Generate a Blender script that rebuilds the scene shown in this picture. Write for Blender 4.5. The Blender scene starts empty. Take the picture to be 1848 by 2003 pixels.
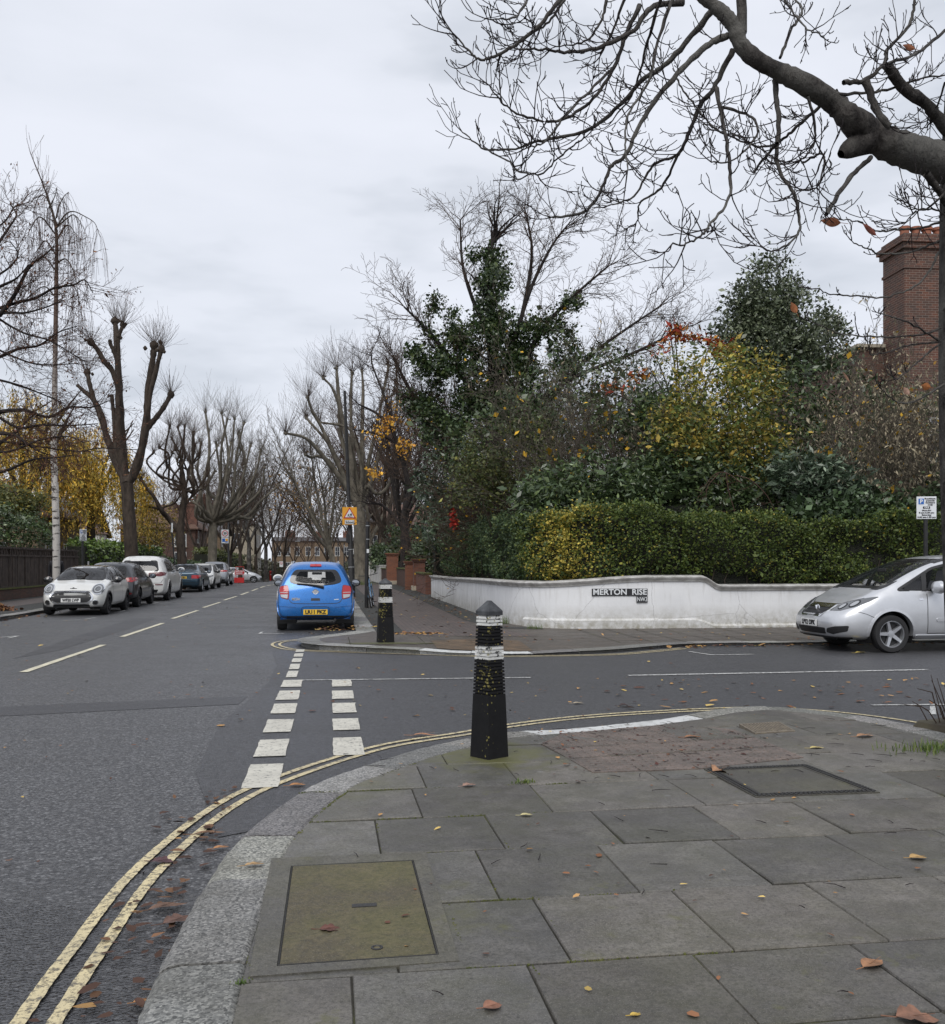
import bpy, bmesh, math, random
import numpy as np
from mathutils import Vector, Matrix
from mathutils.bvhtree import BVHTree
rad = math.radians
S = bpy.context.scene
COL = S.collection
# ---------------------------------------------------------------- camera, light, exposure
YAW = rad(8.6); CA, SA = math.cos(YAW), math.sin(YAW); EYE = 1.5; FPX = 1850.0
cam = bpy.data.cameras.new('camera'); co = bpy.data.objects.new('camera', cam); COL.objects.link(co)
co.location = (0, 0, EYE); co.rotation_euler = (rad(90), 0, -YAW)
cam.sensor_fit = 'HORIZONTAL'; cam.sensor_width = 36; cam.lens = 36*FPX/1848; cam.shift_y = 98.5/1848
cam.clip_end = 3000; cam.clip_start = .05
S.camera = co
S.view_settings.view_transform = 'Standard'; S.view_settings.look = 'None'; S.view_settings.gamma = 1
S.view_settings.use_curve_mapping = False; S.view_settings.exposure = 0.42
W = bpy.data.worlds.new('World'); S.world = W; W.use_nodes = True
SUN_EL, SUN_ROT = 50, 200           # degrees
def make_world():
    nt = W.node_tree; N = nt.nodes; L = nt.links; N.clear()
    out = N.new('ShaderNodeOutputWorld'); mix = N.new('ShaderNodeMixShader')
    b1 = N.new('ShaderNodeBackground'); b2 = N.new('ShaderNodeBackground')
    sky = N.new('ShaderNodeTexSky'); sky.sky_type = 'NISHITA'; sky.sun_disc = False
    sky.sun_elevation = rad(SUN_EL); sky.sun_rotation = rad(SUN_ROT)
    L.new(sky.outputs[0], b1.inputs[0]); b1.inputs[1].default_value = .09
    tc = N.new('ShaderNodeTexCoord'); mp = N.new('ShaderNodeMapping'); mp.inputs['Scale'].default_value = (1.3, 1.3, 4.2)
    mp.inputs['Location'].default_value = (.75, .3, .55)
    nz = N.new('ShaderNodeTexNoise'); nz.inputs['Scale'].default_value = 2.1; nz.inputs['Detail'].default_value = 5; nz.inputs['Roughness'].default_value = .5
    L.new(tc.outputs['Generated'], mp.inputs[0]); L.new(mp.outputs[0], nz.inputs[0])
    cr = N.new('ShaderNodeValToRGB'); e = cr.color_ramp.elements
    e[0].position = .34; e[0].color = (.49, .52, .575, 1); e[1].position = .60; e[1].color = (.66, .682, .745, 1)
    x = e.new(.46); x.color = (.62, .645, .705, 1)
    L.new(nz.outputs[0], cr.inputs[0]); L.new(cr.outputs[0], b2.inputs[0]); b2.inputs[1].default_value = 1.0
    mix.inputs[0].default_value = .93
    L.new(b1.outputs[0], mix.inputs[1]); L.new(b2.outputs[0], mix.inputs[2]); L.new(mix.outputs[0], out.inputs[0])
make_world()
sl = bpy.data.lights.new('sun', 'SUN'); so = bpy.data.objects.new('sun', sl); COL.objects.link(so)
sl.energy = 1.5; sl.angle = rad(35); sl.color = (1, .97, .93)
so.rotation_euler = (rad(90-SUN_EL), 0, rad(180-SUN_ROT))
so.location = (0, 0, 40)
# ---------------------------------------------------------------- helpers
R = random.Random(11); NR = np.random.default_rng(11)
def at(px, py, d):
    X = (px-924)/FPX*d
    return Vector((X*CA+d*SA, -X*SA+d*CA, EYE+(1100-py)/FPX*d))
def gr(px, py, z=0.0):
    return at(px, py, (EYE-z)*FPX/(py-1100))
def gz(s):
    t = max(0., min(s, 230.)-58)
    return -.0165*(math.sqrt(t*t+36)-6)
def sstep(x): x = max(0., min(1., x)); return x*x*(3-2*x)
def lerp(a, b, t): return a+(b-a)*t
def ipl(x, pts):
    if x <= pts[0][0]: return pts[0][1]
    for (a, b), (c, d) in zip(pts, pts[1:]):
        if x <= c: return b+(d-b)*(x-a)/(c-a)
    return pts[-1][1]
def nrm(v):
    l = math.sqrt(v[0]*v[0]+v[1]*v[1]+v[2]*v[2]) or 1e-9
    return (v[0]/l, v[1]/l, v[2]/l)
def smooth_path(P, n=6, closed=False):
    P = [np.array(p, float) for p in P]; out = []; m = len(P)
    for i in range(m if closed else m-1):
        p1, p2 = P[i], P[(i+1) % m]
        p0 = P[i-1] if (closed or i > 0) else 2*p1-p2
        p3 = P[(i+2) % m] if (closed or i+2 < m) else 2*p2-p1
        for k in range(n):
            t = k/n
            out.append(.5*((2*p1)+(-p0+p2)*t+(2*p0-5*p1+4*p2-p3)*t*t+(-p0+3*p1-3*p2+p3)*t**3))
    if not closed: out.append(P[-1])
    return [tuple(float(c) for c in q) for q in out]
def resample(P, step):
    P = np.array(P, float); seg = np.linalg.norm(np.diff(P, axis=0), axis=1); c = np.concatenate([[0], np.cumsum(seg)])
    n = max(2, int(round(c[-1]/step))+1); t = np.linspace(0, c[-1], n)
    return np.stack([np.interp(t, c, P[:, k]) for k in range(P.shape[1])], 1)
def tag(o, label, cat, group=None):
    o['label'] = label; o['category'] = cat
    if group: o['group'] = group
    return o
def thing(name, label, cat, loc=(0, 0, 0), rz=0.0, group=None):
    o = bpy.data.objects.new(name, None); COL.objects.link(o); o.empty_display_size = .2
    o.location = loc; o.rotation_euler = (0, 0, rz)
    return tag(o, label, cat, group)
def mkobj(name, me, mat, parent=None, smooth=False, kind=None):
    o = bpy.data.objects.new(name, me); COL.objects.link(o)
    if mat is not None:
        for m in (mat if isinstance(mat, (list, tuple)) else [mat]): me.materials.append(m)
    if smooth: me.polygons.foreach_set('use_smooth', [True]*len(me.polygons))
    if parent: o.parent = parent
    if kind: o['kind'] = kind
    return o
def np_mesh(name, V, F, col=None):
    me = bpy.data.meshes.new(name); V = np.asarray(V, np.float32); F = np.asarray(F, np.int32)
    k = F.shape[1]; n = len(F)
    me.vertices.add(len(V)); me.vertices.foreach_set('co', V.ravel())
    me.loops.add(n*k); me.loops.foreach_set('vertex_index', F.ravel())
    me.polygons.add(n); me.polygons.foreach_set('loop_start', np.arange(n, dtype=np.int32)*k)
    me.polygons.foreach_set('loop_total', np.full(n, k, np.int32))
    me.update(calc_edges=True); me.validate()
    if col is not None:
        a = me.color_attributes.new('Col', 'FLOAT_COLOR', 'POINT')
        c = np.ones((len(V), 4), np.float32); c[:, :3] = col; a.data.foreach_set('color', c.ravel())
    return me
class MB:
    def __init__(s): s.v = []; s.f = []; s.m = []; s.c = []
    def add(s, V, F, mi=0, col=(1, 1, 1)):
        b = len(s.v); s.v += [tuple(p) for p in V]; s.f += [tuple(i+b for i in f) for f in F]; s.m += [mi]*len(F); s.c += [col]*len(V); return s
    def box(s, c, sz, rz=0, mi=0, col=(1, 1, 1), M=None):
        x, y, z = sz[0]/2, sz[1]/2, sz[2]/2; V = [Vector((a*x, b*y, d*z)) for d in (-1, 1) for b in (-1, 1) for a in (-1, 1)]
        if M is not None: V = [M @ v for v in V]
        elif rz: V = [Matrix.Rotation(rz, 3, 'Z') @ v for v in V]
        V = [v+Vector(c) for v in V]
        return s.add(V, [(0, 2, 3, 1), (4, 5, 7, 6), (0, 1, 5, 4), (2, 6, 7, 3), (0, 4, 6, 2), (1, 3, 7, 5)], mi, col)
    def tube(s, pts, r, n=8, caps=True, mi=0):
        pts = [Vector(p) for p in pts]; rr = r if isinstance(r, (list, tuple)) else [r]*len(pts); V = []; F = []
        ref = None
        for i, p in enumerate(pts):
            t = (pts[min(i+1, len(pts)-1)]-pts[max(i-1, 0)]).normalized()
            if ref is None: ref = t.orthogonal().normalized()
            ref = (ref-t*ref.dot(t)).normalized(); b = t.cross(ref)
            V += [p+(ref*math.cos(2*math.pi*k/n)+b*math.sin(2*math.pi*k/n))*rr[i] for k in range(n)]
        for i in range(len(pts)-1):
            for k in range(n): F.append((i*n+k, i*n+(k+1) % n, (i+1)*n+(k+1) % n, (i+1)*n+k))
        if caps: F.append(tuple(reversed(range(n)))); F.append(tuple((len(pts)-1)*n+k for k in range(n)))
        return s.add(V, F, mi)
    def lathe(s, prof, n=16, c=(0, 0, 0), axis='z', mi=0, cap=True):
        V = []; F = []
        for (r, z) in prof:
            for k in range(n):
                a = 2*math.pi*k/n; x, y = r*math.cos(a), r*math.sin(a)
                p = (x, y, z) if axis == 'z' else (x, z, y) if axis == 'y' else (z, x, y)
                V.append((p[0]+c[0], p[1]+c[1], p[2]+c[2]))
        for i in range(len(prof)-1):
            for k in range(n): F.append((i*n+k, i*n+(k+1) % n, (i+1)*n+(k+1) % n, (i+1)*n+k))
        if cap and prof[0][0] > 1e-5: F.append(tuple(reversed(range(n))))
        if cap and prof[-1][0] > 1e-5: F.append(tuple((len(prof)-1)*n+k for k in range(n)))
        return s.add(V, F, mi)
    def prism(s, poly, z0, z1, mi=0, f=None):
        n = len(poly); V = [(p[0], p[1], z0) for p in poly]+[(p[0], p[1], z1) for p in poly]
        if f: V = [f(*p) for p in V]
        F = [tuple(reversed(range(n))), tuple(range(n, 2*n))]+[(i, (i+1) % n, n+(i+1) % n, n+i) for i in range(n)]
        return s.add(V, F, mi)
    def build(s, name, mat, parent=None, smooth=False, world=False, kind=None, bevel=0, fix=True, colors=False):
        V = s.v
        if world and parent is not None: l = parent.location; V = [(p[0]-l[0], p[1]-l[1], p[2]-l[2]) for p in V]
        me = bpy.data.meshes.new(name); me.from_pydata(V, [], s.f)
        if len(set(s.m)) > 1: me.polygons.foreach_set('material_index', s.m)
        if colors:
            a = me.color_attributes.new('Col', 'FLOAT_COLOR', 'POINT'); a.data.foreach_set('color', [x for c in s.c for x in (*c, 1)])
        if fix or bevel:
            bm = bmesh.new(); bm.from_mesh(me)
            if fix: bmesh.ops.recalc_face_normals(bm, faces=bm.faces)
            if bevel: bmesh.ops.bevel(bm, geom=[e for e in bm.edges if len(e.link_faces) == 2 and e.calc_face_angle(0) > .5], offset=bevel, segments=2, affect='EDGES', profile=.6)
            bm.to_mesh(me); bm.free()
        o = mkobj(name, me, mat, parent, smooth, kind)
        if smooth and hasattr(me, 'set_sharp_from_angle'): me.set_sharp_from_angle(angle=rad(38))
        return o
_tx = {}
def text_geo(s, size, bold=0.0, space=1.0, ext=.004):
    """flat lettering as mesh data in local XY (x right, y up), centred"""
    key = (s, size, bold, space)
    if key not in _tx:
        c = bpy.data.curves.new('lettering', 'FONT'); c.body = s; c.size = size; c.align_x = 'CENTER'; c.align_y = 'CENTER'
        c.offset = bold; c.space_character = space; c.resolution_u = 3; c.extrude = ext
        o = bpy.data.objects.new('lettering', c); COL.objects.link(o)
        dg = bpy.context.evaluated_depsgraph_get(); me = bpy.data.meshes.new_from_object(o.evaluated_get(dg))
        V = [tuple(v.co) for v in me.vertices]; F = [tuple(p.vertices) for p in me.polygons]
        bpy.data.objects.remove(o); bpy.data.meshes.remove(me); bpy.data.curves.remove(c)
        _tx[key] = (V, F)
    return _tx[key]
def add_text(mb, s, size, M, bold=0.0, mi=0, width=None, space=1.0):
    V, F = text_geo(s, size, bold, space); k = 1.0
    if width:
        xs = [v[0] for v in V]; k = width/(max(xs)-min(xs))
    mb.add([M @ Vector((v[0]*k, v[1], v[2])) for v in V], F, mi); return mb
# ---------------------------------------------------------------- materials
def newmat(name):
    m = bpy.data.materials.new(name); m.use_nodes = True; nt = m.node_tree; return m, nt, nt.nodes, nt.links, nt.nodes['Principled BSDF']
def rgb(c): return (c[0], c[1], c[2], 1) if len(c) == 3 else c
def mixc(N, L, fac, a, b, mode='MIX'):
    n = N.new('ShaderNodeMix'); n.data_type = 'RGBA'; n.blend_type = mode
    for i, v in ((0, fac), (6, a), (7, b)):
        if hasattr(v, 'is_output'): L.new(v, n.inputs[i])
        else: n.inputs[i].default_value = v if i == 0 else rgb(v)
    return n.outputs[2]
def noise(N, L, vec, scale, detail=4, rough=.55, out=0):
    n = N.new('ShaderNodeTexNoise'); n.inputs['Scale'].default_value = scale; n.inputs['Detail'].default_value = detail; n.inputs['Roughness'].default_value = rough
    L.new(vec, n.inputs[0]); return n.outputs[out]
def ramp(N, L, f, stops):
    n = N.new('ShaderNodeValToRGB'); e = n.color_ramp.elements
    while len(e) < len(stops): e.new(.5)
    for q, (p, c) in zip(e, stops): q.position = p; q.color = rgb(c) if not isinstance(c, (int, float)) else (c, c, c, 1)
    L.new(f, n.inputs[0]); return n.outputs[0]
def bumpn(N, L, h, strength, dist, b):
    n = N.new('ShaderNodeBump'); n.inputs['Strength'].default_value = strength; n.inputs['Distance'].default_value = dist
    L.new(h, n.inputs['Height']); L.new(n.outputs[0], b.inputs['Normal']); return n
def objco(N): return N.new('ShaderNodeTexCoord').outputs['Object']
def M(name, col, rough=.6, metal=0.0, col2=None, vs=4, bump=0, bs=60, bd=.01, coat=0, attr=False, spec=.5, trans=0, r2=(.38, .66)):
    m, nt, N, L, b = newmat(name); b.inputs['Roughness'].default_value = rough; b.inputs['Metallic'].default_value = metal
    b.inputs['Specular IOR Level'].default_value = spec; b.inputs['Coat Weight'].default_value = coat; b.inputs['Coat Roughness'].default_value = .04
    src = rgb(col)
    if col2 is not None or bump: oc = objco(N)
    if col2 is not None:
        f = ramp(N, L, noise(N, L, oc, vs), [(r2[0], 0), (r2[1], 1)]); src = mixc(N, L, f, col, col2)
    if attr:
        a = N.new('ShaderNodeAttribute'); a.attribute_name = 'Col'
        src = mixc(N, L, 1.0, src, a.outputs[0], 'MULTIPLY')
    if hasattr(src, 'is_output'): L.new(src, b.inputs['Base Color'])
    else: b.inputs['Base Color'].default_value = src
    if bump: bumpn(N, L, noise(N, L, oc, bs, 3), bump, bd, b)
    if trans:
        t = N.new('ShaderNodeBsdfTranslucent'); mx = N.new('ShaderNodeMixShader'); mx.inputs[0].default_value = trans
        L.new(src, t.inputs[0]) if hasattr(src, 'is_output') else None
        L.new(b.outputs[0], mx.inputs[1]); L.new(t.outputs[0], mx.inputs[2]); L.new(mx.outputs[0], N['Material Output'].inputs[0])
    return m
def mat_asphalt(name, c1, c2, sc, bstr, rough, wet=.5, fleck=(.16, .17, .19)):
    m, nt, N, L, b = newmat(name); oc = objco(N)
    big = noise(N, L, oc, .55, 5, .6); mid = noise(N, L, oc, 7, 4, .6)
    v = N.new('ShaderNodeTexVoronoi'); v.inputs['Scale'].default_value = sc; L.new(oc, v.inputs[0])
    g = N.new('ShaderNodeSeparateColor'); L.new(v.outputs['Color'], g.inputs[0])
    base = mixc(N, L, ramp(N, L, big, [(.35, 0), (.65, 1)]), c1, c2)
    base = mixc(N, L, ramp(N, L, mid, [(.3, .35), (.7, 0)]), base, (.025, .026, .03))
    base = mixc(N, L, ramp(N, L, g.outputs[0], [(.7, 0), (.95, .75)]), base, fleck)
    base = mixc(N, L, ramp(N, L, v.outputs['Distance'], [(.35, 0), (.75, .8)]), base, (.012, .012, .014))
    sp2 = noise(N, L, oc, 26, 3, .7); base = mixc(N, L, ramp(N, L, sp2, [(.5, 0), (.62, .3)]), base, fleck); base = mixc(N, L, ramp(N, L, sp2, [(.36, .45), (.48, 0)]), base, (.02, .02, .022))  # pale speckle paints wet glints into the asphalt colour
    st = N.new('ShaderNodeMapping'); st.inputs['Scale'].default_value = (.5, 3.0, 1); L.new(oc, st.inputs[0]); base = mixc(N, L, ramp(N, L, noise(N, L, st.outputs[0], 1.2, 5, .7), [(.52, 0), (.7, .35)]), base, (.035, .033, .032))
    rg = ramp(N, L, big, [(.4, rough-wet*.3), (.62, rough)])
    if wet > .4:   # damp patch in the gutter by the near kerb
        d = N.new('ShaderNodeVectorMath'); d.operation = 'DISTANCE'; L.new(oc, d.inputs[0]); d.inputs[1].default_value = (-1.5, 3.2, 0)
        mr = N.new('ShaderNodeMapRange'); L.new(d.outputs['Value'], mr.inputs[0]); mr.inputs[1].default_value = .3; mr.inputs[2].default_value = 2.6; mr.inputs[3].default_value = .4; mr.inputs[4].default_value = 0
        ad = N.new('ShaderNodeMath'); L.new(mr.outputs[0], ad.inputs[0]); L.new(noise(N, L, oc, 1.6, 6, .7), ad.inputs[1]); k = ramp(N, L, ad.outputs[0], [(.62, 0), (.78, 1)])
        dk = mixc(N, L, .55, base, (.018, .018, .02)); base = mixc(N, L, k, base, dk); rg = mixc(N, L, k, rg, (.22, .22, .22))
    L.new(base, b.inputs['Base Color']); L.new(rg, b.inputs['Roughness'])
    h = N.new('ShaderNodeMath'); h.operation = 'MULTIPLY_ADD'; h.inputs[1].default_value = -1; L.new(v.outputs['Distance'], h.inputs[0]); L.new(g.outputs[1], h.inputs[2])
    bumpn(N, L, h.outputs[0], bstr, .006, b); return m
def mat_brick(name, c1, c2, mortar, bw=.225, bh=.075, floor=False, stain=.3, rough=.8):
    m, nt, N, L, b = newmat(name); oc = objco(N); sx = N.new('ShaderNodeSeparateXYZ'); L.new(oc, sx.inputs[0]); cx = N.new('ShaderNodeCombineXYZ')
    if floor: L.new(sx.outputs[0], cx.inputs[1]); L.new(sx.outputs[1], cx.inputs[0])
    else:
        a = N.new('ShaderNodeMath'); L.new(sx.outputs[0], a.inputs[0]); L.new(sx.outputs[1], a.inputs[1]); L.new(a.outputs[0], cx.inputs[0]); L.new(sx.outputs[2], cx.inputs[1])
    t = N.new('ShaderNodeTexBrick'); t.inputs['Scale'].default_value = 1; t.inputs['Brick Width'].default_value = bw; t.inputs['Row Height'].default_value = bh
    t.inputs['Mortar Size'].default_value = .006; t.inputs['Mortar Smooth'].default_value = .2; t.inputs['Bias'].default_value = 0
    t.inputs['Color1'].default_value = rgb(c1); t.inputs['Color2'].default_value = rgb(c2); t.inputs['Mortar'].default_value = rgb(mortar); L.new(cx.outputs[0], t.inputs[0])
    f = ramp(N, L, noise(N, L, oc, 1.3, 5), [(.4, 0), (.7, stain)]); L.new(mixc(N, L, f, t.outputs[0], (.05, .045, .04)), b.inputs['Base Color'])
    b.inputs['Roughness'].default_value = rough
    i = N.new('ShaderNodeMath'); i.operation = 'SUBTRACT'; i.inputs[0].default_value = 1; L.new(t.outputs['Fac'], i.inputs[1]); bumpn(N, L, i.outputs[0], .5, .01, b)
    return m
def mat_slab(name, tint=(1, 1, 1), moss=0.0, rough=.55, spots=False):
    m, nt, N, L, b = newmat(name); oc = objco(N); a = N.new('ShaderNodeAttribute'); a.attribute_name = 'Col'
    f = noise(N, L, oc, 2.1, 8, .72); g = noise(N, L, oc, 60, 4, .7); h = noise(N, L, oc, 190, 2, .6)
    c = mixc(N, L, ramp(N, L, f, [(.3, 0), (.7, 1)]), (.062*tint[0], .060*tint[1], .057*tint[2]), (.165*tint[0], .157*tint[1], .145*tint[2]))
    c = mixc(N, L, ramp(N, L, noise(N, L, oc, 5, 5, .7), [(.42, 0), (.72, .7)]), c, (.055, .05, .04))
    c = mixc(N, L, ramp(N, L, noise(N, L, oc, 13, 6, .75), [(.47, 0), (.66, .6)]), c, (.06*tint[0], .056*tint[1], .042*tint[2])); c = mixc(N, L, ramp(N, L, noise(N, L, oc, 3.3, 7, .75), [(.52, 0), (.66, .45)]), c, (.19*tint[0], .18*tint[1], .165*tint[2]))
    c = mixc(N, L, ramp(N, L, g, [(.34, .75), (.56, 0)]), c, (.04, .038, .035))
    c = mixc(N, L, ramp(N, L, h, [(.57, 0), (.70, .65)]), c, (.22, .21, .195))
    c = mixc(N, L, 1.0, c, a.outputs[0], 'MULTIPLY')
    if moss:
        k = ramp(N, L, noise(N, L, oc, 2.3, 5, .7), [(.42, 0), (.62, moss)]); c = mixc(N, L, k, c, (.075, .082, .02))
    if spots:      # mossy stain round the bollard foot and the manhole, chewing gum spots
        for (cx, cy, rr_, am) in ((1.18, 6.75, .75, .85), (.05, 3.9, .8, .55), (.0, 6.2, .9, .35)):
            d = N.new('ShaderNodeVectorMath'); d.operation = 'DISTANCE'; L.new(oc, d.inputs[0]); d.inputs[1].default_value = (cx, cy, .1)
            mr = N.new('ShaderNodeMapRange'); L.new(d.outputs['Value'], mr.inputs[0]); mr.inputs[1].default_value = .1; mr.inputs[2].default_value = rr_; mr.inputs[3].default_value = .42; mr.inputs[4].default_value = 0
            ad0 = N.new('ShaderNodeMath'); L.new(mr.outputs[0], ad0.inputs[0]); L.new(noise(N, L, oc, 4, 6, .7), ad0.inputs[1])
            c = mixc(N, L, ramp(N, L, ad0.outputs[0], [(.62, 0), (.86, am)]), c, (.095, .095, .03))
        v = N.new('ShaderNodeTexVoronoi'); v.inputs['Scale'].default_value = 2.6; L.new(oc, v.inputs[0])
        c = mixc(N, L, ramp(N, L, v.outputs['Distance'], [(.045, .55), (.06, 0)]), c, (.17, .17, .165))
        v = N.new('ShaderNodeTexVoronoi'); v.inputs['Scale'].default_value = 9; L.new(oc, v.inputs[0])
        c = mixc(N, L, ramp(N, L, v.outputs['Distance'], [(.05, .7), (.07, 0)]), c, (.03, .028, .025))
    L.new(c, b.inputs['Base Color']); L.new(ramp(N, L, f, [(.35, rough-.12), (.65, rough+.1)]), b.inputs['Roughness'])
    ad = N.new('ShaderNodeMath'); ad.operation = 'MULTIPLY_ADD'; ad.inputs[1].default_value = .5; L.new(h, ad.inputs[0]); L.new(g, ad.inputs[2]); bumpn(N, L, ad.outputs[0], .35, .004, b)
    return m
def mat_granite(name):
    m, nt, N, L, b = newmat(name); oc = objco(N); a = N.new('ShaderNodeAttribute'); a.attribute_name = 'Col'
    v = N.new('ShaderNodeTexVoronoi'); v.inputs['Scale'].default_value = 110; L.new(oc, v.inputs[0]); g = N.new('ShaderNodeSeparateColor'); L.new(v.outputs['Color'], g.inputs[0])
    c = ramp(N, L, g.outputs[0], [(0, (.06, .06, .06)), (.35, (.17, .17, .165)), (.75, (.27, .265, .255)), (1, (.40, .39, .37))])
    c = mixc(N, L, ramp(N, L, noise(N, L, oc, 3, 5, .7), [(.4, 0), (.7, .55)]), c, (.085, .08, .065))
    c = mixc(N, L, 1.0, c, a.outputs[0], 'MULTIPLY'); L.new(c, b.inputs['Base Color']); b.inputs['Roughness'].default_value = .6
    bumpn(N, L, noise(N, L, oc, 70, 4, .7), .55, .008, b); return m
def mat_wallpaint(name):
    m, nt, N, L, b = newmat(name); oc = objco(N); sx = N.new('ShaderNodeSeparateXYZ'); L.new(oc, sx.inputs[0])
    mp = N.new('ShaderNodeMapping'); mp.inputs['Scale'].default_value = (9, 9, .9); L.new(oc, mp.inputs[0])
    drip = noise(N, L, mp.outputs[0], 1.2, 5, .65)
    c = mixc(N, L, ramp(N, L, noise(N, L, oc, 1.1, 4), [(.35, 0), (.65, 1)]), (.75, .755, .76), (.68, .685, .69))
    mr = N.new('ShaderNodeMapRange'); L.new(sx.outputs[2], mr.inputs[0]); mr.inputs[1].default_value = .60; mr.inputs[2].default_value = .04; mr.inputs[3].default_value = 0; mr.inputs[4].default_value = 1
    t = N.new('ShaderNodeMath'); t.operation = 'MULTIPLY'; L.new(mr.outputs[0], t.inputs[0]); L.new(ramp(N, L, noise(N, L, oc, 6, 6, .75), [(.28, 0), (.62, 1)]), t.inputs[1])
    c = mixc(N, L, t.outputs[0], c, (.25, .23, .17))
    mr2 = N.new('ShaderNodeMapRange'); L.new(sx.outputs[2], mr2.inputs[0]); mr2.inputs[1].default_value = .45; mr2.inputs[2].default_value = 1.0; mr2.inputs[3].default_value = .15; mr2.inputs[4].default_value = 1
    t2 = N.new('ShaderNodeMath'); t2.operation = 'MULTIPLY'; L.new(mr2.outputs[0], t2.inputs[0]); L.new(ramp(N, L, drip, [(.52, 0), (.74, .5)]), t2.inputs[1])
    c = mixc(N, L, t2.outputs[0], c, (.33, .31, .27))
    # more grime where the wall runs along the main road
    mr3 = N.new('ShaderNodeMapRange'); L.new(sx.outputs[1], mr3.inputs[0]); mr3.inputs[1].default_value = 2; mr3.inputs[2].default_value = 6; mr3.inputs[3].default_value = 0; mr3.inputs[4].default_value = 1
    t3 = N.new('ShaderNodeMath'); t3.operation = 'MULTIPLY'; L.new(mr3.outputs[0], t3.inputs[0]); L.new(ramp(N, L, drip, [(.43, 0), (.7, .5)]), t3.inputs[1])
    c = mixc(N, L, t3.outputs[0], c, (.24, .23, .21))
    v = N.new('ShaderNodeTexVoronoi'); v.feature = 'DISTANCE_TO_EDGE'; v.inputs['Scale'].default_value = .8; dn = mixc(N, L, .12, oc, noise(N, L, oc, 3, 5, .7, 1)); L.new(dn, v.inputs[0]); c = mixc(N, L, ramp(N, L, v.outputs['Distance'], [(.0, .5), (.006, 0)]), c, (.2, .19, .18))
    L.new(c, b.inputs['Base Color']); b.inputs['Roughness'].default_value = .7
    bumpn(N, L, noise(N, L, oc, 14, 5, .6), .25, .012, b); return m
def mat_bark(name, c1, c2, c3=None, sc=6, zs=.35, bump=.8):
    m, nt, N, L, b = newmat(name); oc = objco(N); mp = N.new('ShaderNodeMapping'); mp.inputs['Scale'].default_value = (1, 1, zs); L.new(oc, mp.inputs[0])
    f = noise(N, L, mp.outputs[0], sc, 6, .65); c = mixc(N, L, ramp(N, L, f, [(.36, 0), (.64, 1)]), c1, c2)
    if c3: c = mixc(N, L, ramp(N, L, noise(N, L, oc, 1.7, 4), [(.5, 0), (.62, 1)]), c, c3)
    L.new(c, b.inputs['Base Color']); b.inputs['Roughness'].default_value = .85; b.inputs['Specular IOR Level'].default_value = .2
    bumpn(N, L, f, bump, .04, b); return m
def mat_birch(name):
    m, nt, N, L, b = newmat(name); oc = objco(N); mp = N.new('ShaderNodeMapping'); mp.inputs['Scale'].default_value = (2.5, 2.5, 9); L.new(oc, mp.inputs[0])
    f = noise(N, L, mp.outputs[0], 1.1, 4, .6); sx = N.new('ShaderNodeSeparateXYZ'); L.new(oc, sx.inputs[0])
    c = mixc(N, L, ramp(N, L, f, [(.55, 0), (.63, 1)]), (.52, .49, .45), (.04, .035, .03))
    mr = N.new('ShaderNodeMapRange'); L.new(sx.outputs[2], mr.inputs[0]); mr.inputs[1].default_value = 5.5; mr.inputs[2].default_value = 9.5
    c = mixc(N, L, mr.outputs[0], c, (.09, .055, .04)); L.new(c, b.inputs['Base Color']); b.inputs['Roughness'].default_value = .7; return m
def mat_glass(name, tint=(.02, .022, .025), clear=.35, rough=.02):
    m, nt, N, L, b = newmat(name); N.remove(b)
    t = N.new('ShaderNodeBsdfTransparent'); t.inputs[0].default_value = rgb((.55+.4*clear,)*3)
    d = N.new('ShaderNodeBsdfPrincipled'); d.inputs['Base Color'].default_value = rgb(tint); d.inputs['Roughness'].default_value = rough; d.inputs['Specular IOR Level'].default_value = .8
    mx = N.new('ShaderNodeMixShader'); lw = N.new('ShaderNodeLayerWeight'); fr = N.new('ShaderNodeMath'); fr.operation = 'POWER'; fr.inputs[1].default_value = 4; L.new(lw.outputs['Facing'], fr.inputs[0])
    mr = N.new('ShaderNodeMapRange'); L.new(fr.outputs[0], mr.inputs[0]); mr.inputs[1].default_value = 0; mr.inputs[2].default_value = 1; mr.inputs[3].default_value = 1-clear; mr.inputs[4].default_value = 1
    L.new(mr.outputs[0], mx.inputs[0]); L.new(t.outputs[0], mx.inputs[1]); L.new(d.outputs[0], mx.inputs[2]); L.new(mx.outputs[0], N['Material Output'].inputs[0]); return m
def mat_paint(name, col, metal=.55, rough=.32, dirt=.12):
    m, nt, N, L, b = newmat(name); oc = objco(N); f = ramp(N, L, noise(N, L, oc, 4, 6, .7), [(.45, 0), (.75, dirt)])
    L.new(mixc(N, L, f, col, (.12, .115, .105)), b.inputs['Base Color']); b.inputs['Metallic'].default_value = metal
    L.new(ramp(N, L, noise(N, L, oc, 9, 5, .7), [(.4, rough), (.7, rough+.1)]), b.inputs['Roughness'])
    b.inputs['Coat Weight'].default_value = .8; b.inputs['Coat Roughness'].default_value = .06; return m
def mat_worn(name, col, under, amount=.5, sc=18):
    """road paint worn through to the surface below"""
    m, nt, N, L, b = newmat(name); oc = objco(N)
    f = ramp(N, L, noise(N, L, oc, sc, 6, .75), [(.60-.27*amount, 0), (.68-.24*amount, 1)])
    c = mixc(N, L, f, under, col); c = mixc(N, L, ramp(N, L, noise(N, L, oc, 3, 4), [(.4, .0), (.7, .3)]), c, (.2, .19, .17))
    L.new(c, b.inputs['Base Color']); b.inputs['Roughness'].default_value = .6; bumpn(N, L, f, .5, .004, b); return m
MT = {}
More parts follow.
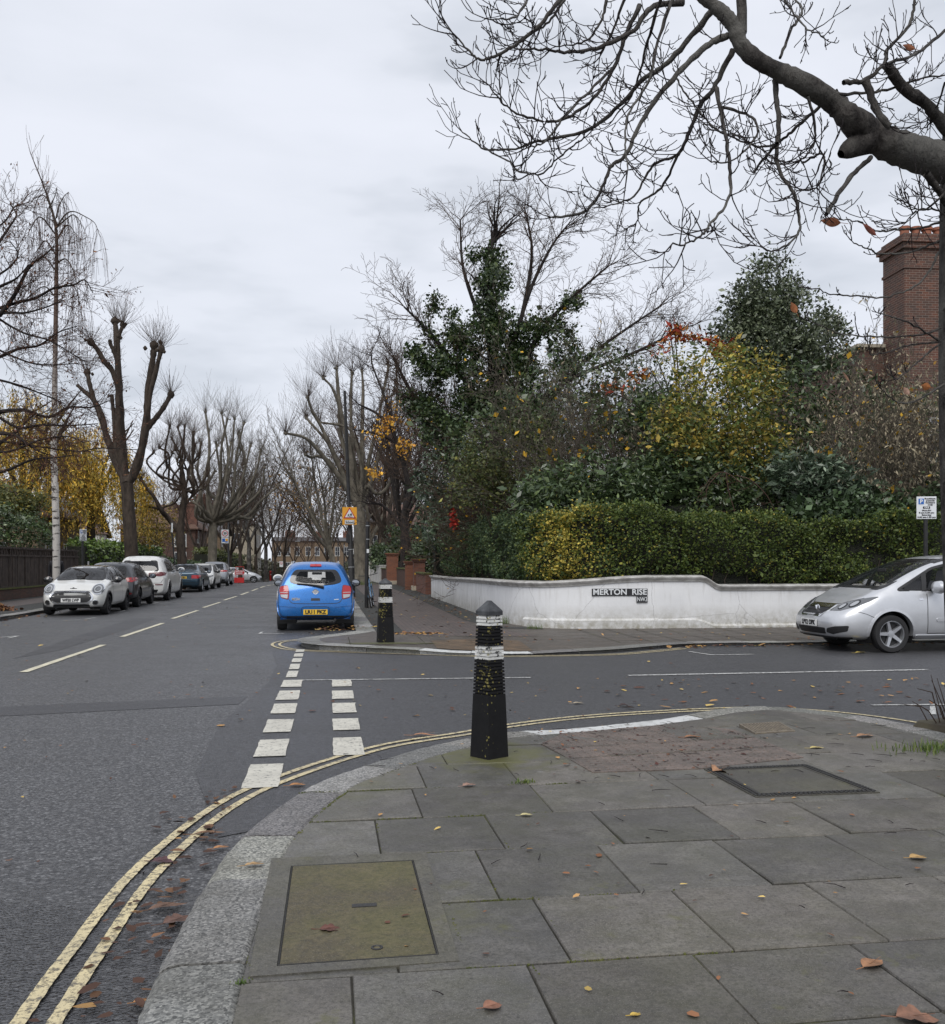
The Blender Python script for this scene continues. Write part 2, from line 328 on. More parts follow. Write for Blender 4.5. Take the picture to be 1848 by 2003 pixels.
def mk():
    T = MT
    T['asphalt'] = mat_asphalt('asphalt_coarse', (.056, .056, .058), (.092, .092, .094), 62, .95, .55, fleck=(.23, .23, .235))
    T['asphalt2'] = mat_asphalt('asphalt_fine', (.052, .052, .055), (.068, .068, .07), 120, .5, .55, .35, (.12, .12, .13))
    T['asphalt_dark'] = mat_asphalt('asphalt_patch', (.034, .034, .037), (.048, .048, .052), 120, .5, .5, .35, (.09, .09, .095))
    T['tar'] = mat_asphalt('tarmac_mossy', (.03, .032, .022), (.052, .05, .042), 60, .5, .8, .1, (.08, .08, .07))
    T['soil'] = M('soil', (.05, .04, .03), .9, col2=(.08, .07, .04), vs=3, bump=.6, bs=30)
    T['slab'] = mat_slab('paving_slab', moss=.14, spots=True); T['slab_moss'] = mat_slab('mossy_concrete', (1.1, 1.02, .78), moss=.34, rough=.75)
    T['slab_brown'] = mat_slab('brown_slab', (1.02, .9, .82)); T['tactile'] = mat_slab('tactile_slab', (1.34, 1.06, .96))
    T['tact_buff'] = mat_slab('buff_tactile', (2.0, 1.5, .95))
    T['joint'] = M('joint_soil', (.026, .024, .018), .95, col2=(.065, .07, .022), vs=2.2, bump=.8, bs=120, r2=(.5, .62))
    T['granite'] = mat_granite('granite_kerb')
    T['kerbwhite'] = mat_worn('kerb_white', (.58, .59, .58), (.3, .29, .27), .85, 14)
    T['white'] = mat_worn('road_white', (.54, .52, .45), (.11, .11, .11), .93, 30)
    T['white_thin'] = mat_worn('road_white_thin', (.58, .58, .56), (.1, .1, .1), .7, 30)
    T['cream'] = mat_worn('road_cream', (.62, .58, .43), (.1, .1, .09), 1.0, 26)
    T['yellow'] = mat_worn('road_yellow', (.60, .51, .30), (.12, .105, .08), .74, 40)
    T['paver'] = mat_brick('brick_paving', (.115, .088, .078), (.075, .06, .055), (.03, .027, .025), .21, .105, True, .4, .65)
    T['brick'] = mat_brick('red_brick', (.20, .075, .045), (.13, .05, .035), (.12, .10, .085))
    T['brick_dk'] = mat_brick('dark_brick', (.12, .055, .036), (.07, .035, .026), (.075, .06, .05), stain=.5)
    T['brick_ch'] = mat_brick('chimney_brick', (.13, .05, .03), (.06, .03, .022), (.24, .20, .165), .24, .085, stain=.35); T['brick_or'] = mat_brick('orange_brick', (.25, .088, .045), (.18, .066, .038), (.16, .12, .09), stain=.15)
    T['brick_ye'] = mat_brick('stock_brick', (.22, .145, .085), (.15, .10, .06), (.15, .13, .1))
    T['wall'] = mat_wallpaint('white_render'); T['cope'] = M('coping', (.30, .29, .27), .8, col2=(.52, .51, .49), vs=5, bump=.5, bs=40)
    T['moss'] = M('moss', (.06, .075, .018), .95, col2=(.11, .11, .03), vs=9, bump=1, bs=80)
    T['black'] = M('black_paint', (.010, .010, .011), .6, col2=(.02, .02, .021), vs=6, bump=.15, bs=30)
    T['blackplastic'] = M('black_plastic', (.014, .014, .015), .5); T['rubber'] = M('rubber', (.018, .018, .019), .8, bump=.2, bs=80)
    T['silver'] = M('silver_metal', (.55, .56, .58), .35, .85); T['dkmetal'] = M('dark_rim', (.05, .05, .055), .4, .7)
    T['black_gloss'] = M('black_gloss', (.006, .006, .007), .06, coat=.5); T['mirror'] = M('mirror_glass', (.30, .32, .35), .06, 1); T['chrome'] = M('chrome', (.75, .76, .78), .12, 1); T['white_paint'] = M('white_gloss', (.72, .72, .71), .45, col2=(.62, .62, .6), vs=3)
    T['red'] = M('red_gloss', (.45, .02, .02), .35); T['redlamp'] = M('red_lens', (.36, .008, .012), .15, coat=.6); T['darkred'] = M('dark_red_lens', (.11, .006, .01), .15, coat=.6)
    T['lampclear'] = M('clear_lens', (.42, .43, .44), .15, .45, coat=.5); T['amber'] = M('amber', (.6, .22, .02), .2)
    T['headlamp'] = M('headlamp_inner', (.16, .165, .17), .15, .6, coat=.8)
    T['plate_y'] = M('plate_yellow', (.75, .48, .04), .4); T['plate_w'] = M('plate_white', (.75, .75, .73), .4)
    T['glass'] = mat_glass('car_glass', clear=.86); T['glass_dk'] = mat_glass('privacy_glass', (.008, .008, .009), clear=.22); T['pane'] = M('window_pane', (.05, .055, .065), .05, spec=.9)
    T['interior'] = M('car_interior', (.035, .035, .037), .85); T['seat'] = M('seat_cloth', (.13, .13, .135), .9)
    T['bark_brown'] = mat_bark('bark_brown', (.028, .022, .018), (.072, .056, .044)); T['bark_plane'] = mat_bark('bark_plane', (.075, .066, .052), (.19, .17, .135), (.115, .105, .085), 3.5, .5, .5)
    T['bark_grey'] = mat_bark('bark_grey', (.022, .019, .018), (.085, .077, .07), (.115, .11, .10), 13, .45, 1.6)
    T['bark_dk'] = mat_bark('bark_dark', (.014, .012, .012), (.04, .034, .031)); T['birch'] = mat_birch('birch_bark')
    T['twig'] = M('twig_brown', (.07, .048, .036), .85, spec=.2); T['twig_dk'] = M('twig_dark', (.022, .017, .018), .8, spec=.25); T['twig_grey'] = M('twig_grey', (.1, .085, .068), .85, spec=.2)
    T['twig_red'] = M('twig_russet', (.078, .047, .036), .85, spec=.2); T['twig_pale'] = M('twig_pale', (.13, .115, .088), .85, spec=.2)
    T['leaf'] = M('leaf', (1.3, 1.28, 1.2), .5, attr=True, spec=.35, trans=.18); T['leaf_gl'] = M('leaf_glossy', (1.28, 1.28, 1.2), .32, attr=True, spec=.5, trans=.1)
    T['leaf_dry'] = M('leaf_dry', (1, 1, 1), .75, attr=True, spec=.15)
    T['fence'] = M('fence_wood', (.036, .026, .021), .85, col2=(.07, .052, .042), vs=3, bump=.5, bs=30)
    T['slate'] = M('slate', (.06, .06, .065), .7, col2=(.09, .085, .085), vs=6, bump=.5, bs=14); T['tile'] = M('roof_tile', (.10, .06, .045), .8, col2=(.15, .085, .06), vs=9, bump=.6, bs=16)
    T['stucco'] = M('stucco', (.62, .61, .58), .7, col2=(.5, .49, .46), vs=1.5); T['stone'] = M('pale_stone', (.42, .37, .28), .8, col2=(.32, .28, .22), vs=5)
    T['sign_white'] = M('sign_white', (.66, .68, .69), .45); T['sign_black'] = M('sign_black', (.015, .015, .017), .5); T['sign_blue'] = M('sign_blue', (.02, .12, .42), .4)
    T['sign_amber'] = M('sign_amber', (.72, .33, .02), .45); T['sign_red'] = M('sign_red', (.42, .02, .025), .4); T['sign_grey'] = M('sign_back', (.3, .31, .32), .5)
    T['cloth'] = M('dark_cloth', (.012, .012, .015), .9, bump=.3, bs=40); T['skin'] = M('skin', (.42, .26, .2), .6); T['jeans'] = M('dark_trousers', (.02, .022, .03), .9)
    T['iron'] = M('cast_iron', (.035, .034, .033), .55, .3, bump=.3, bs=90); T['buffiron'] = M('worn_iron', (.19, .16, .115), .7, col2=(.11, .09, .07), vs=20, bump=.4, bs=90)
    T['clay'] = M('chimney_clay', (.30, .11, .06), .75, col2=(.2, .075, .045), vs=6)
mk()
# ---------------------------------------------------------------- ground, roads, pavements
def grid_sheet(name, r0, r1, s0, s1, nr, svals, z, mat, kind='structure'):
    V = []; F = []
    for s in svals:
        for i in range(nr+1): V.append((r0+(r1-r0)*i/nr, s, z+gz(s)))
    for j in range(len(svals)-1):
        for i in range(nr): a = j*(nr+1)+i; F.append((a, a+1, a+nr+2, a+nr+1))
    return mkobj(name, np_mesh(name, V, F), mat, None, True, kind)
SV = [-30, 0, 30, 50]+[56+4*k for k in range(46)]
grid_sheet('ground', -400, 400, -60, 900, 8, [-60]+SV+[300, 500, 900], -.12, MT['soil'])
grid_sheet('road', -8.45, .75, -30, 260, 4, SV+[260], 0, MT['asphalt'])
def sheet(name, poly, z, mat, cell=None, zf=None, col=(1, 1, 1), skirt=0, parent=None, kind='structure'):
    bm = bmesh.new(); f = bm.faces.new([bm.verts.new((p[0], p[1], 0)) for p in poly])
    if f.normal.z < 0 or f.calc_area() == 0: pass
    bm.normal_update(); f.normal_update()
    if f.normal.z < 0: f.normal_flip()
    bmesh.ops.triangulate(bm, faces=bm.faces[:])
    if cell:
        for ax in (0, 1):
            lo = min(p[ax] for p in poly); hi = max(p[ax] for p in poly); n = int((hi-lo)/cell)
            for k in range(1, n+1):
                no = Vector((1, 0, 0)) if ax == 0 else Vector((0, 1, 0))
                bmesh.ops.bisect_plane(bm, geom=bm.verts[:]+bm.edges[:]+bm.faces[:], plane_co=no*(lo+k*cell), plane_no=no)
    for v in bm.verts: v.co.z = (zf(v.co.x, v.co.y) if zf else z)+gz(v.co.y)
    if skirt:
        e = [x for x in bm.edges if x.is_boundary]; q = bmesh.ops.extrude_edge_only(bm, edges=e)
        for v in q['geom']:
            if isinstance(v, bmesh.types.BMVert): v.co.z -= skirt
    me = bpy.data.meshes.new(name); bm.to_mesh(me); bm.free()
    a = me.color_attributes.new('Col', 'FLOAT_COLOR', 'POINT'); a.data.foreach_set('color', [c for _ in me.vertices for c in (*col, 1)])
    return mkobj(name, me, mat, parent, False, kind)
NEAR_K = [(-.6, -4), (-.6, 0), (-.59, 3.0), (-.58, 3.62), (-.54, 4.3), (-.45, 5.05), (-.16, 6.0), (.22, 6.6), (.66, 7.15), (1.15, 7.6), (1.75, 8.0), (2.5, 8.32), (3.3, 8.58), (3.9, 8.74), (4.35, 8.7), (4.68, 8.36), (4.93, 7.85), (5.05, 7.1), (5.08, 5), (5.08, -4)]
NEAR_K = smooth_path(NEAR_K, 5)
FAR_K = [(.62, 150), (.62, 60), (.62, 30), (.62, 20.2), (.58, 19.4), (.3, 18.8), (-.1, 18.35), (-.42, 17.85), (-.5, 17.3), (-.38, 16.75), (-.1, 16.3), (.35, 15.95), (1.0, 15.55), (1.7, 15.25), (2.5, 15.05), (3.4, 15.0), (4.3, 15.15), (4.9, 15.42), (5.6, 15.85), (6.3, 16.15), (7.4, 16.22), (10, 16.22), (30, 16.3)]
FAR_K = smooth_path(FAR_K, 4)
# side road: fresh fine asphalt lying on the coarse one at the junction
SIDE = [(-.6, 5.3), (-.95, 7), (-1.0, 9), (-.75, 12), (-.75, 14), (-.95, 16.2), (-.5, 18.2), (1, 17), (9, 17), (30, 17), (30, 4), (5.2, 4.5), (4, 6), (.6, 6)]
sheet('side_road', SIDE, .004, MT['asphalt2'])
sheet('road_base', [(.74, -20), (40, -20), (40, 19), (.74, 19)], -.02, MT['asphalt2'])
for nm, P in (('asphalt_patch', [(-8.4, 9.55), (-4.9, 9.5), (-2.9, 9.85), (-.95, 10.25), (-.9, 10.85), (-3.0, 10.5), (-5.2, 10.1), (-8.4, 10.15)]),
          ('asphalt_patch', [(-4.86, 15.6), (-4.55, 17), (-4.5, 22.3), (-4.6, 26.2), (-5.2, 26.4), (-5.05, 19.4)]),
          ('asphalt_patch', [(-5.35, 41.1), (-5.1, 44.6), (-2.6, 44.3), (-2.7, 41.2)])):
    sheet(nm, P, .003, MT['asphalt_dark'])
# --- pavements
def zn(r, s):
    d = math.exp(-(((r-2.55)/1.0)**4)-(((8.3-.0*r-s)/.9)**2))
    return .10-.065*d
def zf_(r, s):
    t = sstep((r-1)/3)*(1-sstep((s-17.5)/4)); d = math.exp(-(((r-2.5)/1.05)**4)-(((s-15.1)/.9)**2))
    return .10-.05*t-.035*d
def offset_path(P, w):
    P = np.array(P); T = np.gradient(P, axis=0); T /= np.linalg.norm(T, axis=1)[:, None]; return P+np.stack([T[:, 1], -T[:, 0]], 1)*w
def kerb(name, path, width, zfun, stone, white=None, cut=None, base=-.1, drop=.012, far=False):
    """kerb stones end to end along the path (road on the left)"""
    P = resample(path, .05 if not far else .15); out = MB(); outw = MB(); inn = offset_path(P, width); n = len(P); i = 0; rr = random.Random(5)
    step = .05 if not far else .15
    while i < n-2:
        k = max(2, int(stone*rr.uniform(.8, 1.2)/step)); j = min(n-1, i+k)
        if n-1-j < 3: j = n-1
        isw = white and white(*P[(i+j)//2]); B = outw if isw else out; g = rr.choice([.68, .8, .95, 1.1, 1.3]); dz = rr.uniform(-.006, .005); col = (g, g*rr.uniform(.97, 1.02), g*rr.uniform(.92, 1.0))
        idx = list(range(i, j+1)); V = []; F = []
        for q, a in enumerate(idx):
            p = P[a].copy(); u = inn[a].copy()
            if q == 0: p += (P[a+1]-P[a])*.15*(.05/step); u += (inn[a+1]-inn[a])*.15*(.05/step)
            if q == len(idx)-1: p += (P[a-1]-P[a])*.15*(.05/step); u += (inn[a-1]-inn[a])*.15*(.05/step)
            z = zfun(p[0], p[1])+gz(p[1])+dz; v = (u-p)/width; jit = rr.uniform(-.004, .004)
            for (t, dzz) in ((0+jit, None), (.0+jit, -.028), (.03+jit, -.006), (.08, 0), (width-.02, .0), (width-.002, -.01), (width-.002, None)):
                w = p+v*t; V.append((w[0], w[1], base+gz(p[1]) if dzz is None else z+dzz+rr.uniform(-.0015, .0015)))
        m = 7
        for q in range(len(idx)-1):
            for t in range(m-1): F.append((q*m+t, q*m+t+1, (q+1)*m+t+1, (q+1)*m+t))
        F.append(tuple(range(m))); F.append(tuple((len(idx)-1)*m+t for t in reversed(range(m))))
        B.add(V, F, 0, col); i = j
    o = out.build(name, MT['granite'], kind='structure', colors=True)
    if white: outw.build('painted_kerb', MT['kerbwhite'], kind='structure', colors=True)
kerb('kerb', NEAR_K, .30, zn, .88, white=lambda r, s: 1.75 < r < 3.3 and s > 7)
kerb('kerb', FAR_K[::-1][::-1], -.30, zf_, .9, white=lambda r, s: 1.75 < r < 3.35 and s < 16, far=False)
kerb('kerb', [(-8.4, -10), (-8.4, 160)], -.3, lambda r, s: .1, 1.0, far=True)
# near pavement: York-size slabs on a dark bed
inner = offset_path(NEAR_K, .30); inner = [tuple(p) for p in resample(inner, .15)]
sheet('pavement', inner, .078, MT['joint'], .4, lambda r, s: zn(r, s)-.0075)
def clip(poly, a, b):          # keep the side to the right of a->b
    out = []; f = lambda p: (b[0]-a[0])*(p[1]-a[1])-(b[1]-a[1])*(p[0]-a[0])
    for i in range(len(poly)):
        p, q = poly[i], poly[(i+1) % len(poly)]; fp, fq = f(p), f(q)
        if fp <= 0: out.append(p)
        if fp*fq < 0: t = fp/(fp-fq); out.append((p[0]+(q[0]-p[0])*t, p[1]+(q[1]-p[1])*t))
    return out
TACT = [(1.62, 7.15), (1.73, 6.1), (2.47, 6.1), (3.36, 6.35), (3.38, 7.6), (3.12, 8.18), (2.55, 8.02), (1.95, 7.75)]
def inpoly(p, P):
    c = False; n = len(P)
    for i in range(n):
        a, b = P[i], P[i-1]
        if (a[1] > p[1]) != (b[1] > p[1]) and p[0] < (b[0]-a[0])*(p[1]-a[1])/(b[1]-a[1])+a[0]: c = not c
    return c
rows = [(-2.2, -1.5), (-1.5, -.86), (-.86, -.2), (-.2, .44), (.44, 1.1), (1.1, 1.75), (1.75, 2.25), (2.25, 2.7), (2.7, 3.23), (3.23, 3.87), (3.87, 4.54), (4.54, 5.18), (5.18, 5.85), (5.85, 6.5), (6.5, 7.15), (7.15, 7.8), (7.8, 8.5)]
offs = {2.7: .70, 3.23: .86, 3.87: .72, 4.54: .87, 5.18: .70, 5.85: .95}
slabs = MB(); rr = random.Random(3)
for ri, (s0, s1) in enumerate(rows):
    x = offs.get(s0, .4+.3*(ri % 2))-1.22*2
    while x < 5.1:
        w = .605 if s0 < 5 else rr.choice([.605, .74, .9]); g_ = .003; poly = [(x+g_, s0+g_*1.7), (x+w-g_, s0+g_*1.7), (x+w-g_, s1-g_*1.7), (x+g_, s1-g_*1.7)]
        c = (x+w/2, (s0+s1)/2)
        for a, b in zip(inner, inner[1:]):
            if (a[0]-c[0])**2+(a[1]-c[1])**2 < 2.5: poly = clip(poly, a, b) if len(poly) > 2 else poly
        ok = len(poly) > 2 and all(-.35 < p[0] < 5.0 for p in poly)
        if ok:
            cuts = []
            if s0 >= 5.8:      # tactile patch replaces the flags here
                pieces = [poly]
            ar = 0
            for i in range(len(poly)): a, b = poly[i-1], poly[i]; ar += a[0]*b[1]-a[1]*b[0]
            if abs(ar)/2 > .012:
                g = rr.choice([.74, .86, .95, 1.05, 1.22])*rr.uniform(.95, 1.05); br = rr.uniform(0, 1)*(.3+.25*min(1, max(0, c[0])/3)); col = (g*(1+.1*br), g*(1-.015*br), g*(1-.13*br))
                tx, ty, dz = rr.uniform(-.004, .004), rr.uniform(-.009, .004), rr.uniform(-.002, .0025)
                n = len(poly); zt = [zn(*p)+tx*(p[0]-c[0])*2+ty*(p[1]-c[1])*2+dz for p in poly]
                sh = [(p[0]+(c[0]-p[0])*.012, p[1]+(c[1]-p[1])*.012) for p in poly]
                V = [(p[0], p[1], z-.05) for p, z in zip(poly, zt)]+[(p[0], p[1], z-.006) for p, z in zip(poly, zt)]+[(p[0], p[1], z) for p, z in zip(sh, zt)]
                F = [tuple(2*n+i for i in range(n))]+[(i, (i+1) % n, n+(i+1) % n, n+i) for i in range(n)]+[(n+i, n+(i+1) % n, 2*n+(i+1) % n, 2*n+i) for i in range(n)]
                slabs.add(V, F, 0, col)
        x += w
slabs.build('paving_slabs', MT['slab'], kind='structure', colors=True)
sheet('paving_infill', [(3.0, 7.7), (4.5, 7.7), (4.3, 8.32), (3.6, 8.3), (3.0, 8.15)], 0, MT['slab'], .2, lambda r, s: zn(r, s)-.003, (.95, .93, .88))
# tactile paving with rows of blister bars
sheet('tactile_paving', TACT, 0, MT['tactile'], .12, lambda r, s: zn(r, s)+.006, (1, 1, 1), .05)
bl = MB(); y = 6.16
while y < 8.1:
    x = 1.66
    while x < 3.36:
        p = (x+rr.uniform(-.002, .002), y)
        if inpoly(p, TACT) and inpoly((x+.03, y), TACT) and (x*3.0) % 1.22 > .07:
            z = zn(*p)+.006; bl.lathe([(.0125, -.002), (.011, .0035), (.006, .005), (0, .005)], 6, (p[0], p[1], z)); bl.c[-24:] = [(1.05, 1.05, 1.05)]*24
        x += .0667
    y += .0667
bl.build('tactile_blisters', MT['tactile'], kind='structure', colors=True, fix=False)
def joints(name, segs, w, z, mat):
    B = MB()
    for a, b in segs:
        a = Vector((*a, 0)); b = Vector((*b, 0)); t = (b-a).normalized(); n = Vector((-t.y, t.x, 0))*w/2
        B.add([Vector((p.x, p.y, z(p.x, p.y)+gz(p.y))) for p in (a-n, b-n, b+n, a+n)], [(0, 1, 2, 3)])
    return B.build(name, mat, kind='structure')
joints('paving_joints', [((1.69, 6.55), (3.36, 6.75)), ((1.66, 6.95), (3.38, 7.16)), ((2.06, 6.1), (2.1, 7.8)), ((2.47, 6.1), (2.5, 8.0)), ((2.9, 6.22), (2.93, 8.1))], .008, lambda r, s: zn(r, s)+.0095, MT['joint'])
# mossy surround under the near bollard
def blob(c, rx, ry, n=26, seed=1, j=.25):
    q = random.Random(seed); ph = [q.uniform(0, 6.3) for _ in range(4)]
    return [(c[0]+rx*math.cos(a)*(1+j*.5*math.sin(3*a+ph[0])+j*.5*math.sin(5*a+ph[1])), c[1]+ry*math.sin(a)*(1+j*.5*math.sin(2*a+ph[2])+j*.4*math.sin(7*a+ph[3]))) for a in [2*math.pi*k/n for k in range(n)]]
# far pavement: flags at the corner, brick paving along the main road, dark tarmac strips
fin = [tuple(p) for p in resample(offset_path(FAR_K, -.3), .3)]
WALLP = smooth_path([(4.25, 150), (4.2, 60), (4.1, 41), (4.02, 30), (3.98, 23.2), (4.02, 21.6), (4.2, 20.7), (4.65, 20.0), (5.4, 19.72), (7.5, 19.6), (10, 19.55), (30, 19.4)], 5)
sheet('pavement', fin+[(30, 19.9)]+[(5.4, 20.2), (4.5, 20.9), (4.5, 150)], 0, MT['slab_brown'], .6, zf_, (.78, .76, .74))
fj = [((r, 16.5), (r, 19.6)) for r in np.arange(5.2, 16, .62)]+[((4.6, s), (16, s)) for s in (16.9, 17.55, 18.2, 18.85)]+[((0.2, s), (4.6, s)) for s in (17.3, 17.9)]+[((r, 16.2), (r, 17.9)) for r in (.35, 1.0, 1.65)]
joints('paving_joints', fj, .016, lambda r, s: zf_(r, s)+.004, MT['joint'])
zz = lambda d: (lambda r, s: zf_(r, s)+d)
sheet('brick_paving', [(1.5, 18.1), (4.05, 18.1), (3.5, 20), (3.2, 22.6), (3.35, 37), (3.3, 60), (3.3, 140), (1.5, 140), (1.5, 60)], 0, MT['paver'], 2, zz(.004))
sheet('tarmac_strip', [(3.45, 20), (4.5, 19.6), (4.2, 30), (4.3, 60), (4.3, 140), (3.32, 140), (3.33, 37), (3.22, 22.6)], 0, MT['tar'], 2, zz(.004))
sheet('tarmac_strip', [(.93, 18.9), (1.48, 18.9), (1.48, 60), (1.48, 140), (.93, 140), (.93, 60)], 0, MT['tar'], 2, zz(.004))
sheet('tactile_paving', [(1.8, 16.9), (1.76, 15.6), (2.5, 15.38), (3.32, 15.3), (3.45, 17.1), (2.6, 17.4)], 0, MT['tact_buff'], .3, zz(.006), (.62, .55, .5))
sheet('mossy_concrete', blob((1.0, 16.35), .75, .17, seed=4), 0, MT['slab_moss'], .2, zz(.008), (.9, 1, .6))
# left pavement
sheet('pavement', [(-12.2, -10), (-8.7, -10), (-8.7, 150), (-12.2, 150)], .1, MT['tar'], 8)
sheet('brick_paving', [(-11.3, 10), (-9.9, 10), (-9.9, 140), (-11.3, 140)], .104, MT['paver'], 8)
# ---------------------------------------------------------------- road markings
def strip(B, path, w, z, off=0, step=.06, jit=.006, gaps=0, seed=1):
    q = random.Random(seed); P = resample(path, step); A = offset_path(P, off-w/2); C = offset_path(P, off+w/2); V = []; F = []
    for a, c in zip(A, C):
        V.append((a[0]+q.uniform(-jit, jit), a[1]+q.uniform(-jit, jit), z+gz(a[1]))); V.append((c[0]+q.uniform(-jit, jit), c[1]+q.uniform(-jit, jit), z+gz(c[1])))
    for i in range(len(P)-1):
        if q.random() >= gaps: F.append((2*i, 2*i+1, 2*i+3, 2*i+2))
    B.add(V, F)
YB = MB()
Y1 = smooth_path([(-1.02, 1.0), (-1.0, 3.1), (-.985, 3.8), (-.93, 4.8), (-.70, 5.95), (-.33, 6.76), (.38, 7.72), (1.13, 8.22), (1.63, 8.57), (2.58, 8.98), (3.9, 9.2), (4.55, 9.12), (5.1, 8.68), (5.45, 8.0), (5.55, 7.3)], 6)
strip(YB, Y1, .052, .010, 0, .03, .002, 0, 2); strip(YB, Y1[:-22], .052, .010, .118, .03, .002, 0, 3)
Y2 = smooth_path([(-.2, 18.75), (-.75, 18.25), (-.9, 17.7), (-.8, 17.0), (-.47, 16.4), (.28, 15.98), (1.7, 15.3), (2.5, 14.88), (3.4, 14.82), (4.5, 14.87), (5.2, 15.2), (6.05, 15.75)], 6)
strip(YB, Y2, .05, .010, 0, .05, .003, 0, 4); strip(YB, Y2, .05, .010, .13, .05, .003, 0, 5)
strip(YB, [(-8.0, 10), (-8.0, 24.2)], .06, .008, 0, .1, .004, .03, 6); strip(YB, [(-7.85, 10), (-7.85, 24.2)], .06, .008, 0, .1, .004, .03, 7)
YB.build('yellow_lines', MT['yellow'], kind='structure', fix=False)
WB = MB(); q = random.Random(9)
def wq(B, r0, r1, s0, s1, z=.012, j=.008):
    n = 5; V = []; F = []
    for k in range(n+1):
        t = k/n
        for e in (r0, r1): V.append((e+q.uniform(-j, j)*.6, s0+(s1-s0)*t+q.uniform(-j, j)*(1 if k in (0, n) else .3), z+gz(s0)))
    for k in range(n): F.append((2*k, 2*k+1, 2*k+3, 2*k+2))
    B.add(V, F)
def mk_row(r0, w0, ss):
    for (a, b) in ss: wq(WB, r0, r0+w0, a, b)
ends = [(6.36, 7.1)]
ss = [(6.32, 7.1), (7.32, 7.92), (8.22, 8.82), (9.2, 9.78), (10.12, 10.72), (11.08, 11.6)]
def S5(x, y): p = gr(x*.9199*.5322, (2300+y*.9199)*.5322, 0); return p
for (x0, y0, x1, y1) in ((1010, 560, 980, 655), (1048, 460, 1028, 528), (1076, 379, 1063, 430), (1103, 315, 1090, 355), (1120, 263, 1112, 300), (1137, 220, 1131, 248)):
    a, b = S5(x0, y0), S5(x1, y1); wq(WB, -.575, -.335, b.y, a.y)
for (x0, y0, x1, y1) in ((1332, 453, 1332, 524), (1330, 376, 1334, 422), (1333, 313, 1335, 352), (1336, 263, 1338, 296), (1339, 220, 1340, 246)):
    a, b = S5(x0, y0), S5(x1, y1); wq(WB, .03, .27, b.y, a.y)
for (y0, y1) in ((183, 208), (155, 176), (132, 148), (113, 126), (97, 107)):
    a, b = S5(1180, y0), S5(1180, y1); wq(WB, -.56, -.42, b.y, a.y)
WB.build('give_way_lines', MT['white'], kind='structure', fix=False)
CB = MB()
s = 13.65-6.2*3
while s < 150:
    e = s+4.3; strip(CB, [(-4.12, s), (-4.05, e)] if s < 40 else [(-4.03, s), (-4.03, e)], .11, .008, 0, .3, .006)
    s += 6.2
CB.build('centre_line', MT['cream'], kind='structure', fix=False)
TB = MB()
strip(TB, [(-.35, 12.16), (2.58, 12.0)], .055, .011); strip(TB, [(3.9, 12.03), (8.2, 12.05)], .09, .011)
strip(TB, [(-.3, 12.16), (.05, 12.13)], .05, .012)
for P in ([(5.95, 15.1), (6.1, 14.5), (6.8, 14.5)], [(6.4, 9.08), (5.6, 9.15)], [(6.2, 9.0), (5.85, 8.5)], [(-1.42, 20.75), (-1.45, 20.22), (-.95, 20.2)], [(-.16, 19.8), (.44, 19.6)],
          [(-6.75, 25.55), (-6.4, 25.9)], [(-6.35, 26.1), (-6.25, 26.8)], [(-6.3, 30), (-6.3, 31)], [(-6.3, 35.5), (-6.3, 36.5)], [(-6.3, 42), (-6.3, 43)], [(-6.5, 20.0), (-6.25, 20.4), (-6.25, 19.8)]):
    strip(TB, P, .06, .0105 if P[0][0] > -2 else .008)
TB.build('thin_white_lines', MT['white_thin'], kind='structure', fix=False)
# ---------------------------------------------------------------- covers set in the pavement
t = thing('manhole_cover', 'mossy concrete filled manhole cover beside the granite kerb', 'manhole cover', (.1, 3.9, 0)); b = MB()
def fr(B, o, i, z, zi):        # frame between outer and inner quads
    V = [(p[0], p[1], z) for p in o]+[(p[0], p[1], z) for p in i]+[(p[0], p[1], zi) for p in i]+[(p[0], p[1], z-.04) for p in o]
    F = [(k, (k+1) % 4, 4+(k+1) % 4, 4+k) for k in range(4)]+[(4+k, 4+(k+1) % 4, 8+(k+1) % 4, 8+k) for k in range(4)]+[(k, 12+k, 12+(k+1) % 4, (k+1) % 4) for k in range(4)]
    B.add(V, F, 0, (.8, .8, .74))
mo = [(-.27, 3.26), (.45, 3.28), (.46, 4.53), (-.27, 4.55)]; mi_ = [(-.18, 3.33), (.385, 3.34), (.39, 4.42), (-.175, 4.42)]
fr(b, mo, mi_, .107, .09); b.c = [(.88, .86, .78)]*len(b.v); b.build('frame', MT['slab'], t, world=True, colors=True)
b = MB(); c = [(p[0]+(.1-p[0])*.035, p[1]+(3.88-p[1])*.02) for p in mi_]; b.prism(c, .05, .108); b.c = [(.86, .80, .62)]*len(b.v); o = b.build('lid', MT['slab_moss'], t, world=True, colors=True, bevel=.004)
b = MB(); b.tube([(mi_[k][0]+(.1-mi_[k][0])*.018, mi_[k][1]+(3.88-mi_[k][1])*.01, .105) for k in (0, 1, 2, 3, 0)], .004, 4); b.build('rim', MT['iron'], t, world=True)
b = MB(); b.box((.14, 3.86, .109), (.10, .035, .004)); k = b.build('name_plate', MT['iron'], t, world=True)
b = MB(); b.lathe([(.022, .1), (.022, .111), (.015, .112), (.012, .1075), (0, .1075)], 14, (.17, 3.43, 0)); b.build('lifting_hole', MT['iron'], t, world=True)
t = thing('manhole_cover', 'dark rimmed inspection cover with an iron lattice edge behind the tactile paving', 'manhole cover', (2.85, 5.75, 0)); b = MB()
oq = [(2.5, 5.3), (3.3, 5.3), (3.25, 6.1), (2.5, 6.08)]
fr(b, oq, [(p[0]+(2.88-p[0])*.19, p[1]+(5.7-p[1])*.19) for p in oq], .109, .1); b.c = [(.62, .6, .56)]*len(b.v); b.build('frame', MT['slab'], t, world=True, colors=True)
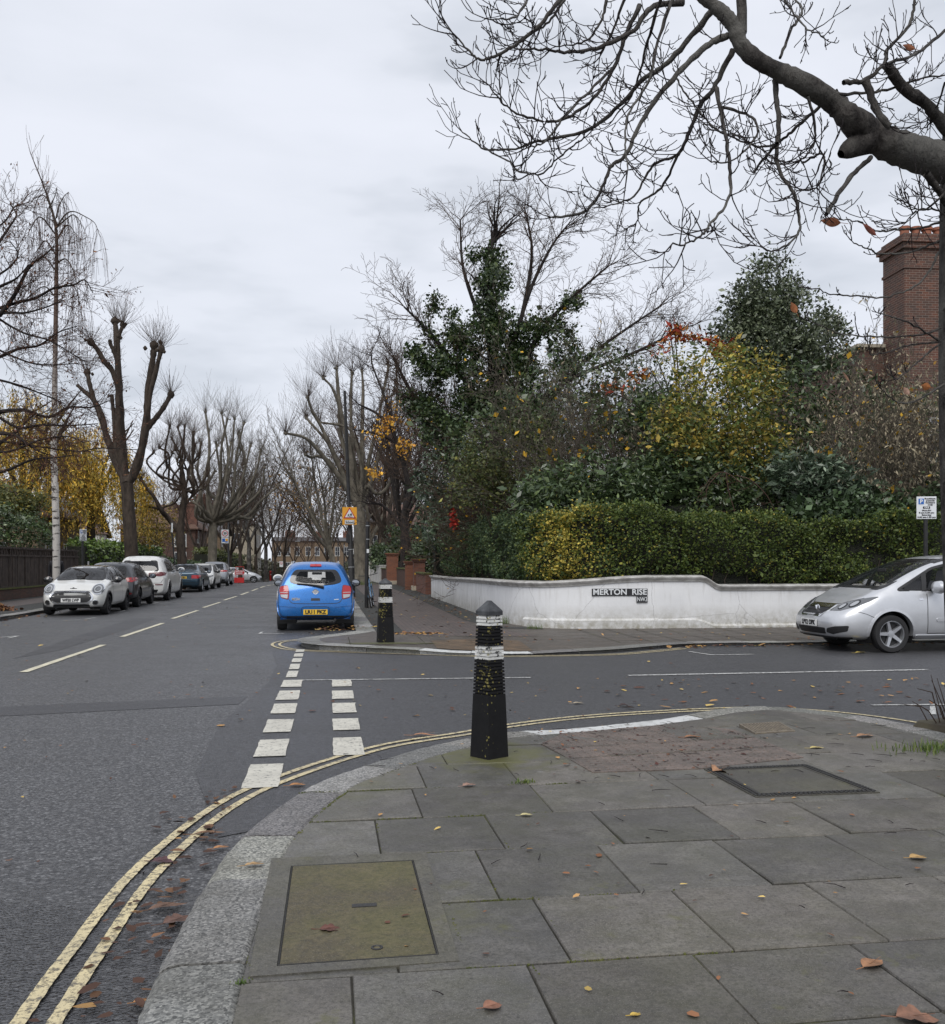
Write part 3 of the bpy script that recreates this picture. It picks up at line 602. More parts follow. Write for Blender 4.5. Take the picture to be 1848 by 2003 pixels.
b = MB(); b.prism([(p[0]+(2.88-p[0])*.2, p[1]+(5.7-p[1])*.2) for p in oq], .05, .108); b.c = [(.66, .64, .57)]*len(b.v); b.build('lid', MT['slab'], t, world=True, colors=True)
b = MB(); n = 26
for e in range(4):
    a, c_ = Vector((*oq[e], 0)), Vector((*oq[(e+1) % 4], 0)); cc = Vector((2.88, 5.7, 0))
    for rowk in (.05, .125):
        for k in range(n):
            p = a.lerp(c_, (k+.5+(.5 if rowk > .1 else 0))/n); p = p+(cc-p)*rowk; b.box((p.x, p.y, .1115), (.019, .019, .006))
b.build('lattice', MT['iron'], t, world=True)
t = thing('utility_cover', 'small buff ribbed iron cover near the kerb bend', 'utility cover', (3.67, 7.54, 0)); b = MB()
uq = [(3.44, 7.3), (3.82, 7.36), (3.9, 7.8), (3.5, 7.74)]; b.prism(uq, .06, .106); b.build('lid', MT['buffiron'], t, world=True, bevel=.003)
b = MB(); A_, B_, C_, D_ = [Vector((*p, .107)) for p in uq]
for k in range(1, 15):
    u = k/15; b.tube([A_.lerp(B_, u).lerp(D_.lerp(C_, u), .08), A_.lerp(B_, u).lerp(D_.lerp(C_, u), .92)], .005, 4)
b.build('ribs', MT['buffiron'], t, world=True)
# ---------------------------------------------------------------- white garden wall with coping, street name on it
def wall_top(r, s):
    if s > 20.0: return 1.07-.10*sstep((s-21)/15)
    a = 1.07+.13*sstep((r-4.3)/2.6)
    return a-.20*sstep((r-8.0)/.42)
def wall_sweep(B, path, prof, step=.12):
    P = resample(path, step); T = np.gradient(P, axis=0); T /= np.linalg.norm(T, axis=1)[:, None]; Nn = np.stack([T[:, 1], -T[:, 0]], 1); V = []; F = []
    for p, n in zip(P, Nn):
        pr = prof(p[0], p[1]); m = len(pr)
        for (o, z) in pr: V.append((p[0]+n[0]*o, p[1]+n[1]*o, z))
    for i in range(len(P)-1):
        for k in range(m-1): F.append((i*m+k, i*m+k+1, (i+1)*m+k+1, (i+1)*m+k))
    F.append(tuple(range(m))); F.append(tuple((len(P)-1)*m+k for k in reversed(range(m))))
    return B.add(V, F)
WP = [p for p in WALLP if p[1] < 40.9 and p[0] < 24]
WP = [(p[0], p[1]) for p in WP]                  # runs along the main road, round the corner, up the side road
t = thing('garden_wall', 'low white rendered garden wall with moulded coping curving round the corner', 'wall', (4.5, 19.7, 0))
b = MB(); wall_sweep(b, WP, lambda r, s: [(0, -.05), (0, wall_top(r, s)-.1), (-.23, wall_top(r, s)-.1), (-.23, -.05)]); b.build('wall', MT['wall'], t, world=True, smooth=True)
def cp(r, s):
    z = wall_top(r, s); return [(.012, z-.115), (.03, z-.11), (.035, z-.085), (.05, z-.07), (.075, z-.045), (.085, z-.02), (.075, z-.002), (.03, z), (-.11, z+.025), (-.25, z), (-.29, z-.03), (-.26, z-.115)]
b = MB(); wall_sweep(b, WP, cp); b.build('coping', MT['cope'], t, world=True, smooth=True)
def pl(r, s):
    z = .03+.25-.13*sstep((r-7.85)/.45); return [(.0, -.05), (.05, -.05), (.05, z-.03), (.02, z), (-.002, z+.01)]
b = MB(); wall_sweep(b, [p for p in WP if p[0] > 4.25 and p[1] < 21], pl); b.build('plinth', MT['wall'], t, world=True, smooth=True)
# street nameplate of black tiles let into the wall
def on_wall(px0, px1, ytop, ybot):
    u0 = (px0-924)/FPX; 
    def hit(px):
        best = None
        for d in np.arange(18, 24, .01):
            p = at(px, 1160, d); 
            for a, c in zip(WALLP, WALLP[1:]):
                if min(a[0], c[0]) <= p.x <= max(a[0], c[0]) and p.y > 0:
                    w = a[1]+(c[1]-a[1])*(p.x-a[0])/(c[0]-a[0]+1e-9)
                    if p.y >= w and a[1] < 20.6: return p, d
        return p, d
    (a, d0), (c, d1) = hit(px0), hit(px1)
    z1 = EYE+(1100-ytop)/FPX*d0; z0 = EYE+(1100-ybot)/FPX*d0
    return a, c, z0, z1
def plate_on(parent, name, a, c, z0, z1, mat, txt, h, bold, tmat, width, tiles=1):
    ex = Vector((c.x-a.x, c.y-a.y, 0)); L = ex.length; ex.normalize(); n = Vector((ex.y, -ex.x, 0)); mid = (Vector((a.x, a.y, 0))+Vector((c.x, c.y, 0)))/2
    Mx = Matrix(((ex.x, 0, n.x), (ex.y, 0, n.y), (0, 1, 0)))
    b = MB()
    for k in range(tiles):
        w = L/tiles; cc = mid+ex*(-L/2+w*(k+.5))+n*.022; b.box((cc.x, cc.y, (z0+z1)/2), (w-.004, (z1-z0), .03), M=Mx)
    o = b.build(name, mat, parent, world=True)
    b = MB(); T4 = Matrix.Translation(mid+n*.0395+Vector((0, 0, (z0+z1)/2))) @ Mx.to_4x4()
    add_text(b, txt, h, T4, bold, width=width)
    V, F = text_geo(txt, h, bold); k = width/(max(v[0] for v in V)-min(v[0] for v in V))
    b.build('lettering', tmat, o, world=False)
    l = o.matrix_world.translation
    for v in o.children[0].data.vertices: v.co -= parent.location
    return o
a, c, z0, z1 = on_wall(1157, 1265.5, 1151.5, 1165.5)
sg = thing('street_sign', 'black tiled street nameplate reading MERTON RISE NW3 set in the white wall', 'street sign', ((a.x+c.x)/2, (a.y+c.y)/2-.05, 0))
for v_ in (a, c): v_.y -= .0
o = plate_on(sg, 'name_tiles', a, c, z0, z1, MT['sign_black'], 'MERTON  RISE', .17, .004, MT['sign_white'], (c-a).length*.965, 11)
a2, c2, z2_, z3_ = on_wall(1244, 1265.5, 1166, 1178.5)
plate_on(sg, 'district_tiles', a2, c2, z2_, z3_-.003, MT['sign_black'], 'NW3', .13, .001, MT['sign_white'], (c2-a2).length*.9, 2)
# ---------------------------------------------------------------- bollards
def bollard(label, loc, rz, h, wb, wt, seed, grp='ribbed black and white street bollards', lich=True):
    t = thing('bollard', label, 'bollard', loc, rz, grp); B = {k: MB() for k in 'bwu'}
    zt = h-.075; w = lambda z: wb+(wt*1.0-wb)*min(1, z/zt)
    q = random.Random(seed)
    def frustum(mb, z0, z1, g0=0, g1=0):
        a0, a1 = w(z0)/2-g0, w(z1)/2-g1
        V = [(sx*a0, sy*a0, z0) for sx, sy in ((-1, -1), (1, -1), (1, 1), (-1, 1))]+[(sx*a1, sy*a1, z1) for sx, sy in ((-1, -1), (1, -1), (1, 1), (-1, 1))]
        mb.add(V, [(k, (k+1) % 4, 4+(k+1) % 4, 4+k) for k in range(4)]+[(3, 2, 1, 0), (4, 5, 6, 7)])
    zr = h*.39; band = lambda z: 'u' if .85 < z/h < .935 else 'w' if .625 < z/h < .708 else 'b'
    frustum(B['b'], 0, zr); z = zr; n = 24; st = (zt-.03-zr)/n
    for k in range(n):
        g = .0105; key = band(z+st/2); frustum(B[key], z, z+st*.64); frustum(B[key], z+st*.64, z+st, g, g); z += st
    mid = MB()
    B['b'].build('post', MT['bollard_black'], t, fix=True)
    for k_ in ('u', 'w'): B[k_].build('white_band', MT['bollard_white'], t)
    c = MB(); a = w(zt)/2+.006
    V = []
    for (s_, z_) in ((a, zt-.03), (a, zt), (a*.93, zt+.008), (.012, h), ): V += [(x*s_, y*s_, z_) for x, y in ((-1, -1), (1, -1), (1, 1), (-1, 1))]
    F = [(4*i+k, 4*i+(k+1) % 4, 4*i+4+(k+1) % 4, 4*i+4+k) for i in range(3) for k in range(4)]+[(3, 2, 1, 0), (12, 13, 14, 15)]
    c.add(V, F); c.build('cap', MT['bollard_cap'], t, bevel=.004); return t
def bol_mat(name, col, lich):
    m, nt, N, L, b = newmat(name); oc = objco(N); f = noise(N, L, oc, 9, 6, .75); c = mixc(N, L, ramp(N, L, f, [(.4, 0), (.7, .6)]), col, tuple(x*.6+.01 for x in col))
    if col[0] > .3: c = mixc(N, L, ramp(N, L, noise(N, L, oc, 17, 5, .7), [(.56, 0), (.60, 1)]), c, (.03, .03, .03))
    sx = N.new('ShaderNodeSeparateXYZ'); L.new(oc, sx.inputs[0])
    # lichen keeps to two neighbouring edges of the post
    v = N.new('ShaderNodeTexVoronoi'); v.inputs['Scale'].default_value = 34; L.new(oc, v.inputs[0])
    k = N.new('ShaderNodeMath'); k.operation = 'MULTIPLY_ADD'; k.inputs[1].default_value = .55; L.new(v.outputs['Distance'], k.inputs[0]); L.new(noise(N, L, oc, 7, 4, .7), k.inputs[2])
    a = N.new('ShaderNodeMapRange'); xy = N.new('ShaderNodeMath'); L.new(sx.outputs[0], xy.inputs[0]); L.new(sx.outputs[1], xy.inputs[1]); L.new(xy.outputs[0], a.inputs[0]); a.inputs[1].default_value = -.02; a.inputs[2].default_value = -.16; a.inputs[3].default_value = .22; a.inputs[4].default_value = 0
    z = N.new('ShaderNodeMapRange'); L.new(sx.outputs[2], z.inputs[0]); z.inputs[1].default_value = .38; z.inputs[2].default_value = .48; z.inputs[3].default_value = .18; z.inputs[4].default_value = 0
    s1 = N.new('ShaderNodeMath'); L.new(k.outputs[0], s1.inputs[0]); L.new(a.outputs[0], s1.inputs[1]); s2 = N.new('ShaderNodeMath'); L.new(s1.outputs[0], s2.inputs[0]); L.new(z.outputs[0], s2.inputs[1])
    c = mixc(N, L, ramp(N, L, s2.outputs[0], [(.70, .92*lich), (.78, 0)]), c, (.21, .185, .06)); L.new(c, b.inputs['Base Color']); b.inputs['Roughness'].default_value = .8; b.inputs['Specular IOR Level'].default_value = .14
    bumpn(N, L, f, .5, .006, b); return m
MT['bollard_black'] = bol_mat('bollard_black', (.011, .011, .012), .95); MT['bollard_white'] = bol_mat('bollard_white', (.62, .62, .60), .85)
MT['bollard_cap'] = M('bollard_cap', (.03, .032, .036), .6, col2=(.10, .105, .11), vs=10, bump=.3, bs=40, r2=(.45, .75))
bollard('large black ribbed bollard with white bands and lichen on the near pavement', (1.14, 6.73, .1), rad(45-12), 1.125, .195, .128, 1)
bollard('black ribbed bollard with white bands at the far pavement corner', (.97, 16.62, .1), rad(3), 1.12, .285, .20, 2)
# ---------------------------------------------------------------- posts and signs
def facing(p): return math.atan2(p.x, p.y)
def post(B, loc, h, r=.038, lean=(0, 0)): B.tube([(0, 0, 0), (lean[0], lean[1], h)], r, 10)
def psign(label, base, h, w, hh, ang, rows, grp='permit parking signs on black posts', offx=0):
    t = thing('parking_sign', label, 'parking sign', base, 0, grp); b = MB(); post(b, None, h, .04); b.build('post', MT['black'], t, smooth=True)
    Mx = Matrix.Rotation(ang, 4, 'Z'); b = MB(); b.box((0, 0, 0), (w, .012, hh)); o = b.build('sign_plate', MT['sign_white'], t, bevel=.004); o.location = Mx @ Vector((offx, -.048, 0))+Vector((0, 0, h-hh*.45)); o.rotation_euler = (0, 0, ang)
    up = Matrix(((1, 0, 0, 0), (0, 0, -1, -.008), (0, 1, 0, 0), (0, 0, 0, 1)))
    bb = MB(); bb.box((-w*.27, -.008, hh*.28), (w*.27, .006, hh*.25)); bb.build('blue_square', MT['sign_blue'], o)
    bt = MB(); add_text(bt, 'P', hh*.24, up @ Matrix.Translation((-w*.27, hh*.275, .005)), .004); bt.build('symbol', MT['sign_white'], o)
    bz = MB(); bz.box((0, -.008, hh*.005), (w*.36, .006, hh*.10)); bz.build('zone_patch', MT['sign_black'], o)
    bt = MB(); add_text(bt, 'CA-B', hh*.085, up @ Matrix.Translation((0, hh*.005, .005)), .002); bt.build('zone_letters', MT['sign_white'], o)
    bt = MB()
    for (s_, x, y, k) in (('Resident', .17, .40, .56), ('permit', .19, .31, .44), ('holders', .19, .22, .48), ('only', .19, .13, .28), ('Mon-Fri', 0, -.125, .46), ('8 am-6.30 pm', 0, -.225, .78), ('Saturday', 0, -.325, .5), ('9.30 am-1.30 pm', 0, -.425, .94)):
        add_text(bt, s_, hh*.088, up @ Matrix.Translation((x*w, y*hh, 0)), .0015, width=k*w*.98)
    bt.build('lettering', MT['sign_black'], o); return t
p = at(1810, 1100, 18.6); psign('white permit parking sign on a post behind the silver people carrier', (p.x, p.y, .05), 2.72, .37, .44, rad(-16), 1)
p = at(161.5, 1100, 35.6); psign('white permit parking sign on a post beside the birch trunk and dark fence', (p.x, p.y, .1), 2.62, .27, .44, rad(40), 1)
p = at(345.5, 1100, 56); t = thing('parking_sign', 'thin parking sign seen nearly edge-on between the two bare street trees', 'parking sign', (p.x, p.y, .1), 0, 'permit parking signs on black posts')
b = MB(); b.tube([(0, 0, 0), (-.32, 0, 3.75)], .045, 8); b.build('post', MT['black'], t, smooth=True); b = MB(); b.box((-.27, -.06, 3.45), (.05, .24, .55), rad(25)); b.build('sign_plate', MT['sign_white'], t)
# school warning sign on the leaning lamp post
p = at(689, 1150, 37.8); top = at(674, 770, 37.8)
t = thing('lamp_post', 'tall black leaning lamp column carrying the amber school sign', 'lamp post', (p.x, p.y, .1)); dx = top.x-p.x
L = lambda z: dx*(z-.1)/(top.z-.1)
b = MB(); b.tube([(0, 0, -.05), (L(1.5), 0, 1.5), (L(1.55), 0, 1.55), (L(2.9), 0, 2.9), (L(2.95), 0, 2.95), (L(5), 0, 5), (L(top.z), 0, top.z)], [.13, .125, .1, .1, .08, .07, .055], 12); b.build('column', MT['black'], t, smooth=True)
for z_, r_ in ((1.9, .106), (1.2, .131)): b = MB(); b.tube([(L(z_), 0, z_), (L(z_+.03), 0, z_+.03)], r_, 12); b.build('collar', MT['sign_grey'], t)
b = MB(); b.box((L(2.5)-.1, -.05, 2.35), (.12, .16, .34)); b.build('junction_box', MT['blackplastic'], t)
sp = at(683.5, 1009.5, 37.6); ss_ = thing('school_sign', 'amber backed school warning sign with red triangle on the leaning lamp post', 'road sign', (sp.x, sp.y-.12, sp.z), rad(-1))
w, h = .565, .70; b = MB(); b.box((0, 0, 0), (w, .012, h)); b.build('backboard', MT['sign_amber'], ss_)
def poly_plate(name, pts, y, mat, par, th=.006):
    b = MB(); b.prism(pts, 0, th, f=lambda x, z, k: (x, y-k, z)); return b.build(name, mat, par)
tri = lambda s_, cz: [(-.29*s_*.86, cz-.155*s_), (.29*s_*.86, cz-.155*s_), (0, cz+.29*s_)]
poly_plate('red_triangle', tri(1, .055), -.006, MT['sign_red'], ss_); poly_plate('white_triangle', tri(.73, .06), -.012, MT['sign_white'], ss_)
def kid(x, z, k, fl=1):
    b = MB(); f = lambda a, c: (x+a*k*fl, z+c*k)
    b.prism([f(.012*math.cos(a)+.012, .012*math.sin(a)+.085) for a in [i*math.pi/4 for i in range(8)]], 0, .003, f=lambda x, z, q: (x, -.019-q, z))
    for P in ([(-.02, .07), (.02, .07), (.03, .02), (-.03, .02)], [(-.028, .02), (-.008, .02), (-.03, -.05), (-.045, -.045)], [(.008, .02), (.03, .02), (.05, -.045), (.035, -.05)], [(.015, .07), (.05, .035), (.043, .028), (.015, .055)], [(-.015, .07), (-.05, .045), (-.045, .035), (-.012, .055)]):
        b.prism([f(*q) for q in P], 0, .003, f=lambda x, z, q: (x, -.019-q, z))
    return b
kid(-.045, .0, .85).build('child_symbol', MT['sign_black'], ss_); kid(.055, .01, 1.1).build('child_symbol', MT['sign_black'], ss_)
b = MB(); b.box((0, -.009, -.245), (.385, .006, .17)); b.build('caption_border', MT['sign_black'], ss_); b = MB(); b.box((0, -.0135, -.245), (.365, .006, .15)); b.build('caption_panel', MT['sign_white'], ss_)
b = MB(); add_text(b, 'School', .13, Matrix(((1, 0, 0, 0), (0, 0, -1, -.018), (0, 1, 0, -.25), (0, 0, 0, 1))), .004, width=.31); b.build('lettering', MT['sign_black'], ss_)
# short black post with bands
p = at(716.7, 1189, 29.2); t = thing('signpost', 'black unlit post with grey bands that the bicycle leans on', 'post', (p.x, p.y, .1)); b = MB(); b.tube([(0, 0, 0), (.01, 0, 1.3), (.04, 0, 2.66)], [.062, .06, .058], 12); b.build('column', MT['black'], t, smooth=True)
for z in (2.1, 2.52): b = MB(); b.tube([(.035, 0, z), (.035, 0, z+.025)], .064, 12); b.build('band', MT['sign_grey'], t)
b = MB(); b.box((.04, -.062, 1.75), (.07, .006, .12)); b.build('sticker', MT['sign_white'], t)
def lamp(label, base, h, arm, rz=0, r=.09):
    t = thing('lamp_post', label, 'lamp post', base, rz, 'black street lamp posts along the road'); b = MB(); b.tube([(0, 0, 0), (0, 0, 1.6), (0, 0, 1.65), (0, 0, h)], [r*1.3, r*1.3, r*.85, r*.6], 10); b.build('column', MT['black'], t, smooth=True)
    b = MB(); b.tube([(0, 0, h-.02), (arm*.08, 0, h+.35), (arm*.35, 0, h+.62), (arm, 0, h+.7)], .04, 6); b.build('arm', MT['black'], t, smooth=True); b = MB(); b.box((arm*1.12, 0, h+.68), (abs(arm)*.4, .22, .12)); b.build('lantern', MT['sign_grey'], t, bevel=.03); return t
def base_at(px, d): p = at(px, 1100, d); return (p.x, p.y, gz(p.y)+.1)
lamp('black lamp post carrying the twenty speed limit sign', base_at(447, 84), 9.2, 1.3)
lamp('distant black lamp post by the red pillar box with its arm reaching over the road', base_at(532, 149), 8.2, 2.4)
lamp('farthest black lamp post on the left kerb, behind the round no-turn sign', base_at(554, 182), 6.8, 2.4)
lamp('distant black lamp post to the right of the blue car roof with a curved arm', base_at(661, 128), 7.4, -1.5)
p = at(657+210-225+35, 1085, 100); t = thing('signpost', 'dark narrow post with a grey sign back seen beyond the blue car', 'post', base_at(673, 62)); b = MB(); b.tube([(0, 0, 0), (0, 0, 2.7)], .04, 8); b.build('column', MT['black'], t); b = MB(); b.box((.0, 0, 2.3), (.05, .3, .55)); b.build('sign_plate', MT['sign_grey'], t)
# 20 sign
p = at(440, 1050, 83.2); t = thing('speed_sign', 'white twenty speed limit sign with red ring above a small coloured picture plate', 'road sign', (p.x, p.y, p.z), rad(6)); b = MB(); b.box((0, 0, .3), (.62, .02, .66)); b.build('plate', MT['sign_white'], t)
b = MB(); b.lathe([(.27, -.02), (.27, -.011)], 24, (0, 0, .3), 'y'); b.build('red_ring', MT['sign_red'], t); b = MB(); b.lathe([(.205, -.03), (.205, -.02)], 24, (0, 0, .3), 'y'); b.build('white_disc', MT['sign_white'], t)
b = MB(); add_text(b, '20', .28, Matrix(((1, 0, 0, 0), (0, 0, -1, -.032), (0, 1, 0, .3), (0, 0, 0, 1))), .012); b.build('numerals', MT['sign_black'], t)
b = MB(); b.box((0, 0, -.32), (.6, .02, .5)); o = b.build('picture_plate', MT['sign_white'], t)
for (x, z, w_, h_, m) in ((-.12, -.3, .24, .3, 'sign_blue'), (.14, -.27, .2, .22, 'sign_amber'), (.12, -.45, .24, .1, 'sign_blue')):
    b = MB(); b.box((x, -.014, z), (w_, .006, h_)); b.build('picture', MT[m], o)
p = at(550, 1103.5, 138); t = thing('road_sign', 'small white plate with a red no-turn roundel before the distant traffic island', 'road sign', (p.x, p.y, p.z), 0); b = MB(); b.box((0, 0, 0), (.5, .02, .82)); b.build('plate', MT['sign_white'], t)
b = MB(); b.lathe([(.2, -.02), (.2, -.011)], 20, (0, 0, .14), 'y'); b.build('red_ring', MT['sign_red'], t); b = MB(); b.lathe([(.145, -.03), (.145, -.02)], 20, (0, 0, .14), 'y'); b.build('white_disc', MT['sign_white'], t); b = MB(); b.box((0, -.034, .14), (.3, .006, .04), M=Matrix.Rotation(rad(40), 3, 'Y')); b.build('bar', MT['sign_red'], t)
b = MB(); b.tube([(0, .05, -3.2), (0, .05, .4)], .04, 8); b.build('post', MT['black'], t)
p = at(560, 1130, 121); t = thing('keep_left_bollard', 'amber keep-left bollard with blue arrow disc in the far road', 'traffic bollard', (p.x, p.y, gz(p.y))); b = MB(); b.box((0, 0, .55), (.5, .2, 1.1)); b.build('base', MT['blackplastic'], t, bevel=.05); b = MB(); b.box((0, -.02, 1.05), (.44, .2, .78)); b.build('amber_face', MT['sign_amber'], t); b = MB(); b.lathe([(.17, -.15), (.17, -.12)], 18, (0, 0, 1.12), 'y'); b.build('blue_disc', MT['sign_blue'], t)
b = MB(); b.box((0, -.155, 1.12), (.2, .008, .05), M=Matrix.Rotation(rad(45), 3, 'Y')); b.build('arrow', MT['sign_white'], t)
# red diversion sign
p = at(469, 1120, 73); z0 = gz(p.y)+.1; t = thing('diversion_sign', 'red arrow-shaped DIVERTED TRAFFIC board on red frames beyond the parked cars', 'road sign', (p.x, p.y, z0), rad(4)); H = p.z-z0
ar = lambda s_: [(-.42*s_, -.17*s_), (.27*s_, -.17*s_), (.42*s_, 0), (.27*s_, .17*s_), (-.42*s_, .17*s_)]
bb = lambda nm, s_, y, m: MB().prism([(x, z+H) for x, z in ar(s_)], 0, .01, f=lambda x, z, k: (x, y-k, z)).build(nm, MT[m], t)
bb('board', 1, 0, 'sign_white'); bb('red_face', .9, -.011, 'sign_red')
for i, s_ in enumerate(('DIVERTED', 'TRAFFIC')):
    b = MB(); add_text(b, s_, .12, Matrix(((1, 0, 0, -.06), (0, 0, -1, -.026), (0, 1, 0, H+.06-.13*i), (0, 0, 0, 1))), .003, width=.54); b.build('lettering', MT['sign_white'], t)
b = MB()
for x in (-.3, .3):
    b.tube([(x, 0, 0), (x, .03, H+.45)], .02, 6); b.tube([(x, -.3, .03), (x, .3, .03)], .02, 6)
b.tube([(-.3, 0, H+.45), (.3, 0, H+.45)], .02, 6); b.box((-.05, .06, .22), (.75, .03, .4)); b.build('frame', MT['red'], t)
# pillar box
p = at(530.3, 1120, 150); t = thing('pillar_box', 'red cylindrical pillar box on the far left pavement', 'post box', (p.x, p.y, gz(p.y)+.1)); b = MB(); b.lathe([(.3, 0), (.3, .12), (.26, .14), (.26, 1.3)], 18); b.build('body', MT['red'], t, smooth=True)
b = MB(); b.lathe([(.26, 1.3), (.3, 1.32), (.31, 1.4), (.24, 1.5), (0, 1.56)], 18); b.build('cap', MT['red'], t, smooth=True); b = MB(); b.box((0, -.26, 1.18), (.25, .03, .04)); b.build('slot', MT['sign_black'], t); b = MB(); b.box((0, -.258, .95), (.14, .02, .2)); b.build('notice_plate', MT['sign_white'], t)
# ---------------------------------------------------------------- brick piers, gate, side walls on the right pavement
def pier(label, c, w, h, mat, cap=.06, foot=True):
    t = thing('brick_pier', label, 'gate pier', (c[0], c[1], .1), 0, 'mossy brick gate piers'); b = MB(); b.box((0, 0, h/2), (w, w, h)); b.build('shaft', MT[mat], t)
    b = MB(); b.box((0, 0, h+.04), (w+.1, w+.1, .08)); b.box((0, 0, h+.11), (w+.2, w+.2, .06)); b.build('cap', MT[mat], t)
    b = MB(); b.box((0, 0, h+.155), (w+.14, w+.14, .03)); b.build('moss_top', MT['moss'], t, bevel=.012)
    if foot: b = MB(); b.box((-.02, -.04, .12), (w+.14, w+.16, .24)); b.build('footing', MT['stone'], t, bevel=.03)
    return t
pier('mossy capped dark brick pier at the end of the white wall', (4.4, 46.9), .56, 1.42, 'brick'); pier('slim orange brick pier just behind the first pier', (4.05, 48.6), .4, 1.32, 'brick_or', foot=False)
pier('tall orange brick gate pier with a flat mossy cap', (4.75, 59.5), .62, 2.0, 'brick_or'); pier('orange brick gate pier in front of the black gate leaf', (3.95, 60.2), .72, 1.84, 'brick_or')
def simple_wall(name, label, a, c, h, th, mat, cap=None, z=.1):
    a = Vector((*a, 0)); c = Vector((*c, 0)); d = c-a; t = thing(name, label, 'wall', (a.x, a.y, z+gz(a.y))); ang = math.atan2(d.y, d.x); b = MB(); b.box((d.x/2, d.y/2, h/2), (d.length, th, h), ang); b.build('wall', MT[mat], t)
    if cap: b = MB(); b.box((d.x/2, d.y/2, h+.04), (d.length, th+.1, .08), ang); b.build('coping', MT[cap], t, bevel=.02)
    return t
simple_wall('brick_wall', 'low brick wall with mossy top between the brick piers', (4.35, 49), (4.3, 59), 1.0, .3, 'brick_dk', 'moss'); simple_wall('brick_wall', 'short brick wall joining the white wall to the first pier', (4.25, 41.0), (4.35, 46.5), .86, .25, 'brick', 'moss')
t = thing('garden_gate', 'narrow black iron gate leaf between the orange brick piers', 'gate', (4.4, 59.7, .1)); b = MB(); b.tube([(-.1, 0, .05), (-.1, 0, 1.5), (.06, 0, 1.5), (.06, 0, .05), (-.1, 0, .05)], .025, 6); b.build('gate_frame', MT['black'], t); b = MB(); b.box((-.02, 0, .75), (.14, .02, 1.38)); b.build('panel', MT['black'], t)
simple_wall('brick_wall', 'dark brick wall under the laurel hedge beyond the gate', (4.0, 61), (3.7, 66), .95, .3, 'brick_dk', 'moss')
simple_wall('white_wall', 'low white wall running back beside the far white pier', (3.6, 66.2), (3.4, 77), 1.15, .25, 'stucco', 'cope')
simple_wall('white_wall', 'low white wall crossing behind the plane trunk', (3.3, 77.5), (1.9, 79), 1.0, .25, 'stucco', 'cope')
t = thing('white_pier', 'white rendered gate pier with a flat cap beyond the plane trunk', 'gate pier', (2.95, 76, gz(76)+.1)); b = MB(); b.box((0, 0, 1.1), (.5, .5, 2.2)); b.build('shaft', MT['stucco'], t); b = MB(); b.box((0, 0, 2.25), (.64, .64, .1)); b.build('cap', MT['stucco'], t, bevel=.02)
t = thing('white_pier', 'short white end post of the low white wall nearest the brick wall', 'gate pier', (3.65, 66, .05)); b = MB(); b.box((0, 0, .6), (.42, .42, 1.2)); b.build('shaft', MT['stucco'], t); b = MB(); b.box((0, 0, 1.23), (.5, .5, .07)); b.build('cap', MT['stucco'], t, bevel=.02)
# ---------------------------------------------------------------- left: timber fence
t = thing('timber_fence', 'tall dark brown timber fence with a trellis top along the left pavement', 'fence', (-12.0, 28, .1)); lo = MB(); lo.box((0, 10, .15), (.3, 40, .5)); lo.build('brick_footing', MT['brick_dk'], t)
lo = MB(); lo.box((.02, 10, .42), (.34, 40, .05)); lo.build('mossy_ledge', MT['moss'], t)
bd = MB(); rail = MB(); tr = MB(); q = random.Random(4); y = -10
while y < 19.9:
    w = .15; bd.box((q.uniform(-.012, .012), y+w/2, 1.03), (.022, w-.012, 1.22)); y += w
for y in np.arange(-10, 20.5, 1.83):
    p = MB(); p.box((-.02, y, 1.0), (.11, .11, 2.02)); p.build('post', MT['fence'], t)
for z in (.46, 1.66, 1.95): rail.box((.03, 5, z), (.06, 30, .07))
for y in np.arange(-10, 20, .3): tr.box((.0, y, 1.8), (.02, .05, .28))
bd2 = MB(); bd2.box((-.03, 5, 1.8), (.012, 30, .26)); bd2.build('backing_board', MT['fence'], t)
bd.build('boards', MT['fence'], t); rail.build('rails', MT['fence'], t); tr.build('trellis', MT['fence'], t)
p = at(172.7, 1106, 46); t = thing('hydrant_box', 'small red box fixed at the end of the dark fence', 'box', (p.x, p.y, p.z-.1)); b = MB(); b.box((0, 0, 0), (.19, .12, .2)); b.build('box', MT['red'], t, bevel=.01); b = MB(); b.box((0, .02, .2), (.07, .06, .2)); b.build('stem', MT['sign_grey'], t); b = MB(); b.tube([(0, .04, -1.15), (0, .04, -.1)], .04, 6); b.build('post', MT['fence'], t)
p = at(192, 1094, 50); t = thing('gate_post', 'dark timber gate post standing in front of the laurel hedge', 'gate post', (p.x, p.y, .1)); b = MB(); b.box((0, 0, 1.0), (.16, .16, 2.0)); b.build('post', MT['fence'], t); b = MB(); b.lathe([(.09, 2.0), (.12, 2.08), (.09, 2.17), (0, 2.2)], 10); b.build('finial', MT['fence'], t, smooth=True)
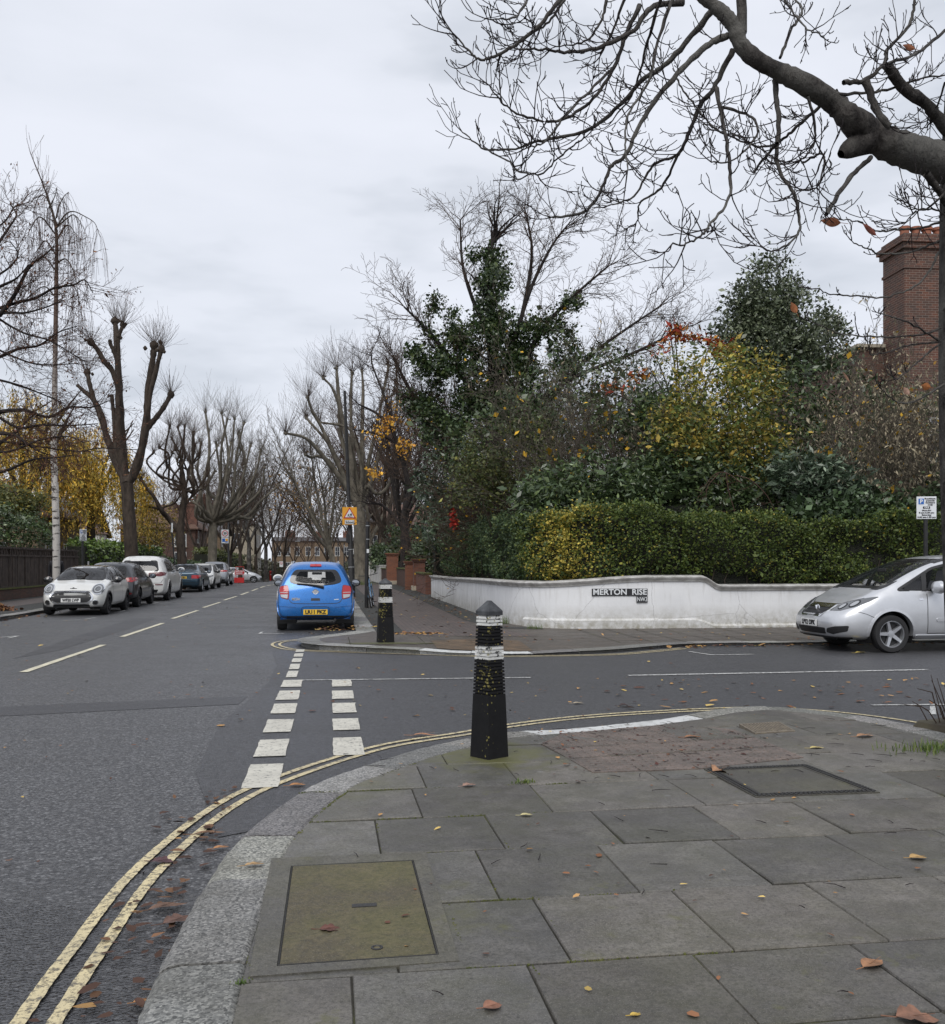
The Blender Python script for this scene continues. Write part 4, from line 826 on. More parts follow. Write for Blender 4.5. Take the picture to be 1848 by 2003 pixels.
# ---------------------------------------------------------------- houses
def window(t, c, w, h, ang, n=None, frame='white_paint', bars=(1, 1), depth=.06):
    """c on the wall face, outward normal at ang (0 = towards -Y)"""
    Mx = Matrix.Rotation(ang, 4, 'Z'); b = MB(); f = .07
    for (x, z, sx, sz) in ((-w/2+f/2, 0, f, h), (w/2-f/2, 0, f, h), (0, h/2-f/2, w-2*f, f), (0, -h/2+f/2, w-2*f, f)): b.box((x, -.02, z), (sx, depth, sz))
    for k in range(bars[0]): b.box((-w/2+w*(k+1)/(bars[0]+1), -.012, 0), (.035, .04, h-2*f))
    for k in range(bars[1]): b.box((0, -.014, -h/2+h*(k+1)/(bars[1]+1)), (w-2*f, .045, .045))
    o = b.build('window', MT[frame], t); o.location = c; o.rotation_euler = (0, 0, ang)
    b = MB(); b.box((0, .0, 0), (w-.1, .02, h-.1)); g = b.build('pane', MT['pane'], o)
    b = MB(); b.box((0, -.06, -h/2-.05), (w+.16, .16, .08)); b.build('sill', MT['stone'], o); return o
def house(label, c, sx, sy, hw, hr, rz, mat, rmat, ridge='x', wins=(), chim=(), cat='house', fr='white_paint'):
    t = thing('house', label, cat, (c[0], c[1], gz(c[1])), rz); b = MB(); b.box((0, 0, hw/2), (sx, sy, hw))
    if ridge == 'x': V = [(-sx/2, -sy/2, hw), (sx/2, -sy/2, hw), (sx/2, sy/2, hw), (-sx/2, sy/2, hw), (-sx/2, 0, hw+hr), (sx/2, 0, hw+hr)]; b.add(V, [(0, 3, 4), (1, 5, 2)])
    if ridge == 'y': V = [(-sx/2, -sy/2, hw), (sx/2, -sy/2, hw), (sx/2, sy/2, hw), (-sx/2, sy/2, hw), (0, -sy/2, hw+hr), (0, sy/2, hw+hr)]; b.add(V, [(0, 1, 4), (2, 3, 5)])
    b.build('wall', MT[mat], t, fix=False)
    o = .35; b = MB()
    if ridge == 'x': k = hr/(sy/2); e = hw-k*o; V = [(-sx/2-o, -sy/2-o, e), (sx/2+o, -sy/2-o, e), (sx/2+o, 0, hw+hr), (-sx/2-o, 0, hw+hr), (-sx/2-o, sy/2+o, e), (sx/2+o, sy/2+o, e)]; F = [(0, 1, 2, 3), (3, 2, 5, 4)]
    elif ridge == 'y': k = hr/(sx/2); e = hw-k*o; V = [(-sx/2-o, -sy/2-o, e), (-sx/2-o, sy/2+o, e), (0, sy/2+o, hw+hr), (0, -sy/2-o, hw+hr), (sx/2+o, -sy/2-o, e), (sx/2+o, sy/2+o, e)]; F = [(0, 3, 2, 1), (3, 4, 5, 2)]
    else: V = [(-sx/2-o, -sy/2-o, hw), (sx/2+o, -sy/2-o, hw), (sx/2+o, sy/2+o, hw), (-sx/2-o, sy/2+o, hw), (-sx*.2, 0, hw+hr), (sx*.2, 0, hw+hr)]; F = [(0, 1, 5, 4), (1, 2, 5), (2, 3, 4, 5), (3, 0, 4)]
    n = len(V); V2 = V+[(x, y, z+.14) for x, y, z in V]; b.add(V2, [tuple(reversed(f)) for f in F]+[tuple(i+n for i in f) for f in F])
    ed = {}
    for f in F:
        for i in range(len(f)): e = (f[i], f[(i+1) % len(f)]); ed[e] = 1
    b.add(V2, [(a, c_, c_+n, a+n) for (a, c_) in ed if (c_, a) not in ed]); r = b.build('roof', MT[rmat], t)
    for (x, y, w, d, z0, z1, cm) in chim:
        b = MB(); b.box((x, y, (z0+z1)/2), (w, d, z1-z0)); b.box((x, y, z1-.35), (w+.12, d+.12, .12)); b.box((x, y, z1+.05), (w+.16, d+.16, .1)); k = b.build('chimney', MT[cm], r)
        m = max(2, int(w/.38)); pb = MB()
        for i in range(m): pb.lathe([(.14, z1+.1), (.13, z1+.4), (.16, z1+.4), (.16, z1+.48), (.1, z1+.48)], 10, (x-w/2+w*(i+.5)/m, y, 0))
        pb.build('chimney_pots', MT['clay'], k)
    for (side, x, z, w, h, bars) in wins:
        if side == 'f': window(t, (x, -sy/2-.01, z), w, h, 0, bars=bars, frame=fr)
        elif side == 'r': window(t, (sx/2+.01, x, z), w, h, rad(90), bars=bars, frame=fr)
        elif side == 'l': window(t, (-sx/2-.01, x, z), w, h, rad(-90), bars=bars, frame=fr)
    return t
def house_at(px, d, **k): p = at(px, 1100, d); return house(c=(p.x, p.y), **k)
house(label='red brick house half hidden by the yellow willow behind the dark fence', c=(-20.5, 60), sx=9, sy=9, hw=4.2, hr=2.2, rz=0, mat='brick_ye', rmat='tile', ridge='y', wins=[('r', -2.5, 2.0, 1.2, 1.3, (1, 1)), ('r', 1.2, 2.0, 1.2, 1.3, (1, 1)), ('f', 2.4, 2.0, 1.1, 1.3, (1, 1)), ('f', -1.5, 2.0, 1.1, 1.3, (1, 1)), ('f', 0.2, 4.9, 1.0, 1.2, (1, 1))])
house(label='gabled brick house with a white bay beside the tall bare pollard', c=(-22.5, 77), sx=9, sy=8, hw=3.9, hr=2.4, rz=0, mat='brick_ye', rmat='slate', ridge='x', wins=[('f', 3.0, 2.6, 1.6, 1.2, (1, 0)), ('r', -1.5, 3.2, 1.6, 1.4, (2, 1)), ('r', 1.5, 3.2, 1.6, 1.4, (2, 1))], chim=[(-2, .8, 1.2, .7, 5, 7.6, 'brick_dk')])
t = thing('bay_window', 'white painted bay window of the gabled brick house', 'bay window', (-17.6, 74.2, gz(74))); b = MB(); b.box((0, 0, 1.9), (1.7, 2.0, 3.8)); b.build('bay_wall', MT['stucco'], t); b = MB(); b.add([(-1, -1.15, 3.8), (1, -1.15, 3.8), (1, 1.15, 3.8), (-1, 1.15, 3.8), (-.8, 0, 5.3)], [(0, 1, 4), (1, 2, 4), (2, 3, 4), (3, 0, 4), (0, 3, 2, 1)]); b.build('roof', MT['tile'], t)
window(t, (.3, -1.01, 2.9), .8, 1.1, 0, bars=(1, 1)); window(t, (.86, 0, 2.9), 1.3, 1.1, rad(90), bars=(2, 1))
house(label='large red brick house with a tall chimney behind the two pollard trees', c=(-18.8, 114), sx=8, sy=10, hw=6.0, hr=2.9, rz=0, mat='brick_dk', rmat='tile', ridge='h', wins=[('f', 2.4, 2.6, 1.3, 1.8, (1, 1)), ('f', -.6, 2.6, 1.3, 1.8, (1, 1)), ('f', 2.4, 4.8, 1.3, 1.4, (1, 1)), ('f', -.6, 4.8, 1.3, 1.4, (1, 1)), ('r', -3, 2.6, 1.2, 1.8, (1, 1)), ('r', 0, 2.6, 1.2, 1.8, (1, 1)), ('r', 3, 2.6, 1.2, 1.8, (1, 1)), ('r', -3, 5.2, 1.2, 1.4, (1, 1))], chim=[(3.5, -4.0, 1.2, 1.0, 5, 9.0, 'brick')])
house(label='grey slate roofed house with white window bays further along the left', c=(-20, 132), sx=12, sy=12, hw=6.5, hr=3, rz=0, mat='brick_ye', rmat='slate', ridge='x', wins=[('f', 4.2, 3, 1.6, 2.2, (1, 1)), ('f', 1.6, 3, 1.0, 2.2, (1, 1)), ('r', -4, 3, 1.6, 2.4, (2, 2)), ('r', 0, 3, 1.4, 2.2, (1, 1)), ('r', -4, 5.5, 1.4, 1.6, (2, 1))], chim=[(3, 0, 1.8, .8, 8, 11.4, 'brick')])
house(label='pale stucco villa behind the bare trees on the far left', c=(-17, 150), sx=12, sy=14, hw=8.5, hr=2.5, rz=0, mat='stone', rmat='slate', ridge='h', wins=[('r', y, z, 1.3, 2.0, (1, 1)) for y in (-5, -1.7, 1.7, 5) for z in (2.6, 6.2)]+[('f', x, z, 1.3, 2.0, (1, 1)) for x in (0, 3.5) for z in (2.6, 6.2)], chim=[(2, 0, 2, .8, 9, 12, 'brick_ye')])
house(label='long brown brick terrace with white windows closing the end of the street', c=(-2.5, 236), sx=22, sy=9, hw=9.4, hr=.9, rz=0, mat='brick_ye', rmat='slate', ridge='x', wins=[('f', x, z, 1.15, 2.2, (1, 1)) for x in (-9.6, -7.4, -5.2, -2.6, -.4, 1.8, 4.4, 6.6, 8.8) for z in (3.2, 6.9)], chim=[(-7, 0, 2.4, .9, 9, 11.6, 'brick'), (0, 0, 2.4, .9, 9, 11.6, 'brick'), (7, 0, 2.4, .9, 9, 11.6, 'brick')])
house(label='red brick house glimpsed beyond the white pier on the right', c=(12.5, 104), sx=13, sy=12, hw=6, hr=2.4, rz=0, mat='brick', rmat='tile', ridge='x', wins=[('l', y, z, 1.2, 1.9, (1, 1)) for y in (-4, 0, 4) for z in (2.4, 5.6)]+[('f', x, z, 1.2, 1.9, (1, 1)) for x in (-5, -2.4, 1) for z in (2.4, 5.6)])
house(label='stock brick house on the far right of the street behind bare trees', c=(11.5, 150), sx=14, sy=16, hw=9, hr=3, rz=0, mat='brick_ye', rmat='slate', ridge='x', wins=[('l', y, z, 1.2, 1.9, (1, 1)) for y in (-6, -2, 2, 6) for z in (2.4, 6)]+[('f', x, z, 1.2, 1.9, (1, 1)) for x in (-5, -2.4, 1) for z in (2.4, 6)])
# house with the big chimney on the right, behind the shrubs
def RP(px, d): return at(px, 1100, d)
c0 = at(1722, 437, 33.5); t = thing('house', 'dark brick house with a massive many-potted chimney rising behind the shrubs', 'house', (c0.x+2.45, c0.y+1.2, 0), rad(-4)); b = MB(); b.box((2.5, 4.9, 4.75), (9.5, 9, 9.5)); b.build('wall', MT['brick_dk'], t)
b = MB(); b.box((2.5, 4.9, 9.56), (9.8, 9.3, .12)); b.build('parapet', MT['stone'], t)
b = MB(); z1 = c0.z-.55; W_ = 3.0; b.box((.2, -.3, z1/2), (W_, 1.5, z1)); b.box((.2, -.3, z1-.85), (W_+.08, 1.58, .1)); b.box((.2, -.3, z1-.1), (W_+.2, 1.7, .2)); b.box((.2, -.3, z1+.09), (W_+.36, 1.86, .18)); b.box((.2, -.3, z1+.26), (W_+.1, 1.6, .16)); b.build('chimney', MT['brick_ch'], t)
b = MB()
for i in range(7): b.lathe([(.17, z1+.34), (.155, z1+.60), (.2, z1+.62), (.2, z1+.72), (.14, z1+.72)], 12, (-1.05+.42*i, -.6, 0))
b.build('chimney_pots', MT['clay'], t, smooth=True)
b = MB(); b.box((.35, -1.06, 6.95), (1.6, .1, .3)); b.build('stone_lintel', MT['stone'], t)
window(t, (.25, -1.06, 5.9), 1.3, 1.6, 0, bars=(1, 1)); window(t, (-1.9, .38, 3.2), .9, 1.8, 0, bars=(1, 1)); window(t, (.25, -1.06, 3), 1.2, 1.8, 0, bars=(1, 1))

# ---------------------------------------------------------------- cars
FC = (1, .7, .35, 0, -.35, -.7, -1)
def car_body(sp):
    L = sp['L']; ts = sp['t']; bm = bmesh.new(); rings = []
    def shift(t, z):
        x = t
        if t < sp['Lr']: x += ipl(z, sp['xr'])*(1-t/sp['Lr'])
        if L-t < sp['Lf']: x -= ipl(z, sp['xf'])*(1-(L-t)/sp['Lf'])
        return x
    def ring(t):
        zb = ipl(t, sp['zb']); be = ipl(t, sp['belt']); tp = ipl(t, sp['top']); w = ipl(t, sp['w']); rw = ipl(t, sp['rw']); h = be-zb; g = tp-be
        pts = [(0, zb), (.35*w, zb), (.7*w, zb), (.955*w, zb+.03), (w, zb+.36*h), (w*.995, zb+.74*h), (w*.955, be), (lerp(w*.955, rw, .55), be+g*.5), (rw, be+g*.90), (rw*.7, tp-.012), (rw*.35, tp-.002), (0, tp)]
        return [(shift(t, z), y, z) for y, z in pts]
    for t in ts: rings.append(ring(t))
    LV = []; 
    for rg in rings:
        lv = [bm.verts.new(p) for p in rg]; rv = [lv[0]]+[bm.verts.new((p[0], -p[1], p[2])) for p in rg[1:-1]]+[lv[-1]]; LV.append((lv, rv))
    for (l0, r0), (l1, r1) in zip(LV, LV[1:]):
        for k in range(11):
            bm.faces.new((l0[k], l1[k], l1[k+1], l0[k+1])); bm.faces.new((r0[k+1], r1[k+1], r1[k], r0[k]))
    for (lv, rv), sgn, bul in ((LV[0], -1, sp.get('br', .05)), (LV[-1], 1, sp.get('bf', .06))):
        rows = []
        for k in range(3, 9):
            a = lv[k].co
            if k == 3: row = [lv[3], lv[2], lv[1], lv[0], rv[1], rv[2], rv[3]]
            elif k == 8: row = [lv[8], lv[9], lv[10], lv[11], rv[10], rv[9], rv[8]]
            else: row = [lv[k]]+[bm.verts.new((a.x+sgn*bul*(1-f*f), a.y*f, a.z)) for f in FC[1:-1]]+[rv[k]]
            rows.append(row)
        for j in (1, 2, 3):   # bow the shared rows too
            for i in range(1, 6): pass
        for ra, rb in zip(rows, rows[1:]):
            for i in range(6):
                q = (ra[i], ra[i+1], rb[i+1], rb[i]); bm.faces.new(q if sgn < 0 else tuple(reversed(q)))
    bmesh.ops.recalc_face_normals(bm, faces=bm.faces)
    me = bpy.data.meshes.new('tmp'); bm.to_mesh(me); bm.free()
    o = bpy.data.objects.new('tmp', me); COL.objects.link(o); m = o.modifiers.new('s', 'SUBSURF'); m.levels = 3; m.render_levels = 3
    me2 = bpy.data.meshes.new_from_object(o.evaluated_get(bpy.context.evaluated_depsgraph_get())); bpy.data.objects.remove(o); bpy.data.meshes.remove(me)
    return me2
def roundpoly(P, r=.04, n=4):
    out = []; m = len(P)
    for i in range(m):
        p = Vector(P[i]); a = Vector(P[i-1])-p; c = Vector(P[(i+1) % m])-p; k = min(r, a.length*.45, c.length*.45); a = p+a.normalized()*k; c = p+c.normalized()*k
        for j in range(n+1):
            t = j/n; q = a*(1-t)**2+p*2*t*(1-t)+c*t*t; out.append((q.x, q.y))
    return out
def mir(P): return [(-a, b) for a, b in reversed(P)]
def sym(P): return list(P)+mir(P)       # half outline for y>0, mirrored
def inset(P, d):
    n = len(P); ar = sum(P[i-1][0]*P[i][1]-P[i][0]*P[i-1][1] for i in range(n)); sg = 1 if ar > 0 else -1; out = []
    for i in range(n):
        a = Vector(P[i-1]); p = Vector(P[i]); c = Vector(P[(i+1) % n]); t = (c-a)
        t = t.normalized() if t.length > 1e-6 else Vector((1, 0)); nn = Vector((-t.y, t.x))*sg; q = p+nn*d; out.append((q.x, q.y))
    return out
class Car:
    def __init__(s, sp, label, cat, loc, rz, group, paint, plate=None):
        s.sp = sp; s.t = thing('parked_car', label, cat, loc, rz, group); s.L = sp['L']; me = car_body(sp); s.me = me; s.paint = paint
        s.bvh = BVHTree.FromPolygons([v.co.copy() for v in me.vertices], [tuple(p.vertices) for p in me.polygons]); s.holes = []
    def proj(s, view, a, b):
        o, d = {'L': ((a, 3, b), (0, -1, 0)), 'R': ((a, -3, b), (0, 1, 0)), 'F': ((s.L+3, a, b), (-1, 0, 0)), 'B': ((-3, a, b), (1, 0, 0)), 'T': ((a, b, 4), (0, 0, -1))}[view]
        h = s.bvh.ray_cast(Vector(o), Vector(d))
        if h[0] is None:
            h = s.bvh.find_nearest(Vector({'L': (a, .8, b), 'R': (a, -.8, b), 'F': (s.L-.3, a, b), 'B': (.3, a, b), 'T': (a, b, 1.4)}[view]))
        n = h[1]
        if n.dot(Vector(d)) > 0: n = -n
        return h[0], n
    def decal(s, view, P, mat, name, off=.004, grid=.07, parent=None, hole=None):
        bm = bmesh.new(); f = bm.faces.new([bm.verts.new((a, b, 0)) for a, b in P]); bmesh.ops.triangulate(bm, faces=bm.faces[:])
        if hole: pass
        for ax in (0, 1):
            lo = min(p[ax] for p in P); hi = max(p[ax] for p in P); n = int((hi-lo)/grid); no = Vector((1, 0, 0)) if ax == 0 else Vector((0, 1, 0))
            for k in range(1, n+1): bmesh.ops.bisect_plane(bm, geom=bm.verts[:]+bm.edges[:]+bm.faces[:], plane_co=no*(lo+(hi-lo)*k/(n+1)), plane_no=no)
        q = bmesh.ops.extrude_edge_only(bm, edges=[e for e in bm.edges if e.is_boundary]); sk = {v for v in q['geom'] if isinstance(v, bmesh.types.BMVert)}
        for v in bm.verts:
            h, n = s.proj(view, v.co.x, v.co.y); v.co = h+n*(-.006 if v in sk else off)
        bmesh.ops.recalc_face_normals(bm, faces=bm.faces)
        me = bpy.data.meshes.new(name); bm.to_mesh(me); bm.free(); o = mkobj(name, me, MT[mat] if isinstance(mat, str) else mat, parent or s.t, True)
        if hasattr(me, 'set_sharp_from_angle'): me.set_sharp_from_angle(angle=rad(45))
        return o
    def ring(s, view, A, B, mat, name, off=.006, parent=None):
        V = []; n = len(A)
        for P, o in ((A, -.004), (A, off), (B, off), (B, -.004)):
            for a, b in P: h, nn = s.proj(view, a, b); V.append(h+nn*o)
        F = [(k*n+i, k*n+(i+1) % n, (k+1)*n+(i+1) % n, (k+1)*n+i) for k in range(3) for i in range(n)]
        return MB().add(V, F).build(name, MT[mat] if isinstance(mat, str) else mat, parent or s.t)
    def line(s, view, P, w, mat, name, off=.002, parent=None, step=.05):
        B = MB(); P = resample(P, step); T = np.gradient(P, axis=0); T /= np.linalg.norm(T, axis=1)[:, None]; V = []
        for p, t in zip(P, T):
            for k in (-1, 1):
                h, n = s.proj(view, p[0]-t[1]*w/2*k, p[1]+t[0]*w/2*k); V.append(h+n*off)
        B.add(V, [(2*i, 2*i+1, 2*i+3, 2*i+2) for i in range(len(P)-1)]); return B.build(name, MT[mat] if isinstance(mat, str) else mat, parent or s.t)
    def glass(s, view, P, mat='glass', name='window', rim=.03, rimmat='blackplastic', off=.004):
        P = roundpoly(P, .07); s.holes.append((view, P)); o = s.decal(view, P, mat, name, off, .09); s.ring(view, inset(P, -rim*.6), inset(P, rim), rimmat, 'seal', off+.003, o); return o
    def finish(s, rule=None, paint2=None, arch=None):
        me = s.me; nv = len(me.vertices); co = np.empty(nv*3); me.vertices.foreach_get('co', co); co = co.reshape(-1, 3)
        bm = bmesh.new(); bm.from_mesh(me); bm.faces.ensure_lookup_table(); sp = s.sp; kill = []; why = {}
        for f in bm.faces:
            c = f.calc_center_median(); n = f.normal
            hit = None
            for xw in (sp['ro'], sp['ro']+sp['wb']):
                if (c.x-xw)**2+(c.z-sp['wr'])**2 < sp['ra']**2 and abs(c.y) > .5: hit = ('W', xw)
            if not hit:
                for view, P in s.holes:
                    if view in 'LR' and (c.y > .1) == (view == 'L') and abs(n.y) > .3 and inpoly((c.x, c.z), P): hit = (view, P)
                    if view == 'F' and c.x > s.L*.45 and n.x > .1 and inpoly((c.y, c.z), P): hit = (view, P)
                    if view == 'B' and c.x < s.L*.45 and n.x < -.1 and inpoly((c.y, c.z), P): hit = (view, P)
            if hit: kill.append(f); why[f.index] = hit
        touched = {}
        for f in kill:
            for v in f.verts: touched[v.index] = why[f.index]
        bmesh.ops.delete(bm, geom=kill, context='FACES_KEEP_BOUNDARY') if False else bmesh.ops.delete(bm, geom=kill, context='FACES')
        bm.verts.ensure_lookup_table()
        for v in bm.verts:
            if v.is_boundary:
                best = None
                for view, P in s.holes:
                    if view in 'LR' and (v.co.y > .1) != (view == 'L'): continue
                    if view == 'F' and v.co.x < s.L*.45 or view == 'B' and v.co.x > s.L*.45: continue
                    a = v.co.x if view in 'LR' else v.co.y; q = Vector((a, v.co.z))
                    for i in range(len(P)):
                        p0, p1 = Vector(P[i-1]), Vector(P[i]); e = p1-p0; t = max(0, min(1, (q-p0).dot(e)/(e.length_squared+1e-9))); n_ = p0+e*t; dd = (q-n_).length
                        if dd < .085 and (best is None or dd < best[0]): best = (dd, view, n_)
                if best: v.co = s.proj(best[1], best[2].x, best[2].y)[0]
                for xw in (sp['ro'], sp['ro']+sp['wb']):
                    d = Vector((v.co.x-xw, v.co.z-sp['wr']))
                    if abs(d.length-sp['ra']) < .07 and abs(v.co.y) > .45 and d.length > .01: d = d.normalized()*sp['ra']; v.co.x = xw+d.x; v.co.z = sp['wr']+d.y
        if rule:
            for f in bm.faces: f.material_index = rule(f.calc_center_median())
        bm.to_mesh(me); bm.free(); me.name = 'body'
        mats = [s.paint]+([paint2] if paint2 else [])
        s.body = mkobj('body', me, mats, s.t, True)
        # wheel arches, wheels
        w = ipl(sp['ro'], sp['w'])
        for xw in (sp['ro'], sp['ro']+sp['wb']):
            w = ipl(xw, sp['w'])
            for sg in (1, -1):
                A = [(xw+math.cos(a)*(sp['ra']+.035), sp['wr']+math.sin(a)*(sp['ra']+.035)) for a in np.linspace(-.1, math.pi+.1, 26)]; Bq = [(xw+math.cos(a)*(sp['ra']-.006), sp['wr']+math.sin(a)*(sp['ra']-.006)) for a in np.linspace(-.1, math.pi+.1, 26)]
                V = []; n = len(A); vw = 'L' if sg > 0 else 'R'
                for P, o in ((A, .001), (A, .012), (Bq, .016), (Bq, -.09)):
                    for a, b in P:
                        h, nn = s.proj(vw, a, max(b, .2)); h.z = b; V.append(h+Vector((0, sg*o, 0)))
                F = [(k*n+i, k*n+i+1, (k+1)*n+i+1, (k+1)*n+i) for k in range(3) for i in range(n-1)]
                MB().add(V, F).build('wheel_arch', arch or s.paint, s.t, smooth=True)
                b = MB(); V = []; 
                for y in (.42, w-.03):
                    for a in np.linspace(-.4, math.pi+.4, 18): V.append((xw+math.cos(a)*sp['ra']*.995, sg*y, sp['wr']+math.sin(a)*sp['ra']*.995))
                F = [(i, i+1, 19+i, 18+i) for i in range(17)]+[tuple(range(18))]; b.add(V, F); b.build('arch_liner', MT['blackplastic'], s.t)
                s.wheel(xw, sg*(w-.115), sg)
        # underside and cabin
        b = MB(); b.box((s.L/2, 0, .30), (s.L-1.0, 1.15, .16)); b.build('floor_pan', MT['blackplastic'], s.t)
        b = MB(); zc = ipl(sp['ro']+.6, sp['belt']); x0, x1 = sp.get('cab', (.7, s.L-1.25)); b.box(((x0+x1)/2, 0, zc-.32), (x1-x0, 1.3, .12)); b.box((x1-.15, 0, zc-.1), (.35, 1.3, .22)); b.box((x0, 0, zc-.2), (.3, 1.2, .3)); b.build('cabin_trim', MT['interior'], s.t)
        for (x, y) in ((sp['ro']+sp['wb']*.56, .34), (sp['ro']+sp['wb']*.56, -.34)): s.seat(x, y, zc)
        for y in (.36, -.36): s.seat(sp['ro']+.55, y, zc-.27)
        b = MB(); b.box((sp['ro']+sp['wb']*.86, 0, ipl(sp['ro']+sp['wb']*.7, sp['top'])-.16), (.03, .24, .06)); b.build('rear_view_mirror', MT['blackplastic'], s.t, bevel=.012)
        return s
    def seat(s, x, y, zc):
        b = MB(); Mx = Matrix.Rotation(rad(-14), 3, 'Y'); b.box((x, y, zc-.12), (.13, .48, .62), M=Mx); b.box((x+.27, y, zc-.36), (.5, .48, .14)); o = b.build('seat', MT['seat'], s.t, bevel=.05)
        b = MB(); b.box((x-.11, y, zc+.27), (.10, .27, .20), M=Mx); b.build('headrest', MT['seat'], o, bevel=.045)
    def wheel(s, x, y, sg):
        sp = s.sp; r = sp['wr']; wd = .2; key = (round(r, 3), sp['rim'], sp['spokes'], sg)
        if key not in WH:
            b = MB(); ri = r*.70; b.lathe([(ri, -wd/2), (ri+.01, -wd/2-.004), (r*.93, -wd/2), (r-.008, -wd/2+.025), (r, 0), (r-.008, wd/2-.025), (r*.93, wd/2), (ri+.01, wd/2+.004), (ri, wd/2)], 30, axis='y', cap=False); ty = b
            b = MB(); o = sg*(wd/2-.012); f = lambda k: o-sg*k
            b.lathe([(ri+.006, f(.0)), (ri-.012, f(.0)), (ri-.02, f(.05)), (ri-.03, f(.12))], 28, axis='y', cap=False); n = sp['spokes']
            for k in range(n):
                a = 2*math.pi*k/n+.3; Mx = Matrix.Rotation(a, 3, 'Y'); pts = [(-.030, .04), (.030, .04), (.022, ri-.01), (-.022, ri-.01)] if n < 8 else [(-.016, .04), (.016, .04), (.014, ri-.01), (-.014, ri-.01)]
                V = [Mx @ Vector((p[0], f(.02 if p[1] < .1 else .008), p[1])) for p in pts]+[Mx @ Vector((p[0]*1.2, f(.06), p[1])) for p in pts]; b.add(V, [(0, 1, 2, 3), (7, 6, 5, 4)]+[(i, (i+1) % 4, 4+(i+1) % 4, 4+i) for i in range(4)])
            b.lathe([(0, f(.012)), (.055, f(.014)), (.062, f(.06))], 14, axis='y', cap=False); rm = b
            b = MB(); b.lathe([(0, f(.075)), (ri-.02, f(.075)), (ri-.02, f(.09)), (0, f(.09))], 20, axis='y'); dk = b  # plain black disc backing the spokes
            WH[key] = (ty, rm, dk)
        ty, rm, dk = WH[key]; o = ty.build('wheel', MT['rubber'], s.t, smooth=True); o.location = (x, y, r); rm.build('rim', MT[sp['rim']], o); dk.build('dark_backing', MT['blackplastic'], o)
    def mirror(s, x, y, z, mat, sg, sc=1.0, glass='F'):
        h, n = s.proj('L' if sg > 0 else 'R', x, z-.04); b = MB(); b.lathe([(0, -.06*sc), (.06*sc, -.05*sc), (.085*sc, -.01), (.075*sc, .05*sc), (.03*sc, .085*sc), (0, .09*sc)], 14, axis='x')
        b.v = [(p[0]+x, p[1]*1.35+sg*(abs(h.y)+.14*sc), p[2]*1.0+z) for p in b.v]; o = b.build('wing_mirror', mat, s.t, smooth=True)
        b = MB(); b.box((x, sg*(abs(h.y)+.03), z-.045), (.07, .12, .04)); b.build('stalk', MT['blackplastic'], o)
        b = MB(); b.lathe([(0, -.062*sc), (.062*sc, -.058*sc), (.062*sc, -.05*sc)], 14, axis='x'); b.v = [(p[0]+x, p[1]*1.35+sg*(abs(h.y)+.14*sc), p[2]+z) for p in b.v]; b.build('mirror_glass', MT['mirror'], o)
    def plate(s, view, z, txt, mat, y=0, w=.52, h=.112, flag=None):
        p, n = s.proj(view, y, z); sg = 1 if view == 'F' else -1; x = p.x+sg*.012; b = MB(); b.box((x, y, z), (.012, w, h)); o = b.build('number_plate', MT[mat], s.t, bevel=.003)
        Mx = Matrix(((0, 0, sg, x+sg*.0085), (sg, 0, 0, y), (0, 1, 0, z), (0, 0, 0, 1))); b = MB(); add_text(b, txt, h*.98, Mx, .0045, width=w*.86); b.build('lettering', MT['sign_black'], o)
    def sides(s, P, mat='glass', pillars=(), trim='blackplastic', name='side_window'):
        for v in 'LR':
            o = s.glass(v, P, mat, name, .022, trim)
            for q in pillars: s.decal(v, q, 'blackplastic', 'pillar', .008, .12, o)
    def doors(s, xs, z0, z1, handle=()):
        for v in 'LR':
            for x in xs: s.line(v, [(x, z0), (x+.01, (z0+z1)/2), (x, z1)], .012, 'blackplastic', 'door_gap', .0015)
            s.line(v, [(min(xs), z0), (max(xs), z0)], .012, 'blackplastic', 'sill_gap', .0015)
            for (x, z) in handle:
                h, n = s.proj(v, x, z); b = MB(); b.box((x, h.y+n.y*.018, z), (.19, .025, .03)); b.build('door_handle', s.paint, s.t, bevel=.01)
    def rails(s, y, x0, x1, dz=.03, mat='silver'):
        for sg in (1, -1):
            pts = [(x, sg*y, s.proj('T', x, sg*y)[0].z+(dz if 0 < i < 6 else .0)) for i, x in enumerate(np.linspace(x0, x1, 7))]; b = MB(); b.tube(pts, .016, 6); b.build('roof_rail', MT[mat], s.t, smooth=True)
WH = {}
def spec(L, W, H, wb, ro, wr, **k):
    d = dict(L=L, wb=wb, ro=ro, wr=wr, ra=wr+.055, zb=[(0, .30), (.25, .22), (L-.3, .2), (L, .24)], Lr=.9, Lf=.7, rim='silver', spokes=5); d.update(k)
    if 't' not in d:
        xs = sorted({x for x, _ in d['top']} | {0, .05, .16, .35, .7, L-.7, L-.35, L-.16, L-.05, L}); o = []
        for x in xs:
            if not o or x-o[-1] > .045: o.append(x)
        d['t'] = o
    return d
def on_road(r, s, dz=0): return (r, s, gz(s)+dz)
GL, GR = 'cars parked along the left kerb', 'cars parked along the right kerb'
BLUE = mat_paint('blue_paint', (.008, .135, .43), .4, .26); SILV = mat_paint('silver_paint', (.60, .61, .63), .62, .32); SILV2 = mat_paint('pale_silver_paint', (.70, .70, .67), .15, .28)
DGREY = mat_paint('dark_grey_paint', (.045, .047, .052), .6, .28); WHITE = mat_paint('white_paint', (.68, .68, .66), 0, .3); TEAL = mat_paint('teal_paint', (.018, .052, .085), .5, .28); GSIL = mat_paint('grey_silver_paint', (.30, .315, .34), .7, .33); BLK = mat_paint('black_car_paint', (.012, .012, .013), .2, .2)
